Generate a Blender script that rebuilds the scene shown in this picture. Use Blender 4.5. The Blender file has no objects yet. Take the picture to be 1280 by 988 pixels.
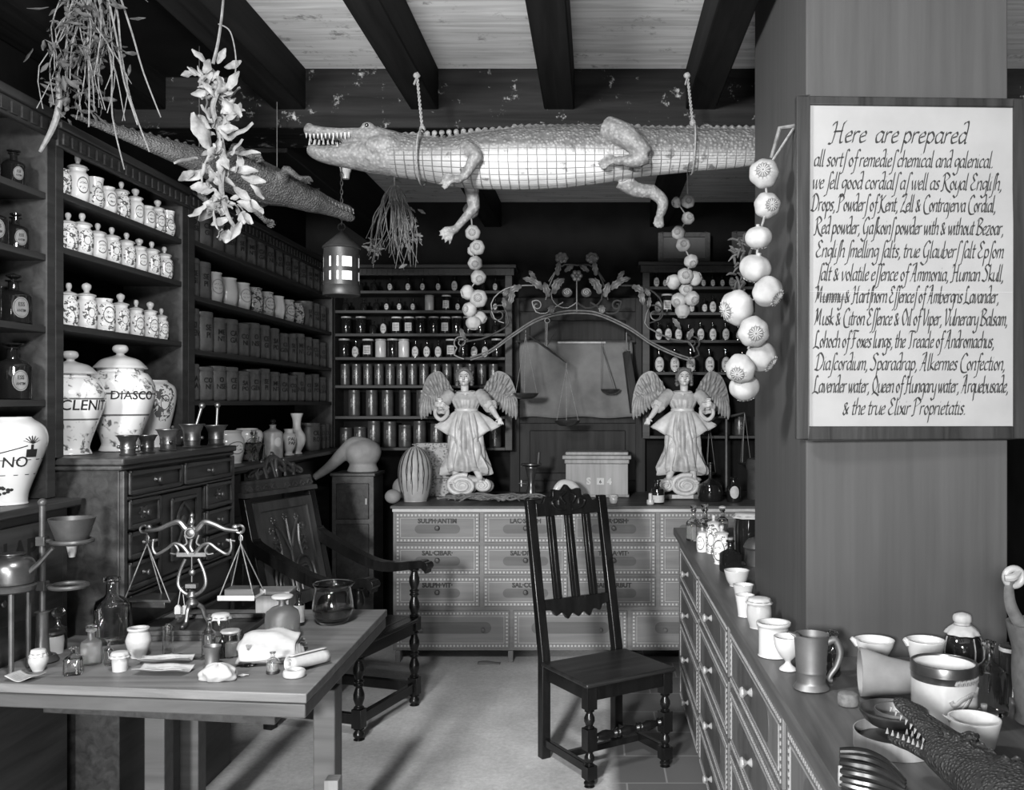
import bpy, bmesh, math, random
from math import sin, cos, pi, radians, sqrt, atan2
from mathutils import Vector, Matrix

# ------------------------------------------------------------------ camera, light, exposure
sc = bpy.context.scene
COL = sc.collection
F, CX, CY, EYE = 1150.0, 745.0, 505.0, 1.6          # focal length and axis of the plate in pixels, eye height in metres

cam_data = bpy.data.cameras.new('camera')
cam_data.sensor_fit = 'HORIZONTAL'
cam_data.sensor_width = 36
cam_data.lens = 36 * F / 1280
cam_data.shift_x = -(CX - 640) / 1280
cam_data.shift_y = (CY - 494) / 1280
cam_data.clip_start = .05
cam = bpy.data.objects.new('camera', cam_data)
COL.objects.link(cam)
cam.location = (0, 0, EYE)
cam.rotation_euler = (pi / 2, 0, 0)
sc.camera = cam

w = bpy.data.worlds.new('dim_room_air')
sc.world = w
w.use_nodes = True
w.node_tree.nodes['Background'].inputs[0].default_value = (1, 1, 1, 1)
w.node_tree.nodes['Background'].inputs[1].default_value = .03

def area_light(name, loc, aim, size, power):
    l = bpy.data.lights.new(name, 'AREA')
    l.shape = 'DISK'
    l.size = size
    l.energy = power
    o = bpy.data.objects.new(name, l)
    COL.objects.link(o)
    o.location = loc
    o.rotation_euler = (Vector(aim) - Vector(loc)).to_track_quat('-Z', 'Y').to_euler()
    return o

area_light('window_daylight', (-1.7, -4.2, 2.5), (0.0, 4.5, 1.7), .7, 900)
area_light('overhead_fill', (-.75, 1.55, 2.5), (-.1, 5.0, .6), .3, 60)  # added lamp evening out the falloff; the ceiling has no skylight
area_light('ceiling_fill', (0.1, -3.0, 0.7), (0.0, 3.0, 3.2), 1.4, 165)  # added low fill aimed upwards to brighten the ceiling, no visible source

sc.view_settings.view_transform = 'Standard'
sc.view_settings.look = 'None'
sc.view_settings.exposure = 0.0
sc.view_settings.gamma = 1.0
sc.view_settings.use_curve_mapping = False

# ------------------------------------------------------------------ measuring
def PX(px, d): return (px - CX) * d / F
def PZ(py, d): return EYE - (py - CY) * d / F
def P(px, py, d): return Vector((PX(px, d), d, PZ(py, d)))
def G(px, py, h):
    d = F * (EYE - h) / (py - CY)
    return Vector((PX(px, d), d, h)), F / d

ORD = 'first second third fourth fifth sixth seventh eighth ninth tenth eleventh twelfth thirteenth fourteenth fifteenth sixteenth'.split()

# ------------------------------------------------------------------ mesh building
def catmull(pts, k=6, closed=False):
    pts = [Vector(p) for p in pts]
    n = len(pts)
    if n < 3 and not closed:
        return pts
    out = []
    for i in range(n if closed else n - 1):
        if closed:
            a, b, c, d = pts[(i - 1) % n], pts[i], pts[(i + 1) % n], pts[(i + 2) % n]
        else:
            a, b, c, d = pts[max(i - 1, 0)], pts[i], pts[i + 1], pts[min(i + 2, n - 1)]
        for j in range(k):
            t = j / k
            out.append(.5 * ((2 * b) + (c - a) * t + (2 * a - 5 * b + 4 * c - d) * t * t + (3 * b - a - 3 * c + d) * t ** 3))
    if not closed:
        out.append(pts[-1])
    return out

def lerp_list(vals, n):
    out = []
    m = len(vals) - 1
    for i in range(n):
        t = i / (n - 1) * m
        a = min(int(t), m - 1)
        u, v = vals[a], vals[a + 1]
        t -= a
        out.append(tuple(x + (y - x) * t for x, y in zip(u, v)) if isinstance(u, tuple) else u + (v - u) * t)
    return out

class MB:
    def __init__(s):
        s.v, s.f = [], []
    def add(s, v, f, M=None):
        o = len(s.v)
        s.v += [tuple(M @ Vector(p)) for p in v] if M is not None else [tuple(p) for p in v]
        s.f += [tuple(i + o for i in q) for q in f]
        return s
    def join(s, m, M=None):
        return s.add(m.v, m.f, M)
    def box(s, x0, x1, y0, y1, z0, z1, M=None):
        v = [(x, y, z) for x in (x0, x1) for y in (y0, y1) for z in (z0, z1)]
        return s.add(v, [(0, 1, 3, 2), (4, 6, 7, 5), (0, 4, 5, 1), (2, 3, 7, 6), (0, 2, 6, 4), (1, 5, 7, 3)], M)
    def lathe(s, prof, n=24, M=None, fn=None):
        v, f, rows = [], [], []
        for r, z in prof:
            if r < 1e-6:
                rows.append([len(v)])
                v.append((0, 0, z))
            else:
                row = []
                for i in range(n):
                    a = 2 * pi * i / n
                    k = fn(a, z) if fn else 1
                    row.append(len(v))
                    v.append((r * k * cos(a), r * k * sin(a), z))
                rows.append(row)
        for A, B in zip(rows, rows[1:]):
            for i in range(n):
                j = (i + 1) % n
                if len(A) == 1 and len(B) == 1:
                    continue
                if len(A) == 1:
                    f.append((A[0], B[j], B[i]))
                elif len(B) == 1:
                    f.append((A[i], A[j], B[0]))
                else:
                    f.append((A[i], A[j], B[j], B[i]))
        return s.add(v, f, M)
    def tube(s, pts, rad, n=8, closed=False, up=None, M=None, cap=True):
        pts = [Vector(p) for p in pts]
        m = len(pts)
        if not isinstance(rad, list):
            rad = [rad] * m
        elif len(rad) != m:
            rad = lerp_list(rad, m)
        v, f = [], []
        side = None
        for i, p in enumerate(pts):
            if closed:
                t = pts[(i + 1) % m] - pts[i - 1]
            else:
                t = pts[min(i + 1, m - 1)] - pts[max(i - 1, 0)]
            if t.length < 1e-9:
                t = Vector((0, 0, 1))
            t.normalize()
            if up is not None:
                sd = t.cross(Vector(up))
                if sd.length < 1e-3:
                    sd = side or Vector((1, 0, 0))
                side = sd.normalized()
            elif side is None:
                r = Vector((0, 0, 1)) if abs(t.z) < .9 else Vector((0, 1, 0))
                side = t.cross(r).normalized()
            else:
                side = (side - t * side.dot(t))
                side = side.normalized() if side.length > 1e-6 else t.orthogonal().normalized()
            u = side.cross(t)
            ra, rb = rad[i] if isinstance(rad[i], tuple) else (rad[i], rad[i])
            for k in range(n):
                a = 2 * pi * k / n
                v.append(p + side * (ra * cos(a)) + u * (rb * sin(a)))
        for i in range(m if closed else m - 1):
            j = (i + 1) % m
            for k in range(n):
                l = (k + 1) % n
                f.append((i * n + k, i * n + l, j * n + l, j * n + k))
        if cap and not closed:
            f.append(tuple(range(n))[::-1])
            f.append(tuple((m - 1) * n + k for k in range(n)))
        return s.add(v, f, M)
    def curve(s, pts, rad, n=8, k=6, closed=False, up=None, M=None):
        return s.tube(catmull(pts, k, closed), rad if not isinstance(rad, list) or closed else lerp_list(rad, (len(pts) - 1) * k + 1 if len(pts) > 2 else 2), n, closed, up, M)
    def sphere(s, c, r, nu=16, nv=10, M=None):
        r = r if isinstance(r, (tuple, list)) else (r, r, r)
        T = Matrix.Translation(c) @ Matrix.Diagonal((r[0], r[1], r[2], 1))
        if M is not None:
            T = M @ T
        return s.lathe([(sin(pi * i / nv), -cos(pi * i / nv)) for i in range(nv + 1)], nu, T)
    def prism(s, poly, a0, a1, axis='y', M=None):
        n = len(poly)
        def q(u, v, a):
            return (u, a, v) if axis == 'y' else (a, u, v) if axis == 'x' else (u, v, a)
        v = [q(x, y, a0) for x, y in poly] + [q(x, y, a1) for x, y in poly]
        f = [tuple(range(n)), tuple(range(2 * n - 1, n - 1, -1))]
        f += [(i, i + n, (i + 1) % n + n, (i + 1) % n) for i in range(n)]
        return s.add(v, f, M)
    def grid(s, fn, nu, nv, M=None):
        v = [fn(i / nu, j / nv) for j in range(nv + 1) for i in range(nu + 1)]
        f = [(j * (nu + 1) + i, j * (nu + 1) + i + 1, (j + 1) * (nu + 1) + i + 1, (j + 1) * (nu + 1) + i) for j in range(nv) for i in range(nu)]
        return s.add(v, f, M)
    def map(s, fn):
        s.v = [tuple(fn(*p)) for p in s.v]
        return s

def T(x=0, y=0, z=0, rx=0, ry=0, rz=0, s=1):
    return Matrix.Translation((x, y, z)) @ Matrix.Rotation(rz, 4, 'Z') @ Matrix.Rotation(ry, 4, 'Y') @ Matrix.Rotation(rx, 4, 'X') @ Matrix.Scale(s, 4)

def mesh_of(name, mb, smooth=40):
    me = bpy.data.meshes.new(name)
    me.from_pydata(mb.v, [], mb.f)
    bm = bmesh.new()
    bm.from_mesh(me)
    bmesh.ops.remove_doubles(bm, verts=bm.verts, dist=1e-6)
    bmesh.ops.recalc_face_normals(bm, faces=bm.faces)
    bm.to_mesh(me)
    bm.free()
    if smooth:
        me.polygons.foreach_set('use_smooth', [True] * len(me.polygons))
        me.set_sharp_from_angle(angle=radians(smooth))
    me.update()
    return me

def ob(name, mb, mat, parent=None, smooth=40, bevel=0, loc=None, rz=0, thick=0, subd=0):
    me = mb if isinstance(mb, bpy.types.Mesh) else mesh_of(name, mb, smooth)
    me.materials.clear()
    me.materials.append(mat)
    o = bpy.data.objects.new(name, me)
    COL.objects.link(o)
    if parent is not None:
        o.parent = parent
    if loc is not None:
        o.location = loc
    if rz:
        o.rotation_euler.z = rz
    if thick:
        m = o.modifiers.new('thickness', 'SOLIDIFY')
        m.thickness = thick
        m.offset = 0
    if subd:
        m = o.modifiers.new('smooth', 'SUBSURF')
        m.levels = m.render_levels = subd
    if bevel:
        m = o.modifiers.new('soft_edge', 'BEVEL')
        m.width = bevel
        m.segments = 2
        m.limit_method = 'ANGLE'
        m.angle_limit = radians(50)
    return o

def tag(o, label, cat, group=None, kind=None):
    n = len(label.replace('-', ' ').split())
    if n < 4 or len(label.split()) > 16:
        print('LABEL LENGTH', o.name, label)
    o['label'] = label
    o['category'] = cat
    if group:
        o['group'] = group
    if kind:
        o['kind'] = kind
    return o

def thing(name, label, cat, loc=(0, 0, 0), rz=0, group=None):
    o = bpy.data.objects.new(name, None)
    o.empty_display_size = .05
    COL.objects.link(o)
    o.location = loc
    o.rotation_euler.z = rz
    return tag(o, label, cat, group)

def struct(name, mb, mat, **k):
    o = ob(name, mb, mat, **k)
    o['kind'] = 'structure'
    return o

KIDS = {}
def copy_thing(root, label, loc, rz=None, group=None, scale=None):
    r = root.copy()
    COL.objects.link(r)
    r.location = loc
    if rz is not None:
        r.rotation_euler.z = rz
    if scale is not None:
        r.scale = scale if isinstance(scale, tuple) else (scale,) * 3
    tag(r, label, root['category'], group or root.get('group'))
    for ch in list(root.children):
        c = ch.copy()
        COL.objects.link(c)
        c.parent = r
        for g in list(ch.children):
            d = g.copy()
            COL.objects.link(d)
            d.parent = c
    return r

def remesh(mb, voxel, it=3, fac=.5):
    me = mesh_of('form', mb, 0)
    o = bpy.data.objects.new('form', me)
    COL.objects.link(o)
    m = o.modifiers.new('r', 'REMESH')
    m.mode = 'VOXEL'
    m.voxel_size = voxel
    if it:
        m = o.modifiers.new('s', 'SMOOTH')
        m.iterations = it
        m.factor = fac
    dg = bpy.context.evaluated_depsgraph_get()
    res = bpy.data.meshes.new_from_object(o.evaluated_get(dg))
    bpy.data.objects.remove(o)
    bpy.data.meshes.remove(me)
    res.polygons.foreach_set('use_smooth', [True] * len(res.polygons))
    return res

def text_mb(s, size, bold=0.0, shear=0.0, xs=1.0, extr=.0006, align='CENTER'):
    cu = bpy.data.curves.new('writing', 'FONT')
    cu.body = s
    cu.size = size
    cu.offset = bold
    cu.shear = shear
    cu.align_x = align
    cu.extrude = extr
    cu.resolution_u = 3
    o = bpy.data.objects.new('writing', cu)
    COL.objects.link(o)
    dg = bpy.context.evaluated_depsgraph_get()
    me = bpy.data.meshes.new_from_object(o.evaluated_get(dg))
    m = MB()
    m.add([(v.co.x * xs, -v.co.z, v.co.y) for v in me.vertices], [tuple(p.vertices) for p in me.polygons])
    bpy.data.objects.remove(o)
    bpy.data.curves.remove(cu)
    bpy.data.meshes.remove(me)
    return m

def wrap(mb, rad, z0):
    """Lay flat writing (x, -depth, z) round an upright body whose radius at height z is rad(z); it faces -Y."""
    def f(x, y, z):
        r = rad(z + z0)
        a = x / r
        r += .0004 - y
        return (r * sin(a), -r * cos(a), z + z0)
    return mb.map(f)

def prof_radius(prof):
    q = sorted(((z, r) for r, z in prof if r > 1e-6))
    def f(z):
        best = 0
        for (z0, r0), (z1, r1) in zip(q, q[1:]):
            if z0 <= z <= z1:
                best = max(best, r0 + (r1 - r0) * ((z - z0) / (z1 - z0) if z1 > z0 else 0))
        return best or q[0][1]
    return f

def sp(prof, R, Hh):
    return [(r * R, z * Hh) for r, z in prof]

def smooth_prof(prof, k=4):
    lo, hi = min(z for r, z in prof), max(z for r, z in prof)
    return [(max(0, p.x), min(hi, max(lo, p.y))) for p in catmull([(r, z, 0) for r, z in prof], k)]

# ------------------------------------------------------------------ materials
class NT:
    def __init__(s, name, rough=.5, metal=0, spec=.5, coat=0):
        s.m = bpy.data.materials.new(name)
        s.m.use_nodes = True
        s.t = s.m.node_tree
        s.b = s.t.nodes['Principled BSDF']
        s.b.inputs['Roughness'].default_value = rough
        s.b.inputs['Metallic'].default_value = metal
        s.b.inputs['Specular IOR Level'].default_value = spec
        s.b.inputs['Coat Weight'].default_value = coat
        s.co = s.t.nodes.new('ShaderNodeTexCoord').outputs['Object']
    def put(s, sock, val):
        if isinstance(val, bpy.types.NodeSocket):
            s.t.links.new(val, sock)
        else:
            sock.default_value = val
    def math(s, op, a, b=None, c=None, clamp=False):
        n = s.t.nodes.new('ShaderNodeMath')
        n.operation = op
        n.use_clamp = clamp
        for i, x in enumerate((a, b, c)):
            if x is not None:
                s.put(n.inputs[i], x)
        return n.outputs[0]
    def map(s, scale=(1, 1, 1), loc=(0, 0, 0), rot=(0, 0, 0)):
        n = s.t.nodes.new('ShaderNodeMapping')
        s.t.links.new(s.co, n.inputs[0])
        n.inputs['Location'].default_value = loc
        n.inputs['Rotation'].default_value = rot
        n.inputs['Scale'].default_value = scale
        return n.outputs[0]
    def noise(s, vec, scale=1.0, detail=4, rough=.55, dist=0.0):
        n = s.t.nodes.new('ShaderNodeTexNoise')
        s.t.links.new(vec, n.inputs['Vector'])
        n.inputs['Scale'].default_value = scale
        n.inputs['Detail'].default_value = detail
        n.inputs['Roughness'].default_value = rough
        n.inputs['Distortion'].default_value = dist
        return n.outputs[0]
    def voronoi(s, vec, scale=1.0, feature='F1'):
        n = s.t.nodes.new('ShaderNodeTexVoronoi')
        n.feature = feature
        s.t.links.new(vec, n.inputs['Vector'])
        n.inputs['Scale'].default_value = scale
        return n.outputs['Distance']
    def rng(s, x, a0, a1, b0, b1):
        n = s.t.nodes.new('ShaderNodeMapRange')
        s.put(n.inputs[0], x)
        for i, q in enumerate((a0, a1, b0, b1)):
            n.inputs[i + 1].default_value = q
        return n.outputs[0]
    def mix(s, fac, a, b):
        # a + fac * (b - a) on plain greys
        return s.math('ADD', s.math('MULTIPLY', s.math('SUBTRACT', 1.0, fac), a), s.math('MULTIPLY', fac, b))
    def xyz(s):
        n = s.t.nodes.new('ShaderNodeSeparateXYZ')
        s.t.links.new(s.co, n.inputs[0])
        return n.outputs
    def color(s, g):
        s.put(s.b.inputs['Base Color'], (g, g, g, 1) if isinstance(g, (float, int)) else g)
    def bump(s, h, strength=.3, dist=.002):
        n = s.t.nodes.new('ShaderNodeBump')
        n.inputs['Strength'].default_value = strength
        n.inputs['Distance'].default_value = dist
        s.t.links.new(h, n.inputs['Height'])
        s.t.links.new(n.outputs[0], s.b.inputs['Normal'])

def mat(name, v, rough=.5, var=.25, scale=20, stretch=(1, 1, 1), bump=.0, metal=0, spec=.5, coat=0, dist=.002, detail=5):
    n = NT(name, rough, metal, spec, coat)
    x = n.noise(n.map(tuple(scale * q for q in stretch)), 1.0, detail)
    n.color(n.rng(x, .25, .75, v * (1 - var), v * (1 + var)))
    if bump:
        n.bump(x, bump, dist)
    return n.m

def wood(name, v, rough=.5, var=.45, axis='x', fine=26, spec=.4, bump=.25, wear=0.0, wearv=.4):
    n = NT(name, rough, 0, spec)
    st = {'x': (.06, 1, 1), 'y': (1, .06, 1), 'z': (1, 1, .06)}[axis]
    x = n.noise(n.map(tuple(fine * q for q in st)), 1.0, 6, .6, .6)
    g = n.rng(x, .3, .7, v * (1 - var), v * (1 + var))
    if wear:
        y = n.noise(n.map((9, 9, 9)), 1.0, 8, .75)
        g = n.mix(n.rng(y, .62 - wear, .72 - wear * .8, 0, 1), g, wearv)
    n.color(g)
    n.bump(x, bump, .0015)
    return n.m

def glass(name, v=.9, rough=.03, alpha=None):
    n = NT(name, rough)
    n.color(v)
    n.b.inputs['Transmission Weight'].default_value = 1.0
    n.b.inputs['IOR'].default_value = 1.45
    return n.m

def delft(name, R, zc, A, B, kind, white=.72, dark=.03):
    """White tin glaze with dark brushwork on the side that faces local -Y."""
    n = NT(name, .18, 0, .5)
    x, y, z = n.xyz()
    u = n.math('MULTIPLY', n.math('ARCTAN2', x, n.math('MULTIPLY', y, -1.0)), R)
    v = n.math('SUBTRACT', z, zc)
    e = n.math('SQRT', n.math('ADD', n.math('POWER', n.math('DIVIDE', n.math('ABSOLUTE', u), A), 2.0), n.math('POWER', n.math('DIVIDE', n.math('ABSOLUTE', v), B), 2.0)))
    n1 = n.noise(n.map((1, 1, 1)), (2.6 if R < .07 else 4.6) / R, 3, .5, 1.2)
    n2 = n.noise(n.map((1, 1, 2.2)), 7.0 / R, 2, .5)
    leaf = n.math('GREATER_THAN', n1, .55)
    line = n.math('COMPARE', n.math('FRACT', n.math('DIVIDE', v, B * .62)), .5, .24)
    script = n.math('MULTIPLY', n.math('MULTIPLY', line, n.math('GREATER_THAN', n2, .53)), n.math('LESS_THAN', e, .72))
    ring = n.math('COMPARE', e, 1.0, .08)
    if kind == 'ring':
        k = n.math('MAXIMUM', ring, script)
    elif kind == 'wreath':
        wr = n.math('MULTIPLY', leaf, n.math('COMPARE', e, 1.45, .5))
        k = n.math('MAXIMUM', n.math('MAXIMUM', ring, script), wr)
    elif kind == 'sprig':
        wr = n.math('MULTIPLY', n.math('GREATER_THAN', n1, .50), n.math('COMPARE', e, 1.15, .5))
        k = n.math('MAXIMUM', wr, n.math('COMPARE', e, .62, .05))
    elif kind == 'all':
        k = n.math('MULTIPLY', n.math('GREATER_THAN', n1, .52), n.math('LESS_THAN', e, 2.2))
    elif kind == 'banner':
        out = n.math('GREATER_THAN', n.math('ABSOLUTE', v), B * .42)
        n3 = n.noise(n.map((1, 1, 1.3)), 2.4 / R, 2, .5, .3)
        wr = n.math('MULTIPLY', n.math('MULTIPLY', n.math('MULTIPLY', n.rng(n1, .50, .62, 0, 1), n.rng(n3, .46, .54, 0, 1)), out), n.math('LESS_THAN', e, 2.0))
        bd = n.math('MULTIPLY', n.math('COMPARE', n.math('ABSOLUTE', v), B * .42, B * .035), n.math('LESS_THAN', n.math('ABSOLUTE', u), A * 1.1))
        k = n.math('MAXIMUM', wr, bd)
    else:
        k = 0.0
    soft = n.noise(n.map((1, 1, 1)), 9.0, 4)
    base = n.rng(soft, .3, .7, white * .93, white * 1.04)
    n.color(n.mix(n.math('MULTIPLY', k, .9), base, dark) if kind != 'none' else base)
    return n.m

M = {}
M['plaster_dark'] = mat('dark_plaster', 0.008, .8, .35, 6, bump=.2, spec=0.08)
M['pillar'] = mat('painted_pillar', 0.052, .6, .16, 3, (12, 12, .5), bump=.15, spec=0.2)
M['ceiling'] = wood('bleached_boards', 0.6, .75, .28, 'x', 30, bump=.2, wear=.045, wearv=.22, spec=0.1)
M['beam'] = wood('black_beam', .010, .7, .5, 'y', 22, bump=.5, spec=0.1)
M['crossbeam'] = wood('flaking_crossbeam', 0.008, .7, .7, 'x', 24, bump=.6, wear=.036, wearv=.38, spec=0.12)
M['shelf'] = wood('dark_shelf_wood', 0.038, .55, .35, 'y', 26, spec=0.18)
M['shelfx'] = wood('dark_shelf_wood_long', 0.042, .55, .35, 'x', 26, spec=0.18)
M['shelfback'] = wood('shelf_backing', 0.01, .7, .35, 'z', 20, spec=0.05)
M['cabinet'] = wood('black_oak', .022, .38, .55, 'y', 30, bump=.4, spec=0.35)
M['cabinet_l'] = wood('worn_oak', 0.036, .45, .5, 'y', 30, bump=.4)
M['cabinetz'] = wood('black_oak_upright', 0.022, .45, .6, 'z', 30, bump=.4, spec=0.25)
M['oak'] = wood('polished_black_chair', 0.007, .24, .5, 'z', 22, spec=.32, bump=.15)
M['oakseat'] = wood('worn_seat', .018, .4, .9, 'x', 16, spec=.35, bump=.4)
M['table'] = wood('grey_table_wood', 0.13, .5, .35, 'x', 24)
M['tableedge'] = wood('table_edge_wood', 0.07, .5, .3, 'x', 20)
M['top'] = wood('dark_worktop', 0.06, .45, .5, 'x', 20, spec=0.25)
M['topy'] = wood('dark_counter', .075, .42, .5, 'y', 16, spec=0.3)
M['chest'] = wood('pale_painted_chest', 0.155, .6, .16, 'x', 26, bump=.15, spec=0.2)
M['chestdk'] = wood('chest_stain', 0.08, .6, .2, 'x', 26, bump=.15)
M['chestlt'] = mat('chest_pale_paint', 0.36, .6, .12, 20)
M['counterfront'] = wood('counter_drawer_wood', .105, .5, .3, 'z', 24)
M['counterdk'] = wood('counter_drawer_stain', .065, .5, .3, 'z', 24)
M['counterframe'] = wood('counter_frame_wood', .21, .55, .25, 'z', 24)
M['ink'] = mat('black_ink', .008, .6, .1, 30)
M['darkpaint'] = mat('dark_paint', .012, .5, .1, 30)
M['paper'] = mat('parchment', 0.235, .7, .10, 7, bump=.1)
M['paper2'] = mat('old_letter_paper', 0.34, .7, .2, 40)
M['label'] = mat('paper_label', 0.38, .6, .15, 60)
M['white'] = mat('white_glaze', 0.46, .15, .06, 12)
M['cream'] = mat('cream_stoneware', 0.38, .25, .14, 20)
M['grey_pot'] = mat('grey_stoneware', .24, .4, .25, 25)
M['canister'] = mat('black_japanned_tin', 0.085, .45, .4, 25, bump=.1)
M['canister_b'] = mat('glossy_japanned_tin', 0.04, .3, .4, 25, spec=.6)
M['gilt'] = mat('dull_gilt', .16, .4, .5, 60)
M['letterdk'] = mat('dark_lettering', .011, .5, .3, 60)
M['darkglass'] = mat('dark_bottle_glass', .010, .06, .3, 8, spec=.8)
M['glass'] = glass('clear_glass', .93)
M['greyglass'] = glass('smoky_glass', 0.82)
M['milkglass'] = glass('frosted_glass', .95, .45)
M['gourdskin'] = mat('gourd_skin', 0.26, .5, .25, 12)
M['brassdull'] = mat('dull_brass_knob', .10, .4, .4, 30, metal=.7)
M['liquid'] = mat('dark_liquid', .02, .1, .1, 10)
M['powder'] = mat('pale_powder', 0.38, .9, .15, 60)
M['cork'] = mat('cork', .2, .8, .3, 60)
M['cloth'] = mat('white_linen', 0.33, .85, .08, 60, bump=.15)
M['brass'] = mat('aged_brass', 0.2, .40, .35, 14, metal=.9)
M['bronze'] = mat('dark_bronze', .13, .30, .4, 14, metal=.85)
M['iron'] = mat('wrought_iron', 0.055, .42, .5, 18, metal=.3)
M['ironleaf'] = mat('painted_iron_leaf', 0.155, .45, .5, 30, metal=.2)
M['pewter'] = mat('pewter', 0.20, .52, .25, 10, metal=.8)
M['tin'] = mat('tinplate', 0.06, .45, .4, 16, metal=.4)
M['bone'] = mat('bone_knob', 0.25, .35, .2, 30)
M['poppy'] = mat('dried_poppy', 0.24, .75, .34, 13, bump=.35)
M['poppydk'] = mat('poppy_crown', 0.09, .8, .3, 60, bump=.3)
M['garlic'] = mat('dried_poppy_mottled', 0.24, .75, .38, 22, bump=.3)  # same poppy grey with finer mottling
M['stalk'] = mat('dried_stalk', .12, .8, .5, 60)
M['straw'] = mat('dried_stem_pale', 0.115, .8, .5, 60)
M['leafpale'] = mat('dry_pale_leaf', 0.15, .7, .6, 30, bump=.2)
M['leafdark'] = mat('dry_dark_leaf', 0.035, .8, .5, 30, bump=.2)
M['rope'] = mat('hemp_rope', 0.17, .9, .4, 90, bump=.3)
M['clay'] = mat('fired_clay', .19, .75, .22, 14, bump=.15)
M['statue'] = mat('carved_limewood', 0.4, .45, .22, 26, bump=.12)
M['flesh'] = mat('painted_wood_flesh', 0.45, .4, .12, 26)
M['gown'] = mat('painted_gown', 0.33, .45, .3, 24, bump=.12)
M['wing'] = mat('carved_feather', 0.17, .5, .4, 30, bump=.15)
M['hair'] = mat('carved_hair', .10, .5, .4, 60, bump=.2)
M['leather'] = mat('stretched_hide', 0.12, .7, .35, 5, bump=.2, spec=0.15)
M['stone'] = mat('stone_mortar', 0.065, .8, .3, 60, bump=.35)
M['horn'] = mat('dark_shell', .012, .2, .5, 20, spec=.6)
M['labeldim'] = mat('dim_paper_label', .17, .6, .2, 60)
M['beadcounter'] = mat('counter_bead_paint', .24, .6, .2, 30)
M['carve'] = wood('brightened_carving', 0.048, .30, .5, 'z', 22, spec=.6, bump=.2)  # chair wood coloured lighter, standing in for light the armchair back misses
M['doordark'] = wood('dark_door_wood', .020, .6, .4, 'z', 22, spec=0.12)
n = NT('lit_horn_pane', .3)
n.color(.8)
n.put(n.b.inputs['Emission Color'], (1, 1, 1, 1))
n.b.inputs['Emission Strength'].default_value = 1.1
M['pane'] = n.m
# ------------------------------------------------------------------ the room
XL = -1.82                                            # front plane of the shelving along the side wall
n = NT('worn_floor', .6, 0, .3)
x, y, z = n.xyz()
a = n.noise(n.map((2.2, 2.2, 2.2)), 1.0, 8, .7)
g = n.math('MULTIPLY', n.rng(a, .3, .7, .42, .68), n.rng(n.noise(n.map((45, 45, 45)), 1.0, 6, .75), .3, .7, .80, 1.18))
br = n.t.nodes.new('ShaderNodeTexBrick')
n.t.links.new(n.map((1, 1, 1), (.04, .02, 0)), br.inputs[0])
br.offset = .5
for k, v in (('Color1', (.15,) * 3 + (1,)), ('Color2', (.12,) * 3 + (1,)), ('Mortar', (.27,) * 3 + (1,)), ('Scale', 1.0), ('Mortar Size', .004), ('Brick Width', .34), ('Row Height', .30)):
    br.inputs[k].default_value = v
sx = n.t.nodes.new('ShaderNodeSeparateXYZ')
n.t.links.new(br.outputs[0], sx.inputs[0])
msk = n.rng(n.math('ADD', x, n.math('MULTIPLY', a, .05)), .07, .13, 0, 1)
n.color(n.mix(msk, g, sx.outputs[0]))
n.bump(a, .2, .002)
struct('floor', MB().box(-2.2, 2.6, -2.6, 6.8, -.06, 0), n.m)
struct('wall_back', MB().box(-2.2, 2.6, 6.66, 6.8, 0, 3.1), M['plaster_dark'])
struct('wall_left', MB().box(-2.2, -2.1, -2.6, 6.66, 0, 3.1), M['plaster_dark'])
struct('wall_right', MB().box(2.5, 2.6, -2.6, 6.66, 0, 3.1), M['plaster_dark'])
struct('ceiling', MB().box(-2.2, 2.6, -.6, 6.8, 3.06, 3.12), M['ceiling'])
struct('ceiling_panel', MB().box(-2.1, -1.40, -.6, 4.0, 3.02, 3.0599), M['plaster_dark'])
struct('pillar', MB().box(.58, 1.137, 2.54, 3.36, 0, 3.06), M['pillar'], bevel=.004)
for x0, x1 in ((-2.09, -1.87), (-1.40, -1.262), (-.806, -.685), (-.226, -.094), (.39, .52)):
    struct('ceiling_beam', MB().box(x0, x1, .1, 4.0, 2.88, 3.06), M['beam'], bevel=.006)
struct('ceiling_crossbeam', MB().box(-2.1, 2.5, 4.0, 4.32, 2.80, 3.06), M['crossbeam'], bevel=.006)
struct('ceiling_beam', MB().box(-1.66, -1.45, 4.32, 6.66, 2.78, 3.06), M['beam'], bevel=.005)
struct('ceiling_beam', MB().box(-.806, -.685, 4.32, 6.66, 2.88, 3.06), M['beam'], bevel=.005)
struct('ceiling_beam', MB().box(.39, .52, 4.32, 6.66, 2.88, 3.06), M['beam'], bevel=.005)

# panelled door in the back wall
DB = 6.66
dx0, dx1 = PX(641, 6.6), PX(803, 6.6)
d = MB()
d.box(dx0, dx1, DB - .05, DB, 0, PZ(372, 6.6))
door = struct('door_1', d, M['doordark'], bevel=.004)
fr = MB()
for a, b, c, e in ((dx0 - .02, dx0 + .05, 0, 2.36), (dx1 - .05, dx1 + .02, 0, 2.36), (dx0 + .05, dx1 - .05, 2.26, 2.36), (dx0 + .05, dx1 - .05, 1.46, 1.55), (dx0 + .05, dx1 - .05, .95, 1.05)):
    fr.box(a, b, DB - .075, DB - .0495, c, e)
ob('door_frame', fr, M['doordark'], door, bevel=.004)
fr = MB()
fr.box(dx0 + .12, dx1 - .12, DB - .066, DB - .049, 1.10, 1.41)
fr.box(dx0 + .12, dx1 - .12, DB - .066, DB - .049, 1.62, 2.2)
ob('door_panel', fr, M['doordark'], door, bevel=.012)

# ------------------------------------------------------------------ shelving
def fret(mb, x, y0, y1, z0, z1):
    k = int((y1 - y0) / .05)
    for i in range(k):
        c = y0 + (i + .5) * (y1 - y0) / k
        mb.box(x, x + .008, c - .016, c + .016, z0, z1)

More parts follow.
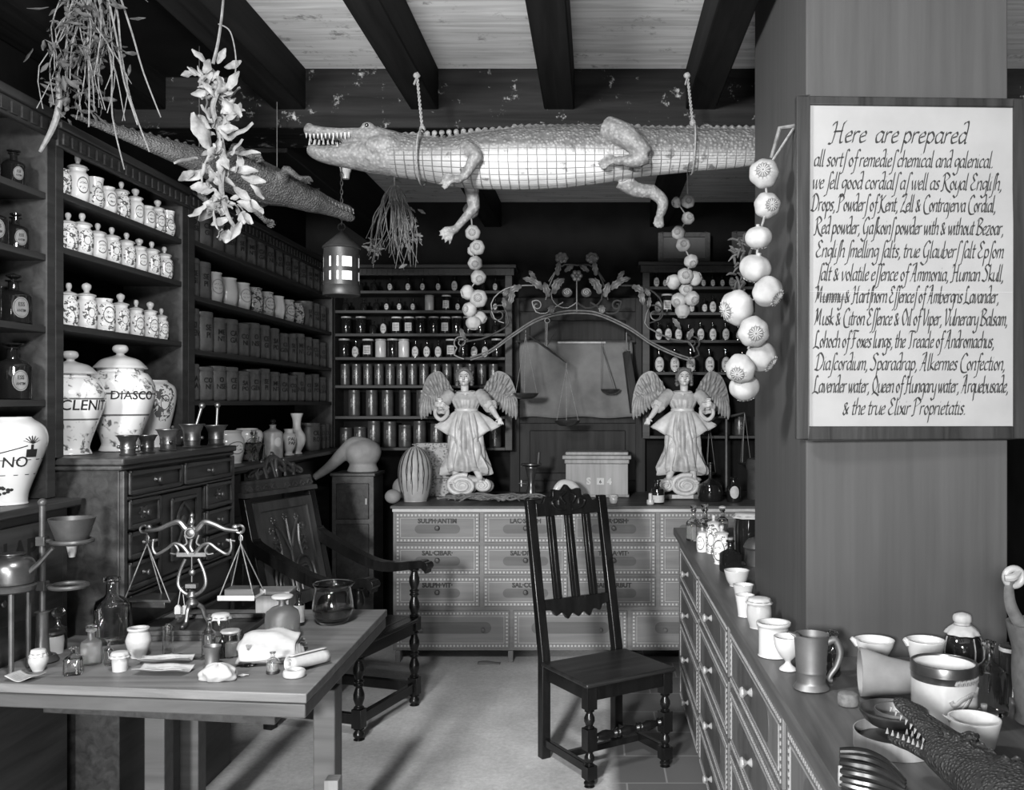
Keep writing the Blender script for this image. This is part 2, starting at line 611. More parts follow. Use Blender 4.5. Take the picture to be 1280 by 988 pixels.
def side_shelves(label, y0, y1, shelves, ztop, zbot, up0, up1):
    t = thing('shelving_unit', label, 'shelves', (XL, (y0 + y1) / 2, zbot))
    o = Vector((-XL, -(y0 + y1) / 2, -zbot))
    tr = Matrix.Translation(o)
    for u0, u1 in (up0, up1):
        if u1 > u0:
            ob('upright', MB().box(XL - .27, XL, u0, u1, zbot, ztop, tr), M['shelf'], t, bevel=.003)
    for z in shelves:
        ob('shelf', MB().box(XL - .258, XL - .004, up0[1], up1[0], z - .022, z, tr), M['shelf'], t, bevel=.002)
    ob('back_panel', MB().box(XL - .275, XL - .26, y0, y1, zbot, ztop, tr), M['shelfback'], t)
    c = MB().box(XL - .27, XL + .02, y0, y1, ztop, ztop + .03, tr)
    c.box(XL - .012, XL + .008, y0, y1, ztop - .06, ztop - .0005, tr)
    cor = ob('cornice', c, M['shelf'], t, bevel=.004)
    f = MB()
    fret(f, 0.008, y0 - (y0 + y1) / 2 + .01, (y1 - y0) / 2 - .01, ztop - .05 - zbot, ztop - .012 - zbot)
    ob('fretwork_pattern', f, M['shelf'], cor, bevel=.002)
    return t

U0 = side_shelves('dark wall shelves holding the labelled glass bottles above the big jar', 1.7, 3.098, (2.30, 2.096, 1.857, 1.613), 2.55, 1.285, (1.7, 1.74), (3.05, 3.098))
U1 = side_shelves('dark wall shelves holding rows of white painted lidded jars', 3.10, 4.108, (2.325, 2.138, 1.874), 2.53, 1.417, (3.10, 3.147), (4.05, 4.108))
U2 = side_shelves('long dark wall shelves packed with black canisters up to the room corner', 4.11, 6.38, (2.345, 2.095, 1.848, 1.6145), 2.54, 1.30, (4.11, 4.175), (6.35, 6.38))

def back_shelves(name_label, x0, x1, shelves, ztop, zbot, yf, yb, extra=()):
    t = thing('shelving_unit', name_label, 'shelves', ((x0 + x1) / 2, yf, zbot))
    tr = Matrix.Translation((-(x0 + x1) / 2, -yf, -zbot))
    for a in (x0, x1 - .05):
        ob('upright', MB().box(a, a + .05, yf, yb, zbot, ztop, tr), M['shelfx'], t, bevel=.003)
    for z in shelves:
        ob('shelf', MB().box(x0 + .05, x1 - .05, yf + .004, yb - .012, z - .02, z, tr), M['shelfx'], t, bevel=.002)
    ob('back_panel', MB().box(x0 + .05, x1 - .05, yb - .012, yb, zbot, ztop, tr), M['shelfback'], t)
    c = MB().box(x0 - .03, x1 + .03, yf - .03, yb, ztop, ztop + .025, tr)
    c.box(x0 - .015, x1 + .015, yf - .015, yf + .006, ztop - .05, ztop - .0005, tr)
    cor = ob('cornice', c, M['shelfx'], t, bevel=.004)
    f = MB()
    k = int((x1 - x0) / .035)
    for i in range(k):
        q = x0 + (i + .5) * (x1 - x0) / k
        f.box(q - .010, q + .010, yf - .022, yf - .0155, ztop - .042, ztop - .008, tr)
    ob('fretwork_pattern', f, M['shelfx'], cor)
    return t

YS = 6.42
SL = [2.391, 2.254, 2.092, 1.926, 1.730, 1.514, 1.294]
B0 = back_shelves('back wall shelves with seven levels of bottles and canisters behind an angel', -1.872, -.585, SL, 2.545, 1.274, YS, 6.655)
SR = [2.42, 2.24, 2.046, 1.822, 1.377]
B1 = back_shelves('back wall shelves of small labelled bottles between the door and the pillar', .325, 1.30, SR, 2.565, 1.357, YS, 6.655)

# ------------------------------------------------------------------ stock on the shelves
def lid_prof(R, h, knob):
    return [(0, 0), (R, 0), (R * 1.04, h * .06), (R, h * .14), (R * .8, h * .22), (R * .3, h * .34), (R * .2, h * .44), (knob * .8, h * .55), (knob, h * .75), (knob * .7, h * .95), (0, h)]

ALB = [(0, 0), (.80, 0), (.84, .03), (.98, .2), (1.0, .45), (1.0, .66), (.92, .80), (.72, .88), (.70, .92), (.78, 1.0), (.70, 1.0), (.64, .93), (0, .92)]
ALB2 = [(0, 0), (.72, 0), (.78, .04), (1.0, .25), (1.0, .45), (.82, .62), (.80, .74), (.88, .94), (.92, 1.0), (.84, 1.0), (.74, .76), (0, .74)]
BARREL = [(0, 0), (.80, 0), (.84, .05), (1.0, .38), (1.0, .60), (.86, .90), (.84, .95), (.90, 1.0), (.80, 1.0), (.78, .94), (0, .93)]

def jar_proto(R, h, prof, m, lid=None, lidm=None, hide=True, text=None):
    t = thing('pharmacy_jar', 'white pharmacy jar standing on shelf', 'jar')
    q = smooth_prof(sp(prof, R, h), 3)
    ob('body', MB().lathe(q, 28), m, t, smooth=50)
    if lid:
        ob('lid', MB().lathe(smooth_prof([(r, z + h * .985) for r, z in lid], 3), 20), lidm or M['white'], t, smooth=50)
    return t

def drop(t):
    for c in list(t.children):
        for g in list(c.children):
            bpy.data.objects.remove(g)
        bpy.data.objects.remove(c)
    bpy.data.objects.remove(t)

DR = .041
ms = {k: delft('tin_glaze_' + k, DR, .055, .021, .027, k) for k in ('ring', 'wreath', 'sprig', 'all')}
protoj = {}
for k in ms:
    protoj[k + '_lid'] = jar_proto(DR, .118, ALB, ms[k], lid_prof(.034, .050, .012))
    protoj[k + '_ball'] = jar_proto(DR, .118, ALB, ms[k], [(0, 0), (.033, 0), (.034, .006), (.014, .012), (.010, .018), (.017, .03), (.016, .042), (0, .050)])
    protoj[k + '_open'] = jar_proto(DR, .125, ALB2, ms[k])
    protoj[k + '_plain'] = jar_proto(DR * 1.05, .112, ALB, ms[k])
USED = []
def put_jar(key, y, z, label, grp, s=1.0, x=XL - .042, rz=None):
    return copy_thing(protoj[key], label, (x, y, z + .0008), radians(58) if rz is None else rz, grp, s)

xd = lambda px, X: F * X / (px - CX)
rows = [
    (2.325, 'highest', [(76, 'all_plain', .9), (98, 'ring_lid', 1.13), (121, 'wreath_open', 1.0), (138, 'ring_plain', .98), (157, 'all_lid', .98), (176, 'ring_ball', .98), (192, 'ring_plain', .92), (206, 'wreath_ball', .95), (219, 'wreath_open', .98)]),
    (2.138, 'middle', [(85, 'all_lid', 1.0), (104, 'sprig_lid', 1.12), (125, 'ring_lid', 1.0), (144, 'sprig_lid', 1.03), (164, 'sprig_lid', 1.03), (181, 'ring_ball', 1.0), (198, 'sprig_lid', 1.04), (215, 'wreath_lid', 1.02)]),
    (1.874, 'lowest', [(86, 'all_lid', .98), (110, 'sprig_ball', 1.08), (133, 'wreath_plain', 1.16), (156, 'sprig_ball', 1.02), (177, 'wreath_lid', .94), (196, 'wreath_ball', .98), (211, 'wreath_lid', .86)])]
desc = {'all': 'densely painted', 'ring': 'oval-ringed', 'wreath': 'wreath-painted', 'sprig': 'sprig-painted'}
dtop = {'lid': 'lidded', 'ball': 'ball-stoppered', 'open': 'flared open', 'plain': 'open'}
for z, nm, row in rows:
    for i, (px, key, s) in enumerate(row):
        y = xd(86 + (px - 86) * .925, XL - .042)
        a, b = key.split('_')
        y = min(y, 4.0)
        put_jar(key, y, z, 'white %s %s jar, %s from the dark post in the %s painted row' % (desc[a], dtop[b], ORD[i], nm), 'painted jars on the %s shelf' % nm, (s * .84, s * .84, s * {'highest': .90, 'middle': .82, 'lowest': .94}[nm]))

# the three great jars under them
def great_jar(label, prof, R, h, m, pos, lid=None, text=None, tz=.5, tsize=.03, rz=radians(50), lidm=None, bold=.0005):
    t = thing('storage_jar', label, 'jar', pos, rz)
    q = smooth_prof(sp(prof, R, h), 4)
    b = ob('body', MB().lathe(q, 40), m, t, smooth=50)
    if lid:
        ob('lid', MB().lathe(smooth_prof([(r * R, (1 + z) * h * .995) for r, z in lid], 4), 32), lidm or M['white'], t, smooth=50)
    if text:
        ob('lettering', wrap(text_mb(text, tsize, bold), prof_radius(q), h * tz), M['ink'], b)
    return t

VASE = [(0, 0), (.56, 0), (.58, .04), (.54, .10), (.68, .28), (.90, .52), (1.0, .68), (.97, .80), (.80, .92), (.66, .95), (.68, 1.0), (.62, 1.0), (.60, .95), (0, .93)]
VLID = [(0, -.01), (.72, -.01), (.76, .012), (.70, .04), (.52, .105), (.20, .145), (.11, .17), (.20, .20), (.23, .235), (.17, .275), (0, .285)]
CZT = 1.4158
dm = lambda nme, R, h, k: delft(nme, R, h * .56, R * .9, h * .30, k, .66, .05)
great_jar('tall white lidded jar half hidden by the shelf post, painted banner lettering', VASE, .115, .295, dm('great_glaze_banner', .115, .295, 'banner'), (XL - .085, 3.335, CZT), VLID, 'CLENIT', .55, .052, radians(58))
g2 = great_jar('tallest white lidded jar with cloudy painted banner in the wall shelves', VASE, .125, .325, dm('great_glaze_cloud', .125, .325, 'banner'), (XL - .035, 3.588, CZT), VLID, 'DIASCO', .62, .046, radians(50))
SHLD = [(0, 0), (.60, 0), (.64, .04), (.74, .25), (.92, .55), (1.0, .76), (.94, .90), (.70, .97), (.66, 1.0), (.60, 1.0), (.58, .96), (0, .95)]
great_jar('white open shouldered jar painted with one flower bouquet beside the lidded jars', SHLD, .106, .285, delft('great_glaze_bouquet', .112, .19, .035, .05, 'sprig', .72, .04), (XL - .085, 3.925, CZT), None, 'No', .68, .024, radians(62))

# pot-bellied jar on the label cabinet
POTB = [(0, 0), (.50, 0), (.52, .03), (.56, .15), (.85, .50), (1.0, .72), (.92, .88), (.66, .97), (.60, 1.0), (.54, 1.0), (.52, .96), (0, .95)]
gj = great_jar('big white bellied jar painted with palm and scroll on the label cabinet', POTB, .118, .275, delft('bellied_glaze', .118, .13, .05, .03, 'none', .5), (-1.862, 2.90, 1.2838), None, 'NO', .44, .046, radians(48), bold=.0002)
q = smooth_prof(sp(POTB, .118, .275), 4)
dec = MB()
R = prof_radius(q)
for z in (.095, .142):
    dec.box(-.10, .11, -.0006, 0, z - .0012, z + .0012)
for k in range(7):
    a = -1.1 + k * .37 + pi / 2
    dec.prism([(.045, .192), (.045 + cos(a) * .028 - .003, .192 + sin(a) * .022), (.045 + cos(a) * .032, .192 + sin(a) * .026), (.049, .192)], -.0006, 0)
dec.box(.041, .050, -.0006, 0, .150, .190)
dec.box(.028, .064, -.0006, 0, .150, .175)
dec.prism([(-.09, .150), (.03, .185), (.03, .188), (-.09, .154)], -.0006, 0)
def sub(mb, nseg):      # cut long strips so that they follow the curve
    o = MB()
    bm = bmesh.new()
    for v in mb.v:
        bm.verts.new(v)
    bm.verts.ensure_lookup_table()
    for f in mb.f:
        bm.faces.new([bm.verts[i] for i in f])
    bmesh.ops.triangulate(bm, faces=bm.faces)
    bmesh.ops.subdivide_edges(bm, edges=[e for e in bm.edges if e.calc_length() > .012], cuts=nseg)
    bmesh.ops.triangulate(bm, faces=bm.faces)
    bm.verts.index_update()
    o.v = [tuple(v.co) for v in bm.verts]
    o.f = [tuple(v.index for v in f.verts) for f in bm.faces]
    bm.free()
    return o
ob('painted_palm', wrap(sub(dec, 5), R, 0), M['ink'], gj.children[0])
fl = MB()
random.seed(2)
for k in range(26):
    a, r = random.random() * 6.28, random.random() ** .6
    fl.sphere((-.035 + cos(a) * r * .035, 0, .055 + sin(a) * r * .022), (.006, .0006, .005), 6, 4)
ob('painted_flowers', wrap(fl, R, 0), M['ink'], gj.children[0])

# black canisters along the side wall
def canister(R, h, mk, letters=None, name='canister', squat=False):
    t = thing(name, 'black canister standing on wall shelf', 'canister')
    q = [(0, 0), (R * .93, 0), (R * .97, h * .015), (R, h * .06), (R * 1.01, h * .5), (R * .985, h * .84), (R * .96, h * .86), (R * .99, h * .88), (R * .99, h * .985), (R * .93, h), (0, h * 1.0)]
    ob('body', MB().lathe(q, 24), M[mk], t, smooth=35)
    if letters:
        l = MB()
        for i, s in enumerate(letters.split()):
            l.join(text_mb(s, .036, .0006, 0, .95), T(0, 0, .02 - i * .034))
        ob('lettering', wrap(l, lambda z: R * 1.012, h * .42), M['gilt' if mk == 'canister_b' else 'letterdk'], t)
    return t
LET = ['O NSE', 'CI GEN', 'CA GA', 'CE GI', 'SE PI', 'CO NI', 'SA PO', 'ME NT']
cans = [canister(.062, .178, 'canister', s) for s in LET]
def row_cans(z, nm, pxs, protos, h, x=XL - .082, start=0, sc_=1.0):
    for i, px in enumerate(pxs):
        y = xd(px, x)
        if y > 6.28: y = 6.28
        random.seed(int(px * 7 + z * 100))
        k = protos[(i * 3 + start) % len(protos)]
        s = sc_ * random.uniform(.90, 1.07)
        copy_thing(k, 'black round canister, %s from the room corner on the %s side-wall shelf' % (ORD[len(pxs) - 1 - i], nm), (x, y, z + .0008), radians(64), 'black canisters on the %s side-wall shelf' % nm, (sc_ * .98, sc_ * .98, s * h / .178))
def even(y0, y1, k, x):
    return [CX + F * x / (y0 + (y1 - y0) * i / (k - 1)) for i in range(k)]
row_cans(2.3455, 'topmost', even(4.26, 6.27, 15, XL - .082), cans, .165)
row_cans(1.8485, 'middle', even(4.26, 6.27, 14, XL - .082), cans, .185, start=1)
row_cans(1.615, 'lower', even(4.26, 6.27, 14, XL - .082), cans, .172, start=2)
for i, y in enumerate((4.26, 4.385)):
    copy_thing(cans[i + 3], ('black canister hard against the shelf post' if i == 0 else 'black canister next to the pale stout jar') + ' on the white jar shelf', (XL - .082, y, 2.0958), radians(64), 'black canisters on the white jar shelf', (1, 1, 1.0))
for i, y in enumerate((5.98, 6.125, 6.27)):
    copy_thing(cans[i + 4], 'black canister beyond the white jars, %s from the room corner' % ORD[2 - i], (XL - .082, y, 2.0958), radians(64), 'black canisters on the white jar shelf', (1, 1, .95))
BR = .055
bj = [jar_proto(BR, .150, BARREL, delft('barrel_glaze_' + k, BR, .08, .035, .035, k2, wv, dv)) for k, k2, wv, dv in (('faint', 'ring', .52, .25), ('plain', 'none', .60, .1), ('pale', 'ring', .62, .3), ('blue', 'all', .42, .02), ('mid', 'wreath', .46, .12))]
pale = ['greyish stout jar with faint ring', 'plain white stout jar', 'white stout jar with faint ring', 'stout jar painted all over in dark blotches', 'grey wreath-painted stout jar', 'white faintly ringed stout jar', 'grey wreathed stout jar', 'second dark blotched stout jar']
for i, (k, y) in enumerate(zip((0, 1, 2, 3, 4, 1, 4, 3), (4.535, 4.72, 4.90, 5.08, 5.26, 5.44, 5.62, 5.80))):
    copy_thing(bj[k], pale[i] + ', %s of eight between canisters' % ORD[i], (XL - .075, y, 2.0958), radians(62), 'stout pale jars on the side-wall shelf', (1, 1, 1.0 - .015 * i))
for t in list(protoj.values()) + bj:
    drop(t)

# labelled bottles on the first side bay
def bottle_prof(R, h, neck=.3, sh=.62):
    return [(0, 0), (R * .94, 0), (R, h * .02), (R, h * sh), (R * .88, h * (sh + .08)), (R * neck * 1.1, h * (sh + .16)), (R * neck, h * (sh + .22)), (R * neck, h * .97), (R * neck * 1.5, h * .975), (R * neck * 1.5, h), (0, h)]

def disc_label(R, a, b, z):
    l = MB()
    l.prism([(a * cos(2 * pi * i / 24), b * sin(2 * pi * i / 24)) for i in range(24)], -.0006, 0)
    return wrap(sub(l, 2), lambda q: R + .0006, z)

def shop_bottle(R, h, stop='flat', lab=(.022, .03), lz=.36, gm='darkglass', lm='label', name='medicine_bottle'):
    t = thing(name, 'dark glass bottle with pale label', 'bottle')
    ob('body', MB().lathe(bottle_prof(R, h), 20), M[gm], t, smooth=40)
    if lab:
        l = ob('paper_label', disc_label(R, lab[0], lab[1], h * lz), M[lm], t)
        w_ = MB()
        w_.join(text_mb('ESS', lab[0] * .72, .0002, 0, .8), T(0, 0, lab[1] * .12)).join(text_mb('ANTIM', lab[0] * .5, .0002, 0, .7), T(0, 0, -lab[1] * .42))
        rim = MB().tube([(lab[0] * .88 * cos(2 * pi * i / 24), 0, lab[1] * .88 * sin(2 * pi * i / 24)) for i in range(24)], .0006, 4, True)
        w_.join(rim)
        ob('label_writing', wrap(w_, lambda q: R + .0013, h * lz), M['ink'], l)
    if stop == 'flat':
        q = [(0, h), (R * .22, h), (R * .25, h * 1.02), (R * .55, h * 1.05), (R * .55, h * 1.08), (0, h * 1.09)]
    elif stop == 'ball':
        q = [(0, h), (R * .2, h), (R * .16, h * 1.03), (R * .42, h * 1.08), (R * .42, h * 1.12), (0, h * 1.17)]
    else:
        q = [(0, h), (R * .34, h), (R * .42, h * 1.01), (R * .42, h * 1.05), (0, h * 1.06)]
    ob('stopper', MB().lathe(q, 14), M['darkglass' if stop != 'cork' else 'cork'], t, smooth=40)
    return t
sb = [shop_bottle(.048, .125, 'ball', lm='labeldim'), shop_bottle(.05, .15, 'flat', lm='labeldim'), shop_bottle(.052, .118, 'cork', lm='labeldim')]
spots = [(2.30, 'topmost', [(2.66, 0, .7), (2.83, 2, .8), (2.97, 1, .72)]), (2.096, 'second', [(2.72, 2, .95), (2.86, 0, .98), (2.98, 0, .85)]),
         (1.857, 'third', [(2.67, 1, .95), (2.81, 1, 1.1), (2.97, 0, 1.12)]), (1.613, 'lowest', [(2.65, 1, 1.0), (2.79, 0, 1.02), (2.965, 1, 1.12)])]
for z, nm, L in spots:
    for i, (y, k, s) in enumerate(L):
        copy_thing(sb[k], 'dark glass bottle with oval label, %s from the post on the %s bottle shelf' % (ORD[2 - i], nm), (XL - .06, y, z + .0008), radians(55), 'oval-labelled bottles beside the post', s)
for t in sb: drop(t)

# back wall shelves : the bottle levels
def back_rows():
    protos = {
        'b': shop_bottle(.033, .082, 'ball', (.019, .024), .36),
        'd': shop_bottle(.030, .080, 'flat', None),
        'w': shop_bottle(.034, .095, 'ball', (.026, .034), .38),
    }
    def jar(name, R, h, m, lidm, lab):
        t = thing(name, 'glass jar with white label', 'jar')
        b = ob('body', MB().lathe([(0, 0), (R * .95, 0), (R, h * .03), (R, h * .82), (R * .9, h * .88), (R * .9, h * .9), (0, h * .9)], 20), m, t, smooth=40)
        ob('lid', MB().lathe([(0, h * .9), (R * .98, h * .9), (R * 1.02, h * .92), (R * 1.0, h * .99), (0, h)], 20), lidm, t, smooth=40)
        if lab:
            l = MB().box(-R * .7, R * .7, -.0006, 0, -h * .24, h * .24)
            l = ob('paper_label', wrap(sub(l, 4), lambda z: R + .0006, h * .40), M['label'], t)
            w_ = MB()
            for k in range(4):
                w_.box(-R * .5, R * (.5 - .12 * (k % 2)), -.0005, 0, h * (.12 - k * .09), h * (.145 - k * .09))
            ob('label_writing', wrap(sub(w_, 3), lambda z: R + .0012, h * .40), M['ink'], l)
        return t
    protos['j'] = jar('specimen_jar', .042, .120, M['darkglass'], M['label'], True)
    protos['k'] = jar('specimen_jar', .042, .122, M['darkglass'], M['grey_pot'], False)
    protos['p'] = jar('specimen_jar', .042, .120, M['cream'], M['grey_pot'], False)
    tall = canister(.048, .185, 'canister_b', 'EA PL')
    mid = canister(.045, .155, 'canister_b', 'SA CO')
    def place(k, x, z, label, grp, s=1.0):
        s = (s * .84, s * .84, s) if isinstance(s, float) else s
        copy_thing(protos[k] if isinstance(k, str) else k, label, (x, YS + .062, z + .0008), 0, grp, s)
    X = lambda px: PX(px, YS + .06)
    crop = lambda q: 400 + q / 3.293
    L1 = [(165, 'd'), (222, 'd'), (290, 'b'), (364, 'b'), (424, 'b'), (488, 'b'), (555, 'w'), (620, 'd'), (668, 'd'), (722, 'b')]
    L2 = [(105, 'd'), (180, 'd'), (232, 'd'), (276, 'b'), (328, 'b'), (384, 'b'), (450, 'p'), (520, 'j'), (568, 'b'), (612, 'b'), (660, 'd'), (722, 'b')]
    L3 = [(108, 'k'), (168, 'k'), (218, 'd'), (263, 'w'), (315, 'j'), (366, 'j'), (414, 'k'), (468, 'k'), (516, 'j'), (562, 'k'), (610, 'k'), (660, 'k'), (722, 'd')]
    L4 = [(100, 'k'), (148, 'w'), (197, 'j'), (250, 'p'), (299, 'k'), (345, 'p'), (394, 'w'), (441, 'w'), (488, 'w'), (540, 'j'), (590, 'k'), (636, 'w'), (680, 'w'), (728, 'k')]
    kind = {'d': 'unlabelled dark bottle', 'b': 'oval-labelled dark bottle', 'w': 'white-labelled bottle', 'j': 'square-labelled jar', 'k': 'plain dark jar', 'p': 'pale jar'}
    for z, nm, L, s in ((SL[0], 'top', L1, 1.0), (SL[1], 'second', L2, .92), (SL[2], 'third', L3, 1.0), (SL[3], 'fourth', L4, 1.08)):
        for i, (q, k) in enumerate(L):
            place(k, X(crop(q)), z, '%s, %s from the lantern end on the %s seven-level shelf' % (kind[k], ORD[i], nm), 'bottles on the %s back shelf' % nm, s)
    L5 = [104, 151, 197, 243, 289, 334, 381, 428, 476, 523, 570, 618, 666, 714]
    for i, q in enumerate(L5):
        place(mid, X(crop(q)), SL[4], 'gilt-lettered black canister, %s from the corner on the fifth seven-level shelf' % ORD[i], 'canisters on the fifth back shelf', (.74, .74, .96))
    L6 = [141, 213, 278, 350, 420, 490, 560, 630, 705]
    for i, q in enumerate(L6):
        place(tall, X(crop(q)), SL[5], 'tall gilt-lettered canister, %s from the corner on the sixth seven-level shelf' % ORD[i], 'canisters on the sixth back shelf', (.86, .86, .98))
    L7 = [(108, .75), (165, .78), (222, 1.0), (288, .98), (350, .85), (410, 1.0), (480, .9), (545, .95), (640, .9), (720, .95)]
    for i, (q, s) in enumerate(L7):
        place(tall, X(crop(q)), SL[6], 'black gilt-lettered canister, %s from the corner on the lowest seven-level shelf' % ORD[i], 'canisters on the lowest back shelf', (.94, .94, s))
    c2 = lambda q: 620 + q / 3.765
    R1 = [(755, 'w'), (795, 'b'), (840, 'd'), (900, 'd'), (975, 'b'), (1019, 'b'), (1064, 'b'), (1108, 'w'), (1160, 'b')]
    R2 = [(762, 'w'), (805, 'j'), (860, 'b'), (920, 'b'), (980, 'b'), (1019, 'w'), (1060, 'b'), (1110, 'd'), (1170, 'b')]
    R3 = [(765, 'w'), (810, 'w'), (858, 'w'), (907, 'b'), (962, 'w'), (1019, 'w'), (1080, 'w'), (1140, 'b')]
    R4 = [(768, 'w'), (840, 'w'), (915, 'w'), (1004, 'w'), (1080, 'w'), (1160, 'b')]
    for z, nm, L, s in ((SR[0], 'top', R1, .95), (SR[1], 'second', R2, 1.1), (SR[2], 'third', R3, 1.15), (SR[3], 'fourth', R4, 1.5)):
        for i, (q, k) in enumerate(L):
            place(k, X(c2(q)), z, '%s, %s from the door on the %s shelf near the pillar' % (kind[k], ORD[i], nm), 'bottles on the %s shelf near the pillar' % nm, s)
    for i, q in enumerate((880, 926, 950)):
        place(mid, PX(q, YS), SR[4], 'dark canister low behind the poppy garland, %s from the angel' % ORD[i], 'canisters on the lowest shelf near the pillar', (.8, .8, .85))
    for t in list(protos.values()) + [tall, mid]:
        drop(t)
back_rows()
for t in cans: drop(t)
# ------------------------------------------------------------------ furniture
def knob_mb(r=.012, l=.022, axis='y'):
    m = MB().lathe(smooth_prof([(0, 0), (r * .9, 0), (r * .5, l * .3), (r * .55, l * .5), (r, l * .8), (r * .8, l), (0, l * 1.02)], 2), 14)
    return m.map((lambda x, y, z: (x, -z, y)) if axis == 'y' else (lambda x, y, z: (z, x, y)) if axis == 'x' else (lambda x, y, z: (-z, x, y)))

# carved black cabinet under the painted jars: faces +X
CZ, CXF = 1.415, -1.627
t = thing('drawer_cabinet', 'dark carved cabinet of many small drawers with mortars standing on top', 'cabinet', (CXF - .1, 3.62, 0))
tr = Matrix.Translation((-(CXF - .1), -3.62, 0))
ob('body', MB().box(-2.09, CXF, 3.14, 4.10, .0, 1.39, tr), M['cabinet'], t, bevel=.004)
top = MB().box(-2.09, CXF + .025, 3.12, 4.105, 1.39, CZ, tr)
top.box(-2.09, CXF + .014, 3.128, 4.103, 1.372, 1.3897, tr)
ob('cabinet_top', top, M['cabinet_l'], t, bevel=.006)
def frame_y(mb, y0, y1, z0, z1, x, wd, th):
    mb.box(x, x + th, y0, y0 + wd, z0, z1, tr).box(x, x + th, y1 - wd, y1, z0, z1, tr)
    mb.box(x, x + th, y0 + wd, y1 - wd, z0, z0 + wd, tr).box(x, x + th, y0 + wd, y1 - wd, z1 - wd, z1, tr)
def cab_drawer(y0, y1, z0, z1, plate=False):
    dd = ob('drawer', MB().box(CXF - .02, CXF + .012, y0, y1, z0, z1, tr), M['cabinet'], t, bevel=.004)
    f = MB()
    frame_y(f, y0, y1, z0, z1, CXF + .0125, .014, .010)
    ob('drawer_moulding', f, M['cabinet_l'], dd, bevel=.004)
    c = ((y0 + y1) / 2, (z0 + z1) / 2)
    kb = MB()
    if plate:
        kb.prism([(c[0] + (.03 + .008 * cos(6 * 2 * pi * i / 36)) * cos(2 * pi * i / 36), c[1] + (.020 + .005 * cos(6 * 2 * pi * i / 36)) * sin(2 * pi * i / 36)) for i in range(36)], CXF + .0123, CXF + .0150, 'x', tr)
    kb.join(knob_mb(.011, .024, 'x'), tr @ Matrix.Translation((CXF + .0122, c[0], c[1])))
    ob('knob', kb, M['brassdull'], dd)
for y0, y1 in ((3.17, 3.575), (3.60, 4.07)):
    cab_drawer(y0, y1, 1.285, 1.362)
for i, (z0, z1) in enumerate(((1.165, 1.262), (1.062, 1.150), (.955, 1.045))):
    cab_drawer(3.17, 3.40, z0, z1, i == 0)
for i, (z0, z1) in enumerate(((1.165, 1.262), (1.062, 1.150), (.955, 1.045))):
    cab_drawer(3.80, 4.07, z0, z1, i == 0)
cab_drawer(3.17, 4.07, .80, .93, True)
cab_drawer(3.17, 4.07, .60, .77, True)
cd = ob('door', MB().box(CXF - .02, CXF + .010, 3.425, 3.775, .955, 1.262, tr), M['cabinet'], t, bevel=.004)
f = MB()
frame_y(f, 3.49, 3.72, 1.0, 1.235, CXF + .0105, .014, .010)
ob('door_moulding', f, M['cabinet_l'], cd, bevel=.004)
cv = MB()
for s in (-1, 1):
    cv.curve([(CXF + .012, 3.605, 1.02), (CXF + .016, 3.605 + s * .05, 1.06), (CXF + .016, 3.605 + s * .02, 1.11), (CXF + .016, 3.605 + s * .06, 1.16), (CXF + .012, 3.605, 1.215)], .006, 6, M=tr)
    cv.curve([(CXF + .012, 3.605, 1.05), (CXF + .016, 3.605 + s * .025, 1.09), (CXF + .016, 3.605, 1.13)], .005, 6, M=tr)
cv.sphere((CXF + .012, 3.605, 1.14), (.008, .018, .026), 10, 6, tr)
ob('door_carving', cv, M['cabinet_l'], cd)
ml = MB()
for y in (3.15, 4.085):
    ml.box(CXF, CXF + .018, y - .012, y + .012, .55, 1.37, tr)
ml.box(CXF, CXF + .018, 3.162, 4.073, .937, .949, tr).box(CXF, CXF + .018, 3.162, 4.073, 1.267, 1.279, tr)
ob('moulding', ml, M['cabinet_l'], t, bevel=.004)

# cupboard base under the long shelves
t = thing('wall_cupboard', 'dark low cupboard with drawers and knobs under the long side shelves', 'cabinet', (-1.95, 5.2, 0))
tr = Matrix.Translation((1.95, -5.2, 0))
ob('body', MB().box(-2.09, -1.835, 4.115, 6.33, 0, 1.272, tr), M['cabinet'], t, bevel=.004)
ob('cupboard_top', MB().box(-2.09, -1.712, 4.115, 6.34, 1.2725, 1.297, tr), M['cabinet_l'], t, bevel=.005)
for a, b in ((4.16, 4.72), (4.76, 5.34), (5.38, 5.95)):
    for z0, z1 in ((1.02, 1.24), (.80, .99), (.55, .77), (.25, .52)):
        dd = ob('drawer', MB().box(-1.84, -1.822, a, b, z0, z1, tr), M['cabinet'], t, bevel=.005)
        ob('knob', MB().join(knob_mb(.014, .03, 'x'), tr @ Matrix.Translation((-1.8216, (a + b) / 2, (z0 + z1) / 2))), M['bronze'], dd)

# label cabinet at the plate edge, faces +X
t = thing('label_cabinet', 'dark painted cabinet lettered LAP carrying the big bellied jar', 'cabinet', (-1.9, 2.3, 0))
tr = Matrix.Translation((1.9, -2.3, 0))
ob('body', MB().box(-2.09, -1.775, 1.6, 3.09, 0, 1.255, tr), M['cabinet_l'], t, bevel=.004)
ob('cabinet_top', MB().box(-2.09, -1.74, 1.58, 3.115, 1.2555, 1.283, tr), M['cabinet_l'], t, bevel=.006)
for a, b in ((1.65, 2.33), (2.37, 3.05)):
    for z0, z1 in ((.93, 1.225),):
        dd = ob('drawer', MB().box(-1.785, -1.765, a, b, z0, z1, tr), M['cabinet_l'], t, bevel=.004)
        ob('knob', MB().join(knob_mb(.011, .024, 'x'), tr @ Matrix.Translation((-1.7646, (a + b) / 2, z0 + .08))), M['brass'], dd)
ob('lettering', text_mb('LAP.', .10, .003).map(lambda x, y, z: (-1.7645 - y + 1.9, 2.83 - 2.3 + x, 1.11 + z)), M['ink'], t)

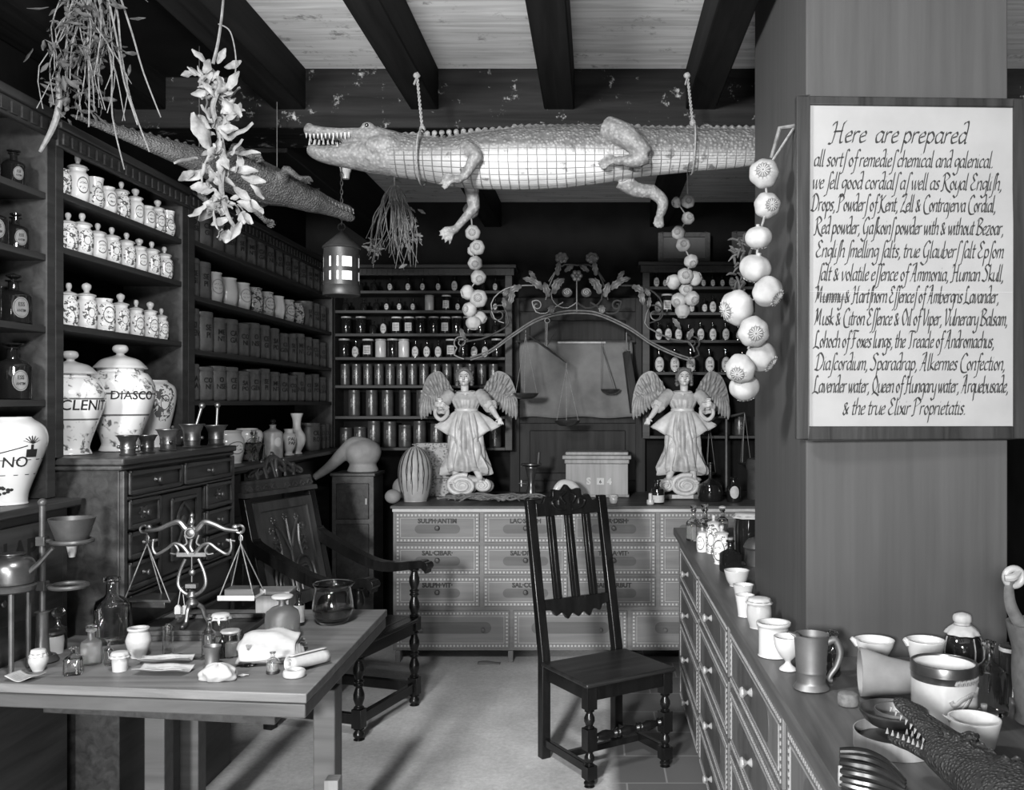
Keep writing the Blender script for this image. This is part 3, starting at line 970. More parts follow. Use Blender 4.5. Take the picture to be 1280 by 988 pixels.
# small box cabinet in the corner carrying the still head
t = thing('corner_cabinet', 'small dark square cabinet in the room corner under the clay still head', 'cabinet', (PX(446, 6.0), 6.02, 0))
ob('body', MB().box(-.135, .135, -.12, .14, 0, 1.135), M['cabinet_l'], t, bevel=.004)
ob('cabinet_top', MB().box(-.145, .145, -.13, .15, 1.135, 1.155), M['cabinet_l'], t, bevel=.004)
for z0, z1 in ((.86, 1.09), (.36, .83)):
    dd = ob('door', MB().box(-.105, .105, -.132, -.121, z0, z1), M['cabinet'], t, bevel=.004)
    ob('latch', MB().box(.085, .098, -.146, -.1325, (z0 + z1) / 2 - .02, (z0 + z1) / 2 + .02), M['bone'], dd, bevel=.002)

# pale chest of labelled drawers along the back
YC, ZC = 5.69, .97
t = thing('drawer_chest', 'long pale chest of drawers with stencilled drug names below the angels', 'chest of drawers', (.1, YC, 0))
cx0, cx1 = PX(491, YC), 1.14
sh = lambda x: x - .1
ob('body', MB().box(sh(cx0), sh(cx1), .006, .92, .072, .945), M['chest'], t, bevel=.003)
ob('pale_rail', MB().box(sh(cx0) - .002, sh(cx1), -.004, .0055, .932, .952), M['chestlt'], t)['label'] = 'pale strip under the worktop'
ob('worktop', MB().box(sh(cx0) - .012, sh(cx1), -.022, .955, .9525, ZC), M['top'], t, bevel=.004)
for x in (cx0 + .03, PX(638, YC), PX(786, YC), 1.1):
    ob('foot', MB().box(sh(x) - .016, sh(x) + .016, .002, .06, 0, .0715), M['chest'], t, bevel=.003)
def bead_frame(x0, x1, z0, z1, y, st=.0215, r=.0056):
    m = MB()
    def dot(x, z): m.box(x - r, x + r, y - .003, y, z - r, z + r)
    for ins in (.0, .018):
        a, b, c, d = x0 + ins, x1 - ins, z0 + ins, z1 - ins
        k = int((b - a) / st)
        for i in range(k + 1):
            x = a + (b - a) * i / k
            if ins == 0:
                dot(x, c); dot(x, d)
        k = int((d - c) / st)
        if ins == 0:
            for i in range(1, k):
                z = c + (d - c) * i / k
                dot(a, z); dot(b, z)
        else:
            e = .0011
            m.box(a, b, y - .003, y, c - e, c + e).box(a, b, y - .003, y, d - e, d + e).box(a - e, a + e, y - .003, y, c, d).box(b - e, b + e, y - .003, y, c, d)
    return m
def pill(x, z, hw, hh, y):
    p = [(x + (hw - hh) * s + hh * cos(a), z + hh * sin(a)) for s, a0 in ((1, -pi / 2), (-1, pi / 2)) for a in [a0 + pi * i / 10 for i in range(11)]]
    return MB().prism(p, y - .0012, y)
names = [['SULPH·ANTIM', 'LAC·SULPH', 'COR·DISH·', 'SULPH·V'], ['SAL·CIBAR·', 'SAL·DIVRE·', 'TERRA·VIT·', 'SAL·ABS'], ['SULPH·VIT·', 'SAL·COR·', 'SAL·TURBUT', 'SAL·AMM']]
colw = 110 * YC / F
for r, (z0, z1) in enumerate(((.742, .925), (.544, .726), (.346, .528))):
    for c in range(4):
        x0 = cx0 + .018 + c * colw
        x1 = x0 + colw - .026
        if x1 > cx1 - .01: x1 = cx1 - .01
        xm = (x0 + x1) / 2
        dd = ob('drawer', MB().box(sh(x0), sh(x1), -.006, .0055, z0, z1), M['chest'], t, bevel=.003)
        ob('beaded_border', bead_frame(sh(x0) + .014, sh(x1) - .014, z0 + .014, z1 - .014, -.0061), M['chestlt'], dd)
        ob('dark_inlay', pill(sh(xm), (z0 + z1) / 2 - .008, .14, .028, -.0062), M['chestdk'], dd)['label'] = 'dark stained strip'
        ob('lettering', text_mb(names[r][c], .042, .0022, 0, .92).map(lambda x, y, z: (x + sh(xm), y - .0068, z + z1 - .062)), M['ink'], dd)
        ob('knob', MB().join(knob_mb(.015, .026), Matrix.Translation((sh(xm), -.0076, (z0 + z1) / 2))), M['cabinet_l'], dd)
for x0, x1 in ((cx0 + .018, PX(637, YC)), (PX(641.5, YC), PX(784, YC)), (PX(789, YC), cx1 - .01)):
    dd = ob('drawer', MB().box(sh(x0), sh(x1), -.006, .0055, .086, .322), M['chest'], t, bevel=.003)
    xm = (x0 + x1) / 2
    ob('beaded_border', bead_frame(sh(x0) + .016, sh(x1) - .016, .104, .304, -.0061), M['chestlt'], dd)
    ob('dark_inlay', pill(sh(xm), .215, (x1 - x0) * .34, .036, -.0062), M['chestdk'], dd)['label'] = 'dark stained strip'
    for s in (-1, 1):
        ob('knob', MB().join(knob_mb(.012, .022), Matrix.Translation((sh(xm) + s * (x1 - x0) * .27, -.0076, .205))), M['chestdk'], dd)

# long shop counter along the pillar, drawers face -X
HC, XC = .905, .456
t = thing('shop_counter', 'long dark counter with bone-knobbed drawers running past the pillar', 'counter', (XC + .3, 3.2, 0))
tr = Matrix.Translation((-XC - .3, -3.2, 0))
body = [(XC + .006, 5.12), (XC + .006, 1.0), (1.85, 1.0), (1.85, 2.52), (.57, 2.52), (.57, 3.38), (.93, 3.38), (.93, 5.12)]
ob('body', MB().prism(body, .03, .862, 'z', tr), M['counterframe'], t, bevel=.003)
wt = [(XC - .022, 5.17), (XC - .022, .98), (1.88, .98), (1.88, 2.53), (.574, 2.53), (.574, 3.37), (.95, 3.37), (.95, 5.17)]
ob('worktop', MB().prism(wt, .863, HC, 'z', tr), M['topy'], t, bevel=.007)
beads_cache = {}
ys = [5.08, 4.0, 3.1, 2.2, 1.3]
ys = [4.96, 4.05, 3.13, 2.21, 1.29]
for a, b in zip(ys, ys[1:]):
    for z0, z1 in ((.665, .845), (.455, .650), (.232, .440), (.04, .217)):
        dd = ob('drawer', MB().box(XC - .006, XC + .0055, b + .012, a - .045, z0, z1, tr), M['counterfront'], t, bevel=.003)
        y0, y1 = b + .012 + .02, a - .045 - .02
        m = bead_frame(y0, y1, z0 + .016, z1 - .016, 0, .017, .0048)
        m.map(lambda x, y, z: (XC - .0061 + y - XC - .3, x - 3.2, z))
        ob('beaded_border', m, M['beadcounter'], dd)
        ym = (y0 + y1) / 2
        p = pill(ym, (z0 + z1) / 2, .26, .05, 0).map(lambda x, y, z: (XC - .0061 + y - XC - .3, x - 3.2, z))
        ob('dark_inlay', p, M['counterdk'], dd)['label'] = 'dark stained strip'
        kb = MB().lathe(smooth_prof([(0, 0), (.014, 0), (.006, .010), (.006, .014), (.017, .026), (.013, .034), (0, .036)], 2), 8).map(lambda x, y, z: (-z, x, y))
        ob('knob', MB().join(kb, tr @ Matrix.Translation((XC - .0074, ym, (z0 + z1) / 2 + .012))), M['bone'], dd)

# work table
HT = .82
tl = [(-1.757, 2.575), (-.778, 2.471), (-.792, 3.49), (-1.585, 3.49), (-1.585, 3.10), (-1.757, 3.10)]
t = thing('work_table', 'heavy grey wooden table covered with vials, cloths and a brass balance', 'table', (-1.2, 3.1, 0))
tr = Matrix.Translation((1.2, -3.1, 0))
def inset(d):
    return [(-1.757 + d, 2.575 + d), (-.778 - d, 2.471 + d), (-.792 - d, 3.49 - d), (-1.585 + d, 3.49 - d), (-1.585 + d, 3.10 - d), (-1.757 + d, 3.10 - d)]
ob('tabletop', MB().prism(tl, HT - .026, HT, 'z', tr), M['table'], t, bevel=.003)
ob('apron', MB().prism(inset(.004), HT - .068, HT - .0285, 'z', tr), M['tableedge'], t, bevel=.004)
ob('under_rail', MB().prism(inset(.13), HT - .13, HT - .0685, 'z', tr), M['cabinet_l'], t, bevel=.004)
for x, y in ((-.865, 2.96), (-.955, 3.30), (-1.52, 3.2), (-1.49, 3.40)):
    ob('leg', MB().box(x - .035, x + .035, y - .035, y + .035, .0, HT - .1305, tr), M['tableedge'], t, bevel=.004)
ob('stretcher', MB().prism([(-.89, 3.0), (-.84, 3.0), (-.93, 3.26), (-.98, 3.26)], .12, .17, 'z', tr), M['tableedge'], t, bevel=.003)
# low wooden stool end beside the table leg
b = thing('wooden_block', 'pale wooden block stand beside the table leg at floor', 'block', (-.775, 2.80, 0))
ob('base', MB().box(-.05, .05, -.05, .05, 0, .30), M['counterframe'], b, bevel=.003)
ob('upright', MB().box(-.048, -.005, -.02, .03, .3005, .46), M['counterframe'], b, bevel=.003)

# ---- turned posts and chairs
def turned(x, y, z0, z1, r, n=2):
    """square-ended turned post"""
    m = MB()
    L = z1 - z0
    pr = []
    for i in range(n):
        a, b = z0 + L * (i / n), z0 + L * ((i + 1) / n)
        l = b - a
        pr += [(r * .75, a), (r * .95, a + l * .05), (r * .6, a + l * .12), (r * .72, a + l * .2), (r * 1.0, a + l * .38), (r * .98, a + l * .55), (r * .62, a + l * .78), (r * .6, a + l * .82), (r * .95, a + l * .9), (r * .7, a + l * .96)]
    pr = [(0, z0)] + pr + [(r * .7, z1), (0, z1)]
    return m.lathe(pr, 16, Matrix.Translation((x, y, 0)))

# side chair: local front is -Y
W2, D2, SZ = .198, .19, .44
t = thing('side_chair', 'black high-backed side chair with three vertical slats in mid room', 'chair', (.035, 4.11, 0), radians(33))
lean = lambda z: D2 + max(0, z - .45) * .19
for s in (-1, 1):
    m = MB()
    p = [(D2 - .022, 0), (D2 + .022, 0), (D2 + .022, .45), (lean(1.155) + .02, 1.155), (lean(1.155) - .012, 1.155), (D2 - .022, .45)]
    m.prism(p, s * W2 - .022, s * W2 + .022, 'x')
    ob('rear_post', m, M['oak'], t, bevel=.004)
    f = MB().box(s * W2 - .024, s * W2 + .024, -D2 - .024, -D2 + .024, .325, .42)
    f.box(s * W2 - .024, s * W2 + .024, -D2 - .024, -D2 + .024, .155, .245)
    f.box(s * W2 - .024, s * W2 + .024, -D2 - .024, -D2 + .024, .035, .09)
    f.join(turned(s * W2, -D2, .245, .325, .023, 1)).join(turned(s * W2, -D2, .09, .155, .022, 1)).join(turned(s * W2, -D2, 0, .035, .024, 1))
    ob('leg', f, M['oak'], t, bevel=.003)
    ob('stretcher', MB().box(s * W2 - .011, s * W2 + .011, -D2 + .025, D2 - .0225, .055, .092), M['oak'], t, bevel=.003)
    ob('seat_rail', MB().box(s * W2 - .016, s * W2 + .016, -D2 + .0245, D2 - .0225, .36, .418), M['oak'], t, bevel=.003)
ob('seat_rail', MB().box(-W2 + .0245, W2 - .0245, -D2 - .016, -D2 + .016, .36, .418), M['oak'], t, bevel=.003)
ob('seat_rail', MB().box(-W2 + .0225, W2 - .0225, D2 - .016, D2 + .016, .36, .418), M['oak'], t, bevel=.003)
ob('seat', MB().prism([(-W2 - .035, -D2 - .035), (W2 + .035, -D2 - .035), (W2 + .032, D2 - .025), (-W2 - .032, D2 - .025)], .4205, SZ, 'z'), M['oakseat'], t, bevel=.008)
m = MB()
c = turned(0, 0, -W2 + .025, W2 - .025, .022, 3)
m.join(c, T(0, -D2, .20, 0, pi / 2))
ob('front_stretcher', m, M['oak'], t)
ob('stretcher', MB().box(-W2 + .012, W2 - .012, -.012, .012, .06, .088), M['oak'], t, bevel=.003)
def tilt(mb):      # parts of the back follow the rake of the posts
    return mb.map(lambda x, y, z: (x, y + lean(z), z))
for i in range(3):
    x = (i - 1) * .098
    m = MB().box(x - .021, x + .021, -.010, .008, .70, 1.075).box(x - .007, x + .007, -.016, -.0105, .70, 1.075)
    ob('slat', tilt(m), M['oak'], t, bevel=.003)
pts = [(-W2 + .022, .70), (W2 - .022, .70)] + [(q.x, q.y) for q in catmull([(W2 - .022, .655, 0), (.14, .65, 0), (.12, .625, 0), (.085, .635, 0), (.06, .605, 0), (.03, .628, 0), (0, .61, 0), (-.03, .628, 0), (-.06, .605, 0), (-.085, .635, 0), (-.12, .625, 0), (-.14, .65, 0), (-W2 + .022, .655, 0)], 5)]
ob('lower_rail', tilt(MB().prism(pts, -.012, .010)), M['oak'], t, bevel=.003)
pts = [(-W2 + .022, 1.075), (W2 - .022, 1.075), (W2 - .022, 1.135)] + [(q.x, q.y) for q in catmull([(W2 - .03, 1.14, 0), (.14, 1.135, 0), (.12, 1.165, 0), (.085, 1.16, 0), (.075, 1.195, 0), (.03, 1.19, 0), (0, 1.215, 0), (-.03, 1.19, 0), (-.075, 1.195, 0), (-.085, 1.16, 0), (-.12, 1.165, 0), (-.14, 1.135, 0), (-W2 + .03, 1.14, 0)], 5)] + [(-W2 + .022, 1.135)]
ob('crest_rail', tilt(MB().prism(pts, -.013, .012)), M['oak'], t, bevel=.003)
cv = MB()
for s in (-1, 1):
    cv.curve([(s * .02, -.015, 1.10), (s * .07, -.017, 1.11), (s * .09, -.017, 1.14), (s * .06, -.017, 1.15), (s * .055, -.016, 1.125)], .006, 6)
    cv.curve([(s * .01, -.015, 1.18), (s * .04, -.017, 1.16), (s * .02, -.017, 1.13)], .006, 6)
ob('crest_carving', tilt(cv), M['oak'], t)

# armchair: local front is -Y, faces across the room
W2, D2, SZ = .265, .25, .47
fwd = Vector((.95, -.31, 0))
ctr = Vector((-1.53, 4.785, 0)) + fwd * .26
t = thing('armchair', 'black carved wainscot armchair with openwork crest behind the table', 'chair', ctr, atan2(fwd.x, -fwd.y))
lean = lambda z: D2 + max(0, z - .45) * .22
for s in (-1, 1):
    p = [(D2 - .025, 0), (D2 + .025, 0), (D2 + .025, .45), (lean(1.13) + .022, 1.13), (lean(1.13) - .014, 1.13), (D2 - .025, .45)]
    ob('rear_post', MB().prism(p, s * W2 - .026, s * W2 + .026, 'x'), M['oak'], t, bevel=.005)
    f = MB().box(s * W2 - .026, s * W2 + .026, -D2 - .026, -D2 + .026, .40, .47)
    f.box(s * W2 - .026, s * W2 + .026, -D2 - .026, -D2 + .026, .06, .15)
    f.join(turned(s * W2, -D2, .47, .735, .028, 2)).join(turned(s * W2, -D2, .15, .40, .027, 2)).join(turned(s * W2, -D2, 0, .06, .028, 1))
    ob('leg', f, M['oak'], t, bevel=.003)
    ap = catmull([(-D2 - .09, .745, 0), (-D2 - .06, .775, 0), (-D2, .77, 0), (-.08, .755, 0), (.08, .80, 0), (lean(.9) - .05, .90, 0), (lean(.9) - .015, .93, 0)], 5)
    poly = [(q.x, q.y) for q in ap] + [(q.x + .008, q.y - (.038 + .025 * (i / len(ap)))) for i, q in list(enumerate(ap))[::-1]]
    arm = MB().prism(poly, s * W2 - .032, s * W2 + .032, 'x')
    arm.lathe([(0, -.034), (.022, -.034), (.022, .034), (0, .034)], 14, T(s * W2, -D2 - .075, .745, 0, pi / 2))
    ob('arm', arm, M['oak'], t, bevel=.005)
    ob('stretcher', MB().box(s * W2 - .016, s * W2 + .016, -D2 + .0265, D2 - .0255, .075, .125), M['oak'], t, bevel=.003)
    ob('seat_rail', MB().box(s * W2 - .018, s * W2 + .018, -D2 + .0265, D2 - .0255, .385, .4495), M['oak'], t, bevel=.003)
ob('stretcher', MB().box(-W2 + .0265, W2 - .0265, -D2 - .014, -D2 + .014, .075, .125), M['oak'], t, bevel=.003)
ob('seat_rail', MB().box(-W2 + .0265, W2 - .0265, -D2 - .016, -D2 + .016, .385, .4495), M['oak'], t, bevel=.003)
ob('seat', MB().box(-W2 - .01, W2 + .01, -D2 + .0275, D2 - .0255, .4505, SZ).box(-W2 + .0275, W2 - .0275, -D2 - .04, -D2 + .0275, .4505, SZ), M['oak'], t, bevel=.006)
bk = MB().box(-W2 + .026, W2 - .026, -.008, .014, .56, 1.10)
back = ob('back_panel', tilt(bk), M['carve'], t, bevel=.003)
cv = MB()
cv.box(-W2 + .027, -W2 + .075, -.020, -.0085, .56, 1.10).box(W2 - .075, W2 - .027, -.020, -.0085, .56, 1.10).box(-W2 + .075, W2 - .075, -.020, -.0085, 1.055, 1.10).box(-W2 + .075, W2 - .075, -.020, -.0085, .56, .62)
for s in (-1, 1):
    x = s * .085
    for k, (rw, rh) in enumerate(((.075, .17), (.048, .12))):
        cv.curve([(x - rw, -.013, .63), (x - rw, -.014, .63 + rh * .5), (x - rw * .7, -.014, .63 + rh * .85), (x, -.014, .63 + rh), (x + rw * .7, -.014, .63 + rh * .85), (x + rw, -.014, .63 + rh * .5), (x + rw, -.013, .63)], .0075, 6)
    cv.sphere((x, -.008, .68), (.022, .010, .045), 12, 8)
    cv.curve([(x, -.013, .80), (x * .9, -.013, .88), (x * 1.1, -.013, .96)], .008, 6)
    cv.curve([(0, -.013, .83), (s * .04, -.013, .92), (s * .09, -.013, .99)], .008, 6)
    for dx, z in ((s * .095, 1.0), (0.0 if s > 0 else .0, 1.01), (s * .1, .90), (s * .125, .95)):
        for k in range(6):
            a = k * pi / 3
            cv.sphere((dx + .014 * cos(a), -.010, z + .014 * sin(a)), (.010, .006, .010), 8, 5)
    for k in range(3):
        cv.curve([(x, -.013, .82 + k * .03), (x + s * .03, -.013, .84 + k * .03), (x + s * .045, -.013, .825 + k * .03)], .006, 6)
cv.curve([(0, -.013, .62), (0, -.013, .8), (0, -.013, 1.0)], .009, 6)
ob('panel_carving', tilt(cv), M['carve'], back)
cr = MB().box(-W2 - .03, W2 + .03, -.03, .02, 1.1315, 1.155)
cr.box(-W2 - .01, W2 + .01, -.018, .014, 1.1555, 1.195)
cr.box(-W2 - .0, W2 + .0, -.024, .016, 1.1955, 1.212)
for s in (-1, 1):
    for x0, h0 in ((.05, .085), (.12, .062), (.19, .04)):
        cr.curve([(s * (x0 - .045), -.002, 1.215), (s * (x0 - .03), -.002, 1.215 + h0), (s * x0, -.002, 1.215 + h0 * 1.05), (s * (x0 + .03), -.002, 1.215 + h0 * .6), (s * (x0 + .012), -.002, 1.215 + h0 * .35), (s * (x0 - .012), -.002, 1.215 + h0 * .6)], .0095, 7)
    for k in range(4):
        cr.curve([(s * (.03 + k * .065), -.019, 1.165), (s * (.05 + k * .065), -.021, 1.185), (s * (.075 + k * .065), -.021, 1.170), (s * (.06 + k * .065), -.020, 1.163)], .005, 6)
cr.curve([(-.05, -.002, 1.30), (0, -.002, 1.325), (.05, -.002, 1.30)], .012, 8)
for x, z in ((0, 1.335), (-.09, 1.30), (.09, 1.30), (-.16, 1.27), (.16, 1.27)):
    cr.sphere((x, -.002, z), (.014, .010, .014), 10, 6)
ob('crest_rail', tilt(cr), M['carve'], t, bevel=.002)

# ------------------------------------------------------------------ the written notice, in a broad-pen hand
GL = {
 'a': (.66, '.52,.88 .3,1 .06,.62 .12,.08 .34,.1 .52,.55|.55,1 .5,.15 .63,.05'), 'b': (.64, '.1,1.9 .08,.12 .3,.02 .54,.4 .42,.95 .1,.7'),
 'c': (.54, '.5,.85 .3,1 .06,.55 .16,.05 .5,.15'), 'd': (.66, '.5,.85 .3,1 .06,.55 .18,.02 .5,.4|.2,1.75 .5,1.95 .55,1.2 .5,.12 .62,.04'),
 'e': (.54, '.1,.5 .44,.68 .34,1 .06,.6 .15,.03 .5,.2'), 'f': (.42, '.62,1.72 .44,1.92 .3,1.5 .22,0 .1,-.7 -.14,-.78|.05,.97 .5,.97'),
 'g': (.62, '.5,.88 .28,1 .06,.6 .2,.1 .5,.5|.55,1 .5,-.4 .25,-.85 -.04,-.6'), 'h': (.62, '.1,1.9 .06,0|.07,.6 .34,1 .5,.8 .46,.1 .58,.03'),
 'i': (.26, '.09,1 .06,.12 .2,.04|.1,1.38 .14,1.46'), 'j': (.28, '.12,1 .08,-.5 -.15,-.75|.12,1.38 .16,1.46'), 'k': (.58, '.1,1.9 .06,0|.46,1 .1,.52 .54,.02'),
 'l': (.28, '.12,1.9 .07,.14 .22,.04'), 'm': (.86, '.08,1 .05,0|.06,.6 .28,1 .4,.8 .37,0|.39,.6 .6,1 .74,.8 .7,.1 .82,.04'), 'n': (.62, '.08,1 .05,0|.06,.6 .34,1 .5,.8 .46,.1 .58,.04'),
 'o': (.6, '.3,1 .06,.55 .26,.0 .52,.45 .3,1'), 'p': (.62, '.1,1 .04,-.9|.08,.7 .34,1 .54,.55 .34,.02 .08,.2'), 'q': (.62, '.52,.88 .28,1 .06,.6 .2,.08 .5,.5|.55,1 .5,-.9'),
 'r': (.46, '.08,1 .05,0|.06,.6 .25,.96 .44,.92'), 's': (.46, '.42,.88 .22,1 .08,.76 .34,.36 .24,.02 .02,.12'), '$': (.36, '.6,1.7 .42,1.92 .28,1.5 .2,0 .08,-.7 -.16,-.78'),
 't': (.40, '.2,1.5 .13,.14 .34,.05|.0,1 .4,1'), 'u': (.62, '.07,1 .06,.15 .26,.04 .5,.5|.54,1 .5,.14 .62,.04'), 'v': (.56, '.04,1 .14,.3 .2,0 .46,.6 .5,1.05'),
 'w': (.82, '.04,1 .14,.3 .2,0 .42,.7|.42,1 .46,.2 .52,0 .74,.6 .76,1.05'), 'x': (.54, '.04,.98 .26,.5 .5,.02|.48,1 .06,0'), 'y': (.6, '.07,1 .08,.2 .28,.1 .5,.55|.55,1 .46,-.4 .2,-.85 -.06,-.6'), 'z': (.5, '.05,.96 .46,.96 .04,.04 .48,.04'),
 'A': (.95, '.0,-.05 .2,.3 .56,1.85|.1,1.7 .4,1.9 .62,1.85 .6,.1 .78,0|.2,.8 .62,.8'), 'B': (.9, '.2,1.7 .14,0|-.04,1.5 .3,1.88 .74,1.6 .3,1.0|.3,1.0 .82,.6 .5,.0 -.02,.1'),
 'C': (.86, '.82,1.6 .5,1.88 .1,1.0 .2,.1 .5,-.25 1.0,-.2'), 'D': (.95, '.2,1.75 .14,.02|-.08,1.5 .4,1.9 .86,1.1 .5,.02 -.1,.1'), 'E': (.78, '.66,1.6 .4,1.88 .18,1.5 .44,1.0|.44,1.0 .06,.5 .26,.0 .7,.2'),
 'F': (.8, '.3,1.75 .24,.1 .0,-.05|-.04,1.5 .2,1.88 .9,1.82|.1,1.0 .6,1.02'), 'G': (.92, '.82,1.6 .5,1.88 .1,1.0 .3,.05 .7,.3|.72,.9 .68,-.3 .3,-.8 -.1,-.5'), 'H': (1.05, '.02,1.5 .3,1.75 .22,.0 -.05,-.1|.2,.95 .8,1.0|.95,1.9 .78,1.6 .74,.1 .94,.02'), 'K': (.9, '.22,1.8 .16,.0 -.1,-.1|-.04,1.5 .22,1.8|.76,1.8 .22,.95 .6,.0 1.0,-.1'),
 'L': (.8, '.5,1.7 .3,1.9 .2,1.4 .18,.1 -.1,-.05|-.1,-.05 .3,.1 .8,-.12'), 'M': (1.1, '.0,.0 .14,.6 .2,1.8|.2,1.8 .34,.4|.34,.4 .7,1.8 .7,.4 .82,.02|.0,1.5 .1,1.8 .2,1.8'), 'O': (.92, '.45,1.88 .1,1.0 .4,.02 .8,.9 .45,1.88'),
 'P': (.82, '.2,1.75 .14,.0 -.08,-.08|-.06,1.5 .36,1.9 .76,1.4 .2,.85'), 'Q': (.95, '.45,1.88 .1,1.0 .4,.02 .8,.9 .45,1.88|.1,-.2 .5,.0 1.1,-.35'), 'R': (.92, '.2,1.75 .14,.0 -.08,-.08|-.06,1.5 .36,1.9 .76,1.45 .24,.95|.24,.95 .6,.1 1.1,-.3'),
 'S': (.8, '.78,1.65 .5,1.9 .2,1.5 .6,.8 .4,.0 -.04,.15'), 'T': (.82, '.44,1.75 .4,.1 .16,-.02|-.04,1.5 .2,1.85 .9,1.8'), 'V': (.8, '-.05,1.6 .12,1.85 .2,1.2 .32,.0 .7,1.2 .72,1.8'), 'Z': (.8, '.05,1.6 .3,1.85 .7,1.8 .1,.05 .4,.1 .9,-.15'),
 '&': (.74, '.6,.85 .3,.0 .06,.3 .4,1.1 .24,1.3 .14,1.0 .6,.05'), ',': (.26, '.1,.08 .14,-.05 .02,-.3'), '.': (.26, '.08,.08 .14,.0'), ' ': (.30, ''),
}
def pen_line(m, text, x0, x1, zb, xh, flourish=True):
    """Write text between x0 and x1 with baseline zb; x-height xh. Flat strokes of a broad nib lying just off the sheet."""
    adv = sum(GL.get(c, GL['n'])[0] for c in text)
    kx = (x1 - x0) / adv
    nib = Vector((.085 * xh * .85, 0, .085 * xh))
    th = Vector((.012 * xh, 0, -.02 * xh))
    x = x0
    for ci, c in enumerate(text):
        wd, st = GL.get(c, GL['n'])
        for s in st.split('|'):
            if not s:
                continue
            pts = [tuple(float(q) for q in p.split(',')) for p in s.split()]
            cur = catmull([(p[0], p[1], 0) for p in pts], 5) if len(pts) > 2 else [Vector((p[0], p[1], 0)) for p in pts]
            ps = [Vector((x + (q.x + .16 * q.y) * kx - .08 * kx, 0, zb + q.y * xh)) for q in cur]
            for a, b in zip(ps, ps[1:]):
                d = b - a
                pr = Vector((-d.z, 0, d.x))
                if pr.length > 1e-9:
                    pr = pr.normalized() * xh * .04
                n_ = nib if abs(nib.x * d.z - nib.z * d.x) > .3 * nib.length * d.length else nib * .8 + pr
                m.add([a - n_, a + n_, b + n_, b - n_], [(0, 1, 2, 3)])
        x += wd * kx
LINES = [
 ('Here  are prepared', 1036, 1210, 179.5, 1.25), ('all sort$ of remedie$ chemical and galenical.', 1016, 1243, 209.5, 1), ('we $ell good cordial$ a$ well as Royal Engli$h,', 1014, 1254, 237.5, 1),
 ('Drops, Powder$ of Kent, Zell & Contrajerva Cordial,', 1013, 1246, 265, 1), ('Red powder, Ga$koin$ powder with & without Bezoar,', 1017, 1256, 293.5, 1), ('Engli$h $melling $alts, true Glauber$ $alt Ep$om', 1018, 1256, 322.5, 1),
 ('$alt & volatile e$$ence of Ammonia, Human Skull,', 1021, 1256, 351.5, 1), ('Mummy & Hart$horn E$$ence$ of Ambergris Lavander,', 1018, 1250, 379, 1), ('Musk & Citron E$$ence & Oil of Viper, Vulnerary Balsam,', 1017, 1261, 407, 1),
 ('Lohoch of Foxes lungs, the Treacle of Andromachus,', 1016, 1244, 435, 1), ('Dia$cordium, Sparadrap, Alkermes Confection,', 1018, 1258, 463, 1), ('Lavender water, Queen of Hungary water, Arquebusade,', 1015, 1262, 491, 1), ('& the true Elixir Proprietatis.', 1052, 1208, 518.5, 1)]
DS = 2.500
SGX, SGZ = PX(1137.5, DS), PZ(336, DS)
t = thing('written_notice', 'large framed parchment notice in flowing black handwriting hung on the pillar', 'sign', (SGX, DS + .002, SGZ), radians(2.2))
k = DS / F
hw, hh = 144.5 * k, 213 * k
pl, pr_, pt, pb = (1008.5 - 1137.5) * k, (1267 - 1137.5) * k, (336 - 134) * k, (336 - 533) * k
ob('paper', MB().box(pl - .004, pr_ + .004, -.006, -.001, pb - .004, pt + .004), M['paper'], t)
fr = MB()
fr.box(-hw, pl, -.014, .008, -hh, hh).box(pr_, hw, -.014, .008, -hh, hh).box(pl, pr_, -.014, .008, pt, hh).box(pl, pr_, -.014, .008, -hh, pb)
ob('sign_frame', fr, M['cabinetz'], t, bevel=.003)
ink = MB()
for s, a, b, y, q in LINES:
    pen_line(ink, s, (a - 1137.5) * k, (b - 1137.5) * k, (336 - y) * k, 11.2 * k * q)
for dz in (-.4, .1, .5):
    z = (336 - 379) * k + (.5 + dz * .35) * 11.2 * k
    ink.box((1024 - 1137.5) * k, (1058 - 1137.5) * k, -.00005, .00005, z - .0006, z + .0006)
ink.map(lambda x, y, z: (x, y - .0066, z))
ob('handwriting', ink, M['ink'], t, smooth=0)
ob('fold_crease', MB().box(pl, pr_, -.0068, -.0061, (336 - 365) * k - .0006, (336 - 365) * k + .0004), M['paper2'], t)
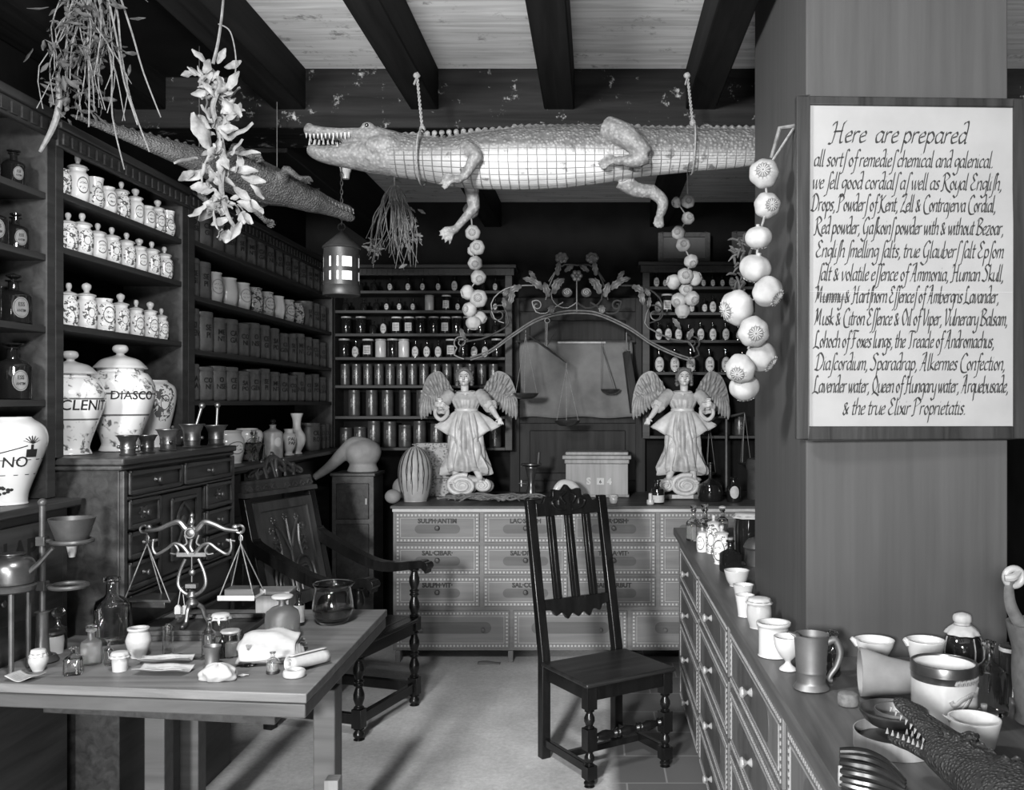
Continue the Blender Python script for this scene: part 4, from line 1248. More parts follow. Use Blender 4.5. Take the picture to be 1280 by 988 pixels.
# ------------------------------------------------------------------ hides and the hanging reptiles
def croc_material(name, back, belly, zsplit, zs=.03, cell=.036, limb=False):
    n = NT(name, .55, 0, .4)
    x, y, z = n.xyz()
    wob = n.noise(n.map((9, 9, 9)), 1.0, 4, .6)
    zz = n.math('ADD', z, n.math('MULTIPLY', n.math('SUBTRACT', wob, .5), zs * 1.6))
    k = n.rng(zz, zsplit - zs, zsplit + zs, 0, 1)
    xx = n.math('ADD', x, n.math('MULTIPLY', n.math('SUBTRACT', wob, .5), .012))
    fx = n.math('FRACT', n.math('DIVIDE', xx, cell))
    fz = n.math('FRACT', n.math('MULTIPLY', n.math('ARCTAN2', n.math('ADD', z, -.004), n.math('MULTIPLY', y, -1.0)), .118 / (cell * .68)))
    plate = n.math('MINIMUM', n.rng(n.math('ABSOLUTE', n.math('SUBTRACT', fx, .5)), .43, .5, 1, 0), n.rng(n.math('ABSOLUTE', n.math('SUBTRACT', fz, .5)), .42, .5, 1, 0))
    vor = n.voronoi(n.map((1, 1, 1)), 62 * .043 / cell)
    scale_ = n.rng(vor, .0, .62, 1, 0)
    fine = n.noise(n.map((40, 40, 40)), 1.0, 5, .7)
    v1 = n.math('MULTIPLY', n.mix(scale_, back * .65, back * 1.15), n.rng(fine, .3, .7, .6, 1.35))
    v2 = n.math('MULTIPLY', n.mix(plate, belly * .45, belly), n.rng(wob, .3, .7, .78, 1.12))
    if limb:
        an = n.t.nodes.new('ShaderNodeAttribute')
        an.attribute_name = 'limb'
        lm = an.outputs['Fac']
        chest = n.rng(x, -.36, -.10, .42, 1.0)
        tail_ = n.rng(x, .28, .46, 1.0, .72)
        blot = n.rng(n.noise(n.map((16, 16, 16)), 1.0, 3, .6), .60, .66, 1.0, .35)
        v2 = n.math('MULTIPLY', n.math('MULTIPLY', v2, blot), n.math('MULTIPLY', chest, tail_))
        skin = n.math('MULTIPLY', n.mix(scale_, back * 1.0, back * 1.55), n.rng(fine, .3, .7, .6, 1.35))
        n.color(n.mix(lm, n.mix(k, v2, v1), skin))
        n.bump(n.mix(lm, n.mix(k, plate, scale_), n.math('MULTIPLY', n.math('ADD', scale_, fine), .35)), .75, .006)
        return n.m
    n.color(n.mix(k, v2, v1))
    n.bump(n.mix(k, plate, scale_), .75, .006)
    return n.m

def foot(m, wr, dirv, L, side, spread=.5, r=.007, n=5, up=(0, 0, 1)):
    d = Vector(dirv).normalized()
    s = Vector(side).normalized()
    wr = Vector(wr)
    m.sphere(wr + d * L * .22, (L * .28, L * .28, L * .2), 10, 6)
    for i in range(n):
        a = (i - (n - 1) / 2) / ((n - 1) / 2) * spread
        dd = (d * cos(a) + s * sin(a)).normalized()
        q = wr + d * L * .12
        ll = L * (1 - .25 * abs(a))
        m.tube(catmull([q, q + dd * ll * .55 + Vector(up) * .1 * L, q + dd * ll * .82, q + dd * ll], 4), [r * 1.25, r * 1.1, r * .9, r * .35], 8)

S4 = 324.0
cz0 = 197
def cc(px, py, y=0.0):
    return Vector(((px - 662) / S4, y, (cz0 - py) / S4))
def loft(m, rows, n=20):
    """rows of (px, top, bottom, half width): an elliptical body along the picture of its profile"""
    pts = [cc(a, (b + c) / 2) for a, b, c, w_ in rows]
    rad = [(w_, (c - b) / 2 / S4) for a, b, c, w_ in rows]
    k = 5
    pp = catmull(pts, k)
    m.tube(pp, lerp_list(rad, len(pp)), n, up=(0, 0, 1))
D4 = 3.55
t = thing('hanging_crocodile', 'long pale-bellied stuffed crocodile slung on ropes beneath the ceiling beams', 'stuffed crocodile', P(662, cz0, D4))
b = MB()
loft(b, [(468, 170, 216, .07), (500, 168, 222, .088), (530, 172, 226, .092), (560, 173, 232, .10), (600, 167, 236, .115), (650, 161, 237, .125), (700, 158, 235, .125), (750, 158, 229, .115), (790, 160, 222, .095), (830, 161, 218, .08), (870, 161, 214, .07), (910, 161, 211, .06), (950, 162, 207, .052), (1000, 165, 202, .040), (1060, 170, 198, .027), (1130, 178, 193, .012), (1165, 184, 190, .004)])
loft(b, [(512, 170, 200, .075), (490, 164, 199, .078), (468, 159, 188, .070), (450, 161, 180, .058), (425, 161, 176, .046), (402, 159, 173, .038), (388, 156, 172, .036), (381, 159, 168, .022)], 16)
loft(b, [(512, 186, 222, .082), (490, 176, 221, .086), (465, 174, 217, .076), (442, 177, 212, .060), (422, 181, 208, .048), (403, 182, 203, .040), (391, 180, 197, .034), (385, 182, 192, .02)], 16)
for y in (-.055, .055):
    b.sphere(cc(463, 162, y * .75), (.026, .018, .016), 10, 8)
    b.sphere(cc(484, 188, y * 1.25), (.070, .030, .040), 14, 8)
b.sphere(cc(387, 158, 0), (.016, .024, .012), 10, 6)
# limbs
b.curve([cc(585, 192, -.085), cc(600, 205, -.125), cc(597, 214, -.135)], [.034, .028, .024], 10)
b.curve([cc(597, 213, -.135), cc(592, 224, -.14), cc(585, 234, -.14)], [.024, .019, .015], 10)
foot(b, cc(585, 234, -.14), (-1, -.1, -.25), .085, (0, .35, 1), .45, .0062)
b.curve([cc(586, 215, .06), cc(587, 238, .075), cc(590, 256, .075)], [.034, .028, .023], 10)
b.curve([cc(590, 254, .075), cc(580, 266, .07), cc(569, 280, .06)], [.023, .018, .015], 10)
foot(b, cc(569, 280, .06), (-.75, -.1, -.62), .078, (.6, .2, -.7), .5, .0062)
b.curve([cc(758, 170, -.085), cc(782, 182, -.12), cc(806, 206, -.125)], [.052, .045, .032], 12)
b.curve([cc(806, 206, -.125), cc(792, 212, -.125), cc(778, 211, -.12)], [.031, .026, .018], 10)
foot(b, cc(780, 211, -.12), (-1, 0, -.12), .095, (0, .5, 1), .35, .0066)
b.curve([cc(776, 222, .04), cc(795, 233, .05), cc(816, 236, .05)], [.036, .031, .027], 10)
b.curve([cc(813, 234, .05), cc(829, 247, .05), cc(828, 262, .045)], [.029, .024, .019], 10)
foot(b, cc(828, 259, .045), (-.22, -.15, -1), .072, (1, .3, -.1), .35, .0066)
# keeled scutes along the back and tail
for i, px in enumerate(range(500, 1130, 9)):
    tp = 171 - 8 * min(1, (px - 500) / 130) if px < 640 else 160 if px < 940 else 160 + (px - 940) * .1
    for y in ((-.035, .035) if px < 800 else (-.018, .018)):
        b.sphere(cc(px, tp + 1.5, y), (.014, .008, .013), 6, 5)
cm = remesh(b, .0055, 2)
at = cm.attributes.new('limb', 'FLOAT', 'POINT')
vals = []
spine = [(500, 195, .088, 27), (560, 202, .10, 29.5), (600, 201, .115, 34.5), (650, 199, .125, 38), (700, 196, .125, 38.5), (750, 194, .115, 35), (790, 191, .095, 31), (830, 189, .08, 28.5), (910, 186, .06, 25), (1000, 183, .04, 18.5), (1165, 187, .004, 3)]
for v in cm.vertices:
    px, py = v.co.x * S4 + 662, cz0 - v.co.z * S4
    px_ = min(max(px, 500), 1164)
    for a, b_ in zip(spine, spine[1:]):
        if a[0] <= px_ <= b_[0]:
            u = (px_ - a[0]) / (b_[0] - a[0])
            cy, hw, hh = (a[i] + (b_[i] - a[i]) * u for i in (1, 2, 3))
            break
    r = sqrt((v.co.y / hw) ** 2 + ((py - cy) / hh) ** 2)
    vals.append(min(1, max(0, (r - 1.04) / .12)) if px > 500 else min(1.0, (500 - px) / 12))
at.data.foreach_set('value', vals)
body = ob('body', cm, croc_material('crocodile_hide', .12, .46, -.005, limb=True), t)
for k, rows in (('upper', [(x, 172.5 if x > 388 else 171, 1) for x in range(386, 446, 5)]), ('lower', [(x, 186.5 if x > 420 else 183, -1) for x in range(390, 430, 6)])):
    tm = {-1: MB(), 1: MB()}
    for x, y, s in rows:
        wd = .030 + (x - 385) / 90 * .038
        h_ = (.021 if (x // 5) % 3 == 0 else .014)
        for sy in (-1, 1):
            c = cc(x, y, sy * wd)
            tm[sy].tube([c + Vector((0, 0, .005 * s)), c - Vector((0, 0, h_ * s))], [.0052, .0008], 6)
    for sy in (-1, 1):
        ob('teeth', tm[sy], M['bone'], body)['label'] = 'row of pointed ivory teeth'
for y in (-.052, .052):
    ob('eye', MB().sphere(cc(463, 162, y * 1.08), .008, 10, 8), M['darkglass'], body)

def rope_loop(name, label, px, topy, y_c, z_lo, z_hi, half, ztop):
    m = MB()
    x = PX(px, D4)
    c = Vector((x, D4, (z_lo + z_hi) / 2))
    ring = [c + Vector((.004 * sin(a), half * cos(a), (z_hi - z_lo) / 2 * sin(a))) for a in [2 * pi * i / 28 for i in range(28)]]
    m.tube(ring, .0036, 6, True)
    knot = c + Vector((0, 0, (z_hi - z_lo) / 2 + .006))
    m.sphere(knot, (.013, .013, .016), 8, 6)
    o = ob(name, m, M['rope'])
    tag(o, label, 'rope')
    line = MB()
    n_ = 40
    for ph in (0, pi):
        line.tube([(x + (PX(px, D4) * 0 - .022 * (i / n_)) + .0035 * cos(ph + i * 1.1), D4 + .0035 * sin(ph + i * 1.1), knot.z + (ztop - knot.z) * i / n_) for i in range(n_ + 1)], .0030, 6)
    line.sphere((x - .022, D4, ztop - .012), (.014, .014, .012), 8, 6)
    line.tube([(x - .022, D4, ztop - .02), (x - .03, D4 - .012, ztop - .05)], .004, 5)
    ob('hanging_line', line, M['rope'], o)
    return o
rope_loop('rope', 'twisted hemp rope round the crocodile neck, tied to a ceiling beam', 528, 170, 0, PZ(232, D4), PZ(163.5, D4), .118, 2.879)
rope_loop('rope', 'twisted hemp rope round the crocodile tail, tied to a ceiling beam', 866, 160, 0, PZ(218, D4), PZ(156, D4), .090, 2.879)

def small_croc(name, label, L, gape, m_, legs=True, bend=0.0, wide=1.0, fat=1.0):
    """small dried crocodile, nose at the origin, body along +X"""
    t = thing(name, label, 'stuffed crocodile')
    b = MB()
    def path(x): return Vector((x * L, bend * L * sin(x * 2.4), 0))
    xs = [0.16, .2, .27, .34, .42, .5, .56, .64, .74, .86, 1.0]
    hw = [.030, .036, .042, .055, .062, .055, .04, .028, .02, .012, .003]
    hh = [.026, .030, .034, .044, .048, .044, .034, .028, .022, .014, .003]
    pp = catmull([path(x) for x in xs], 4)
    b.tube(pp, lerp_list([(w_ * L * wide, h * L * fat) for w_, h in zip(hw, hh)], len(pp)), 16, up=(0, 0, 1))
    for s in (1, -1):
        a = gape * (1 if s > 0 else -1) * .5
        R_ = Matrix.Translation((.185 * L, 0, s * .006 * L)) @ Matrix.Rotation(a, 4, 'Y')
        pts = [Vector((x * L, 0, s * .004 * L)) for x in (.03, 0, -.05, -.11, -.155, -.178)]
        b.tube([R_ @ p for p in pts], [(q * L * wide, h * L * fat) for q, h in ((.034, .018), (.036, .02), (.026, .013), (.017, .010), (.016, .010), (.009, .006))], 12, up=(0, 0, 1))
        if s > 0:
            for y in (-.017, .017):
                b.sphere(R_ @ Vector((-.015 * L, y * L * wide, .024 * L)), (.015 * L, .010 * L, .012 * L), 8, 6)
    if legs:
        for x, ln in ((.33, .075), (.52, .09)):
            for s in (-1, 1):
                o_ = path(x)
                a_, b_, c_ = o_ + Vector((0, s * .045 * L * wide, -.01 * L)), o_ + Vector((.02 * L, s * (.045 + ln) * L, -.015 * L)), o_ + Vector((-.02 * L, s * (.05 + ln) * L, -.045 * L))
                b.curve([a_, b_], [.022 * L, .014 * L], 8)
                b.curve([b_, c_], [.014 * L, .010 * L], 8)
                foot(b, c_, (-1, s * .3, -.2), .05 * L, (0, 1, 0), .6, .0045 * L)
    for i in range(26):
        x = .2 + i * .028
        if x < .95:
            for s in (-1, 1):
                k = int(min(x, .99) * 10)
                h = .034 if x < .3 else .046 if x < .52 else .046 - (x - .52) * .085
                b.sphere(path(x) + Vector((0, s * .014 * L * (1.2 - x), h * L * .93 * fat)), (.010 * L, .006 * L, .009 * L), 6, 5)
    bd = ob('body', remesh(b, .0055 * L, 2), m_, t)
    for s in (1, -1):
        R_ = Matrix.Translation((.185 * L, 0, s * .006 * L)) @ Matrix.Rotation(gape * (1 if s > 0 else -1) * .5, 4, 'Y')
        for sy in (-1, 1):
            m = MB()
            for i in range(10):
                x = -.165 + i * .0155
                wd = .0155 + max(0, (x + .11)) * .12
                c = Vector((x * L, sy * wd * L * .9 * wide, s * -.004 * L))
                m.tube([R_ @ c, R_ @ (c - Vector((0, 0, s * .010 * L)))], [.0030 * L, .0006 * L], 5)
            ob('teeth', m, M['bone'], bd)
    for y in (-.024, .024):
        R_ = Matrix.Translation((.185 * L, 0, .006 * L)) @ Matrix.Rotation(gape * .5, 4, 'Y')
        ob('eye', MB().sphere(R_ @ Vector((-.015 * L, y * L * wide, .026 * L)), .0055 * L, 8, 6), M['darkglass'], bd)
    return t

nose, tail = P(444, 270, 4.15), Vector((-1.80, 3.42, 2.62))
c1 = small_croc('hanging_crocodile', 'small dark stuffed crocodile hung head down behind the dry leaf garland', 1.18, .10, croc_material('small_crocodile_hide', .11, .20, -.6, .02, .022), True, 0, 1.35, 1.5)
dv = (tail - nose).normalized()
xax = dv
yax = Vector((0, 0, 1)).cross(xax).normalized()
zax = xax.cross(yax)
RM = Matrix((xax, yax, zax)).transposed().to_4x4()
c1.matrix_world = Matrix.Translation(nose) @ RM @ Matrix.Rotation(radians(28), 4, 'X')
wr = MB()
for f_ in (.32, .60):
    p = nose + dv * 1.18 * f_
    wr.tube([p + Vector((0, 0, .02)), Vector((p.x, p.y, 2.875 if f_ < .5 else 3.05))], .002, 5)
o = ob('wire', wr, M['iron'])
o.parent = c1
o.matrix_parent_inverse = c1.matrix_world.inverted()
# ------------------------------------------------------------------ carved angels
def angel(name, label, loc, mir):
    t = thing(name, label, 'statue', loc)
    q = lambda px, py, y=0.0: Vector(((px - 583) / 188.5 * mir, y, (620 - py) / 188.5))
    b = MB()      # flesh: head, neck, arms, legs in one surface
    hc = q(581, 468, -.01)
    b.sphere(hc, (.042, .050, .058), 18, 14)
    b.sphere(hc + Vector((0, -.012, -.028)), (.032, .036, .034), 14, 10)
    b.sphere(hc + Vector((0, -.038, -.046)), (.013, .012, .011), 8, 6)
    b.tube([hc + Vector((0, -.048, .014)), hc + Vector((0, -.062, -.014)), hc + Vector((0, -.050, -.020))], [.005, .0095, .006], 8)
    for s in (-1, 1):
        b.sphere(hc + Vector((s * .042, .0, -.008)), (.006, .012, .016), 8, 6)
        b.sphere(hc + Vector((s * .020, -.036, -.018)), (.014, .012, .013), 8, 6)
    b.sphere(hc + Vector((0, -.0475, -.031)), (.012, .005, .0035), 8, 5)
    b.curve([hc + Vector((0, .004, -.03)), q(581, 486, .0), q(581, 493, .01)], [.028, .026, .040], 12)
    # lowered arm with open hand, raised short arm
    b.curve([q(601, 492, -.0), q(611, 503, -.04), q(617, 508, -.07)], [.034, .028, .024], 10)
    b.curve([q(615, 505, -.065), q(621, 514, -.10), q(625, 519, -.115)], [.024, .018, .014], 10)
    hd = q(626, 520, -.118)
    b.sphere(hd + Vector((mir * .006, -.004, -.006)), (.016, .010, .017), 10, 8)
    for i in range(4):
        o_ = hd + Vector((mir * (-.006 + i * .008), -.004, -.014))
        b.curve([o_, o_ + Vector((mir * (.002 + i * .003), -.008, -.014)), o_ + Vector((mir * (.002 + i * .003), -.004, -.025 - .003 * (i in (1, 2))))], [.0048, .0044, .003], 6)
    o_ = hd + Vector((-mir * .006, -.006, -.002))
    b.curve([o_, o_ + Vector((-mir * .010, -.008, -.008)), o_ + Vector((-mir * .012, -.008, -.018))], [.005, .0046, .003], 6)
    b.curve([q(562, 492, 0), q(554, 502, -.035), q(553, 507, -.06)], [.034, .028, .022], 10)
    hd = q(552, 500, -.075)
    b.curve([q(553, 507, -.055), q(552, 503, -.07), hd], [.020, .017, .015], 8)
    b.sphere(hd + Vector((0, 0, .008)), (.015, .011, .016), 10, 8)
    for i in range(4):
        o_ = hd + Vector((-.012 + i * .008, -.004, .018))
        b.curve([o_, o_ + Vector((0, -.009, .009)), o_ + Vector((0, -.016, .004))], [.0048, .0044, .003], 6)
    b.curve([hd + Vector((mir * .010, -.004, .004)), hd + Vector((mir * .018, -.010, .012)), hd + Vector((mir * .016, -.015, .018))], [.005, .0046, .003], 6)
    for s, kx, fx in ((-1, 573, 570), (1, 596, 600)):
        b.curve([q(583 + s * 6, 540, 0), q(kx, 558, -.055), q(kx - 1, 575, -.045), q(fx, 592, -.03)], [.045, .038, .032, .020], 12)
        b.curve([q(fx, 591, -.03), q(fx + s, 596, -.05), q(fx + s * 3, 598, -.085)], [.021, .020, .012], 10)
        for i in range(5):
            o_ = q(fx + s * 3, 598, -.08) + Vector((s * mir * (-.014 + i * .007), 0, -.004))
            b.curve([o_, o_ + Vector((0, -.012, -.001)), o_ + Vector((0, -.020, -.004))], [.0055, .005, .003], 6)
    ob('figure', remesh(b, .0036, 1), M['flesh'], t)
    # features
    f = MB()
    for s in (-1, 1):
        f.sphere(hc + Vector((s * .017, -.0455, .004)), (.0068, .004, .0034), 8, 5)
        f.curve([hc + Vector((s * .008, -.0485, .014)), hc + Vector((s * .018, -.047, .018)), hc + Vector((s * .028, -.041, .014))], .0016, 5)
    ob('painted_eyes', f, M['ink'], t)
    ob('painted_lips', MB().sphere(hc + Vector((0, -.051, -.031)), (.010, .003, .003), 8, 5), M['hair'], t)
    h = MB()
    random.seed(5)
    h.sphere(hc + Vector((0, .014, .016)), (.048, .046, .052), 16, 10)
    for i in range(64):
        a = random.uniform(-.35, pi + .35)
        zz = random.uniform(-.055, .055)
        rr = .050 if zz < .03 else .038
        p = hc + Vector((cos(a) * rr, sin(a) * rr * .95 + .004, zz))
        if p.y < hc.y - .018 and zz < .03: continue
        h.sphere(p, (.012, .012, .011), 8, 5)
    for s in (-1, 1):
        h.curve([hc + Vector((0, -.036, .050)), hc + Vector((s * .025, -.036, .040)), hc + Vector((s * .043, -.018, .014)), hc + Vector((s * .046, -.004, -.02))], [.010, .011, .012, .010], 8)
    ob('hair', h, M['hair'], t)
    # gown
    def ring(z, a, bb, y, fold, k, ph=0): return (z, a, bb, y, fold, k, ph)
    rings = [(.715, .040, .032, .008, 0), (.700, .075, .042, .006, .01), (.682, .103, .050, .004, .02), (.655, .100, .058, -.004, .04), (.62, .082, .056, -.004, .06), (.588, .066, .052, 0, .06), (.55, .080, .062, -.004, .07), (.48, .100, .078, -.006, .10), (.40, .108, .086, -.008, .13), (.32, .112, .090, -.006, .16), (.26, .128, .095, 0, .18), (.205, .150, .098, .006, .20), (.165, .152, .092, .012, .20), (.17, .10, .06, .012, .05)]
    N = 72
    g = MB()
    rr = lerp_list([tuple(r) for r in rings], 60)
    def gown_pt(r, i):
        z, a, bb, y, fo = r
        th = 2 * pi * i / N
        k = 1 + fo * 1.9 * (.6 * (1.6 * abs(cos(7 * th + z * 5)) - 1) + .4 * (1.6 * abs(cos(4.5 * th - z * 8 + 1.3)) - 1))
        notch = 0
        if z < .33:         # the hem rises in front to show the shins
            fr_ = max(0, -sin(th)) ** 6
            notch = fr_ * (.33 - z) * .35
        return Vector((a * k * cos(th), y + bb * k * sin(th) + (.05 * notch), z + notch * .45 + .012 * sin(5 * th) * (1 if z < .2 else 0)))
    for r in rr:
        g.v += [tuple(gown_pt(r, i)) for i in range(N)]
    g.f += [(j * N + i, j * N + (i + 1) % N, (j + 1) * N + (i + 1) % N, (j + 1) * N + i) for j in range(len(rr) - 1) for i in range(N)]
    for px in (569, 575, 590, 598):
        pass
    ob('gown', g, M['gown'], t, smooth=80)
    # short flaring overskirt parted in front
    o2 = MB()
    N2, K2 = 60, 12
    for j in range(K2 + 1):
        u = j / K2
        z = .582 - .135 * u - .02 * u * u
        for i in range(N2 + 1):
            th = -pi / 2 + .22 + u * .30 + (2 * pi - .44 - u * .6) * i / N2
            fo = 1 + .10 * u * cos(13 * th)
            side_ = abs(cos(th))
            o2.v.append(((.070 + .035 * u + .105 * u * side_ ** 6) * fo * cos(th), (.056 + .034 * u) * fo * sin(th), z - .05 * u * (1 - side_ ** 2) + .045 * u * side_ ** 6 + .012 * u * cos(13 * th)))
    o2.f += [(j * (N2 + 1) + i, j * (N2 + 1) + i + 1, (j + 1) * (N2 + 1) + i + 1, (j + 1) * (N2 + 1) + i) for j in range(K2) for i in range(N2)]
    ob('overskirt', o2, M['statue'], t, smooth=80, thick=.008)
    bl = MB()
    bl.tube([(.071 * cos(a), .057 * sin(a), .588) for a in [2 * pi * i / 40 for i in range(40)]], [(.007, .012)] * 40, 8, True, up=(0, 0, 1))
    ob('belt', bl, M['flesh'], t)
    cl = MB().tube([(.060 * cos(a), -.002 + .040 * sin(a), .706 + .006 * sin(a)) for a in [2 * pi * i / 40 for i in range(40)]], .007, 8, True)
    cl.sphere((0, -.046, .692), (.010, .006, .010), 10, 6)
    ob('collar', cl, M['statue'], t)
    # puffed sleeves with pale turned cuffs
    for pts, rd in (([q(598, 488, 0), q(606, 496, -.03), q(613, 505, -.062)], [.038, .042, .036]), ([q(565, 488, 0), q(557, 497, -.025), q(553, 506, -.055)], [.038, .042, .036])):
        sl = MB()
        cur = catmull(pts, 5)
        sl.tube(cur, [r_ * (1 + .10 * (i % 2)) for i, r_ in enumerate(lerp_list(rd, len(cur)))], 14)
        ob('sleeve', sl, M['gown'], t, smooth=70)
    def cuff(cf, c, d, R_, wd):
        d = Vector(d).normalized()
        s1 = d.orthogonal().normalized()
        s2 = d.cross(s1)
        for rr2, off in ((R_, 0), (R_ * 1.05, -wd * .5), (R_ * .9, wd * .4)):
            cf.tube([c + d * off + (s1 * cos(a) + s2 * sin(a)) * rr2 * (1 + .12 * cos(6 * a)) for a in [2 * pi * i / 30 for i in range(30)]], .010, 7, True)
    c1_, c2_ = MB(), MB()
    cuff(c1_, q(615, 505, -.066), (.5 * mir, -.6, -.55), .034, .022)
    cuff(c2_, q(553, 507, -.06), (-.1 * mir, -.5, -.6), .040, .020)
    c2_.curve([q(549, 500, -.06), q(546, 514, -.062), q(553, 521, -.06), q(561, 514, -.06), q(560, 503, -.058)], [.010, .013, .014, .013, .010], 8)
    ob('cuff', c1_, M['statue'], t)
    ob('cuff', c2_, M['statue'], t)
    # wings
    for sx in (-1, 1):
        w_ = MB()
        ox = lambda px, py, y: Vector((sx * (px - 583) / 188.5 * -1, y, (620 - py) / 188.5))
        lead = catmull([(565, 486, 0), (556, 470, 0), (546, 460, 0), (533, 465, 0), (525, 480, 0), (521, 500, 0), (521, 517, 0)], 10)
        trail = catmull([(565, 487, 0), (562, 490, 0), (557, 494, 0), (550, 497, 0), (545, 500, 0), (538, 508, 0), (529, 517, 0)], 10)
        yy = lambda px: .052 + .0011 * (583 - px)
        poly = [(p.x, p.y) for p in lead] + [(p.x, p.y) for p in trail[::-1][:-1]]
        n_ = len(lead)
        for i in range(n_ - 1):
            a0, a1, b0, b1 = lead[i], lead[i + 1], trail[i], trail[i + 1]
            for s, off in ((0, 0), (1, .016)):
                pass
        fr = [ox(p.x, p.y, yy(p.x)) for p in lead] + [ox(p.x, p.y, yy(p.x)) for p in trail]
        bkk = [v + Vector((0, .018, 0)) for v in fr]
        vs = fr + bkk
        fs = []
        m2 = n_
        for i in range(n_ - 1):
            fs += [(i, i + 1, m2 + i + 1, m2 + i), (2 * m2 + i, 2 * m2 + m2 + i, 3 * m2 + i + 1, 2 * m2 + i + 1)]
            fs += [(i, 2 * m2 + i, 2 * m2 + i + 1, i + 1), (m2 + i, m2 + i + 1, 3 * m2 + i + 1, 3 * m2 + i)]
        fs += [(n_ - 1, 3 * n_ - 1, 4 * n_ - 1, 2 * n_ - 1)]
        w_.add(vs, fs)
        # long flight feathers, then two ranks of coverts
        for i in range(9):
            u = i / 8
            a_ = Vector((548 - 20 * u, 486 - 0 * u + 6 * u, 0))
            e_ = Vector((556 - 33 * u, 497 + 24 * u + 3 * sin(u * 3), 0))
            cur = [ox(a_.x + (e_.x - a_.x) * k / 6 - 2 * sin(k / 6 * pi), a_.y + (e_.y - a_.y) * k / 6, yy(a_.x) - .004 - .006 * sin(k / 6 * pi)) for k in range(7)]
            w_.tube(cur, [(.011, .004), (.014, .006), (.015, .007), (.015, .007), (.014, .006), (.011, .005), (.003, .002)], 8, up=(0, 1, 0))
        for rank, (r0, r1, kk) in enumerate(((.35, .72, 9), (.06, .42, 10))):
            for i in range(kk):
                u = .06 + .86 * i / (kk - 1)
                j = min(int(u * (n_ - 1)), n_ - 1)
                A, B = lead[j], trail[max(0, min(n_ - 1, int((u * .8 + .1) * (n_ - 1))))]
                p0, p1 = A + (B - A) * r0, A + (B - A) * r1
                cur = [ox(p0.x + (p1.x - p0.x) * k / 4, p0.y + (p1.y - p0.y) * k / 4 + 2 * k / 4, yy(p0.x) - .008 - .003 * rank - .006 * sin(k / 4 * pi)) for k in range(5)]
                w_.tube(cur, [(.008, .004), (.011, .006), (.012, .006), (.010, .005), (.003, .002)], 8, up=(0, 1, 0))
        ob('wing', w_, M['wing'], t, smooth=60)
    # scrolled cloud base on a plinth
    s_ = MB()
    base_z = .105
    for cx_, R_, sg in ((-.02 * mir, .098, 1), (.115 * mir, .045, -1)):
        turns = 2.4
        pts = []
        for i in range(60):
            a = sg * 2 * pi * turns * i / 59
            r_ = R_ * (1 - .85 * i / 59)
            pts.append((cx_ + r_ * cos(a + 1.2), -.062 - .012 * (i / 59) * 1.6, base_z - .012 + r_ * .72 * sin(a + 1.2)))
        s_.tube(pts, [.017, .016, .014, .012, .010, .008], 9)
        s_.sphere((cx_, -.01, base_z - .012), (R_ * 1.02, .075, R_ * .76), 18, 10)
    s_.sphere((.13 * mir, -.005, .085), (.055, .05, .045), 12, 8)
    s_.sphere((0, .0, .125), (.13, .075, .03), 16, 8)
    ob('cloud_scroll', s_, M['statue'], t, smooth=60)
    ob('plinth', MB().box(-.13, .13, -.07, .07, 0, .036), M['top'], t, bevel=.006)
    return t
A1 = angel('angel_statue', 'carved winged angel in gathered gown nearer the side shelves, lowered hand towards door', (PX(583, 6.1), 6.1, ZC + .001), 1)
A2 = angel('angel_statue', 'carved winged angel in gathered gown beside the pillar, in front of small bottles', (PX(853, 6.1), 6.1, ZC + .001), -1)
ob('paper_label', MB().box(-.075, -.005 + .07, -.0725, -.0705, .008, .032), M['label'], A2)

# ------------------------------------------------------------------ iron arch over the angels
DA = 6.13
t = thing('iron_arch', 'wrought iron arch with scrolls, leaves and flowers spanning between the angels', 'iron arch', P(723, 400, DA))
I0 = P(723, 400, DA)
a_ = lambda px, py, y=0.0: P(px, py, DA) - I0 + Vector((0, y, 0))
m = MB()
for off in (0, 3.2):
    m.curve([a_(588, 447 + off), a_(612, 438 + off), a_(640, 418 + off), (a_(670, 399 + off)), a_(700, 390 + off), a_(726, 388.5 + off), a_(750, 392 + off), a_(785, 408 + off), a_(815, 428 + off), a_(845, 442 + off), a_(866, 449 + off)], .0058, 8)
ob('arch_bar', m, M['ironleaf'], t)
def spiral(cx_, cy, r0, turns, a0, sg, lead=()):
    p = [a_(*q) for q in lead]
    for i in range(26):
        an = a0 + sg * 2 * pi * turns * i / 25
        r_ = r0 * (1 - .78 * i / 25)
        p.append(a_(cx_ + r_ * cos(an), cy - r_ * sin(an)))
    return p
def scroll(pts): ob('scroll', MB().tube(catmull(pts, 2), [.0065, .006, .0045], 7), M['iron'], t)
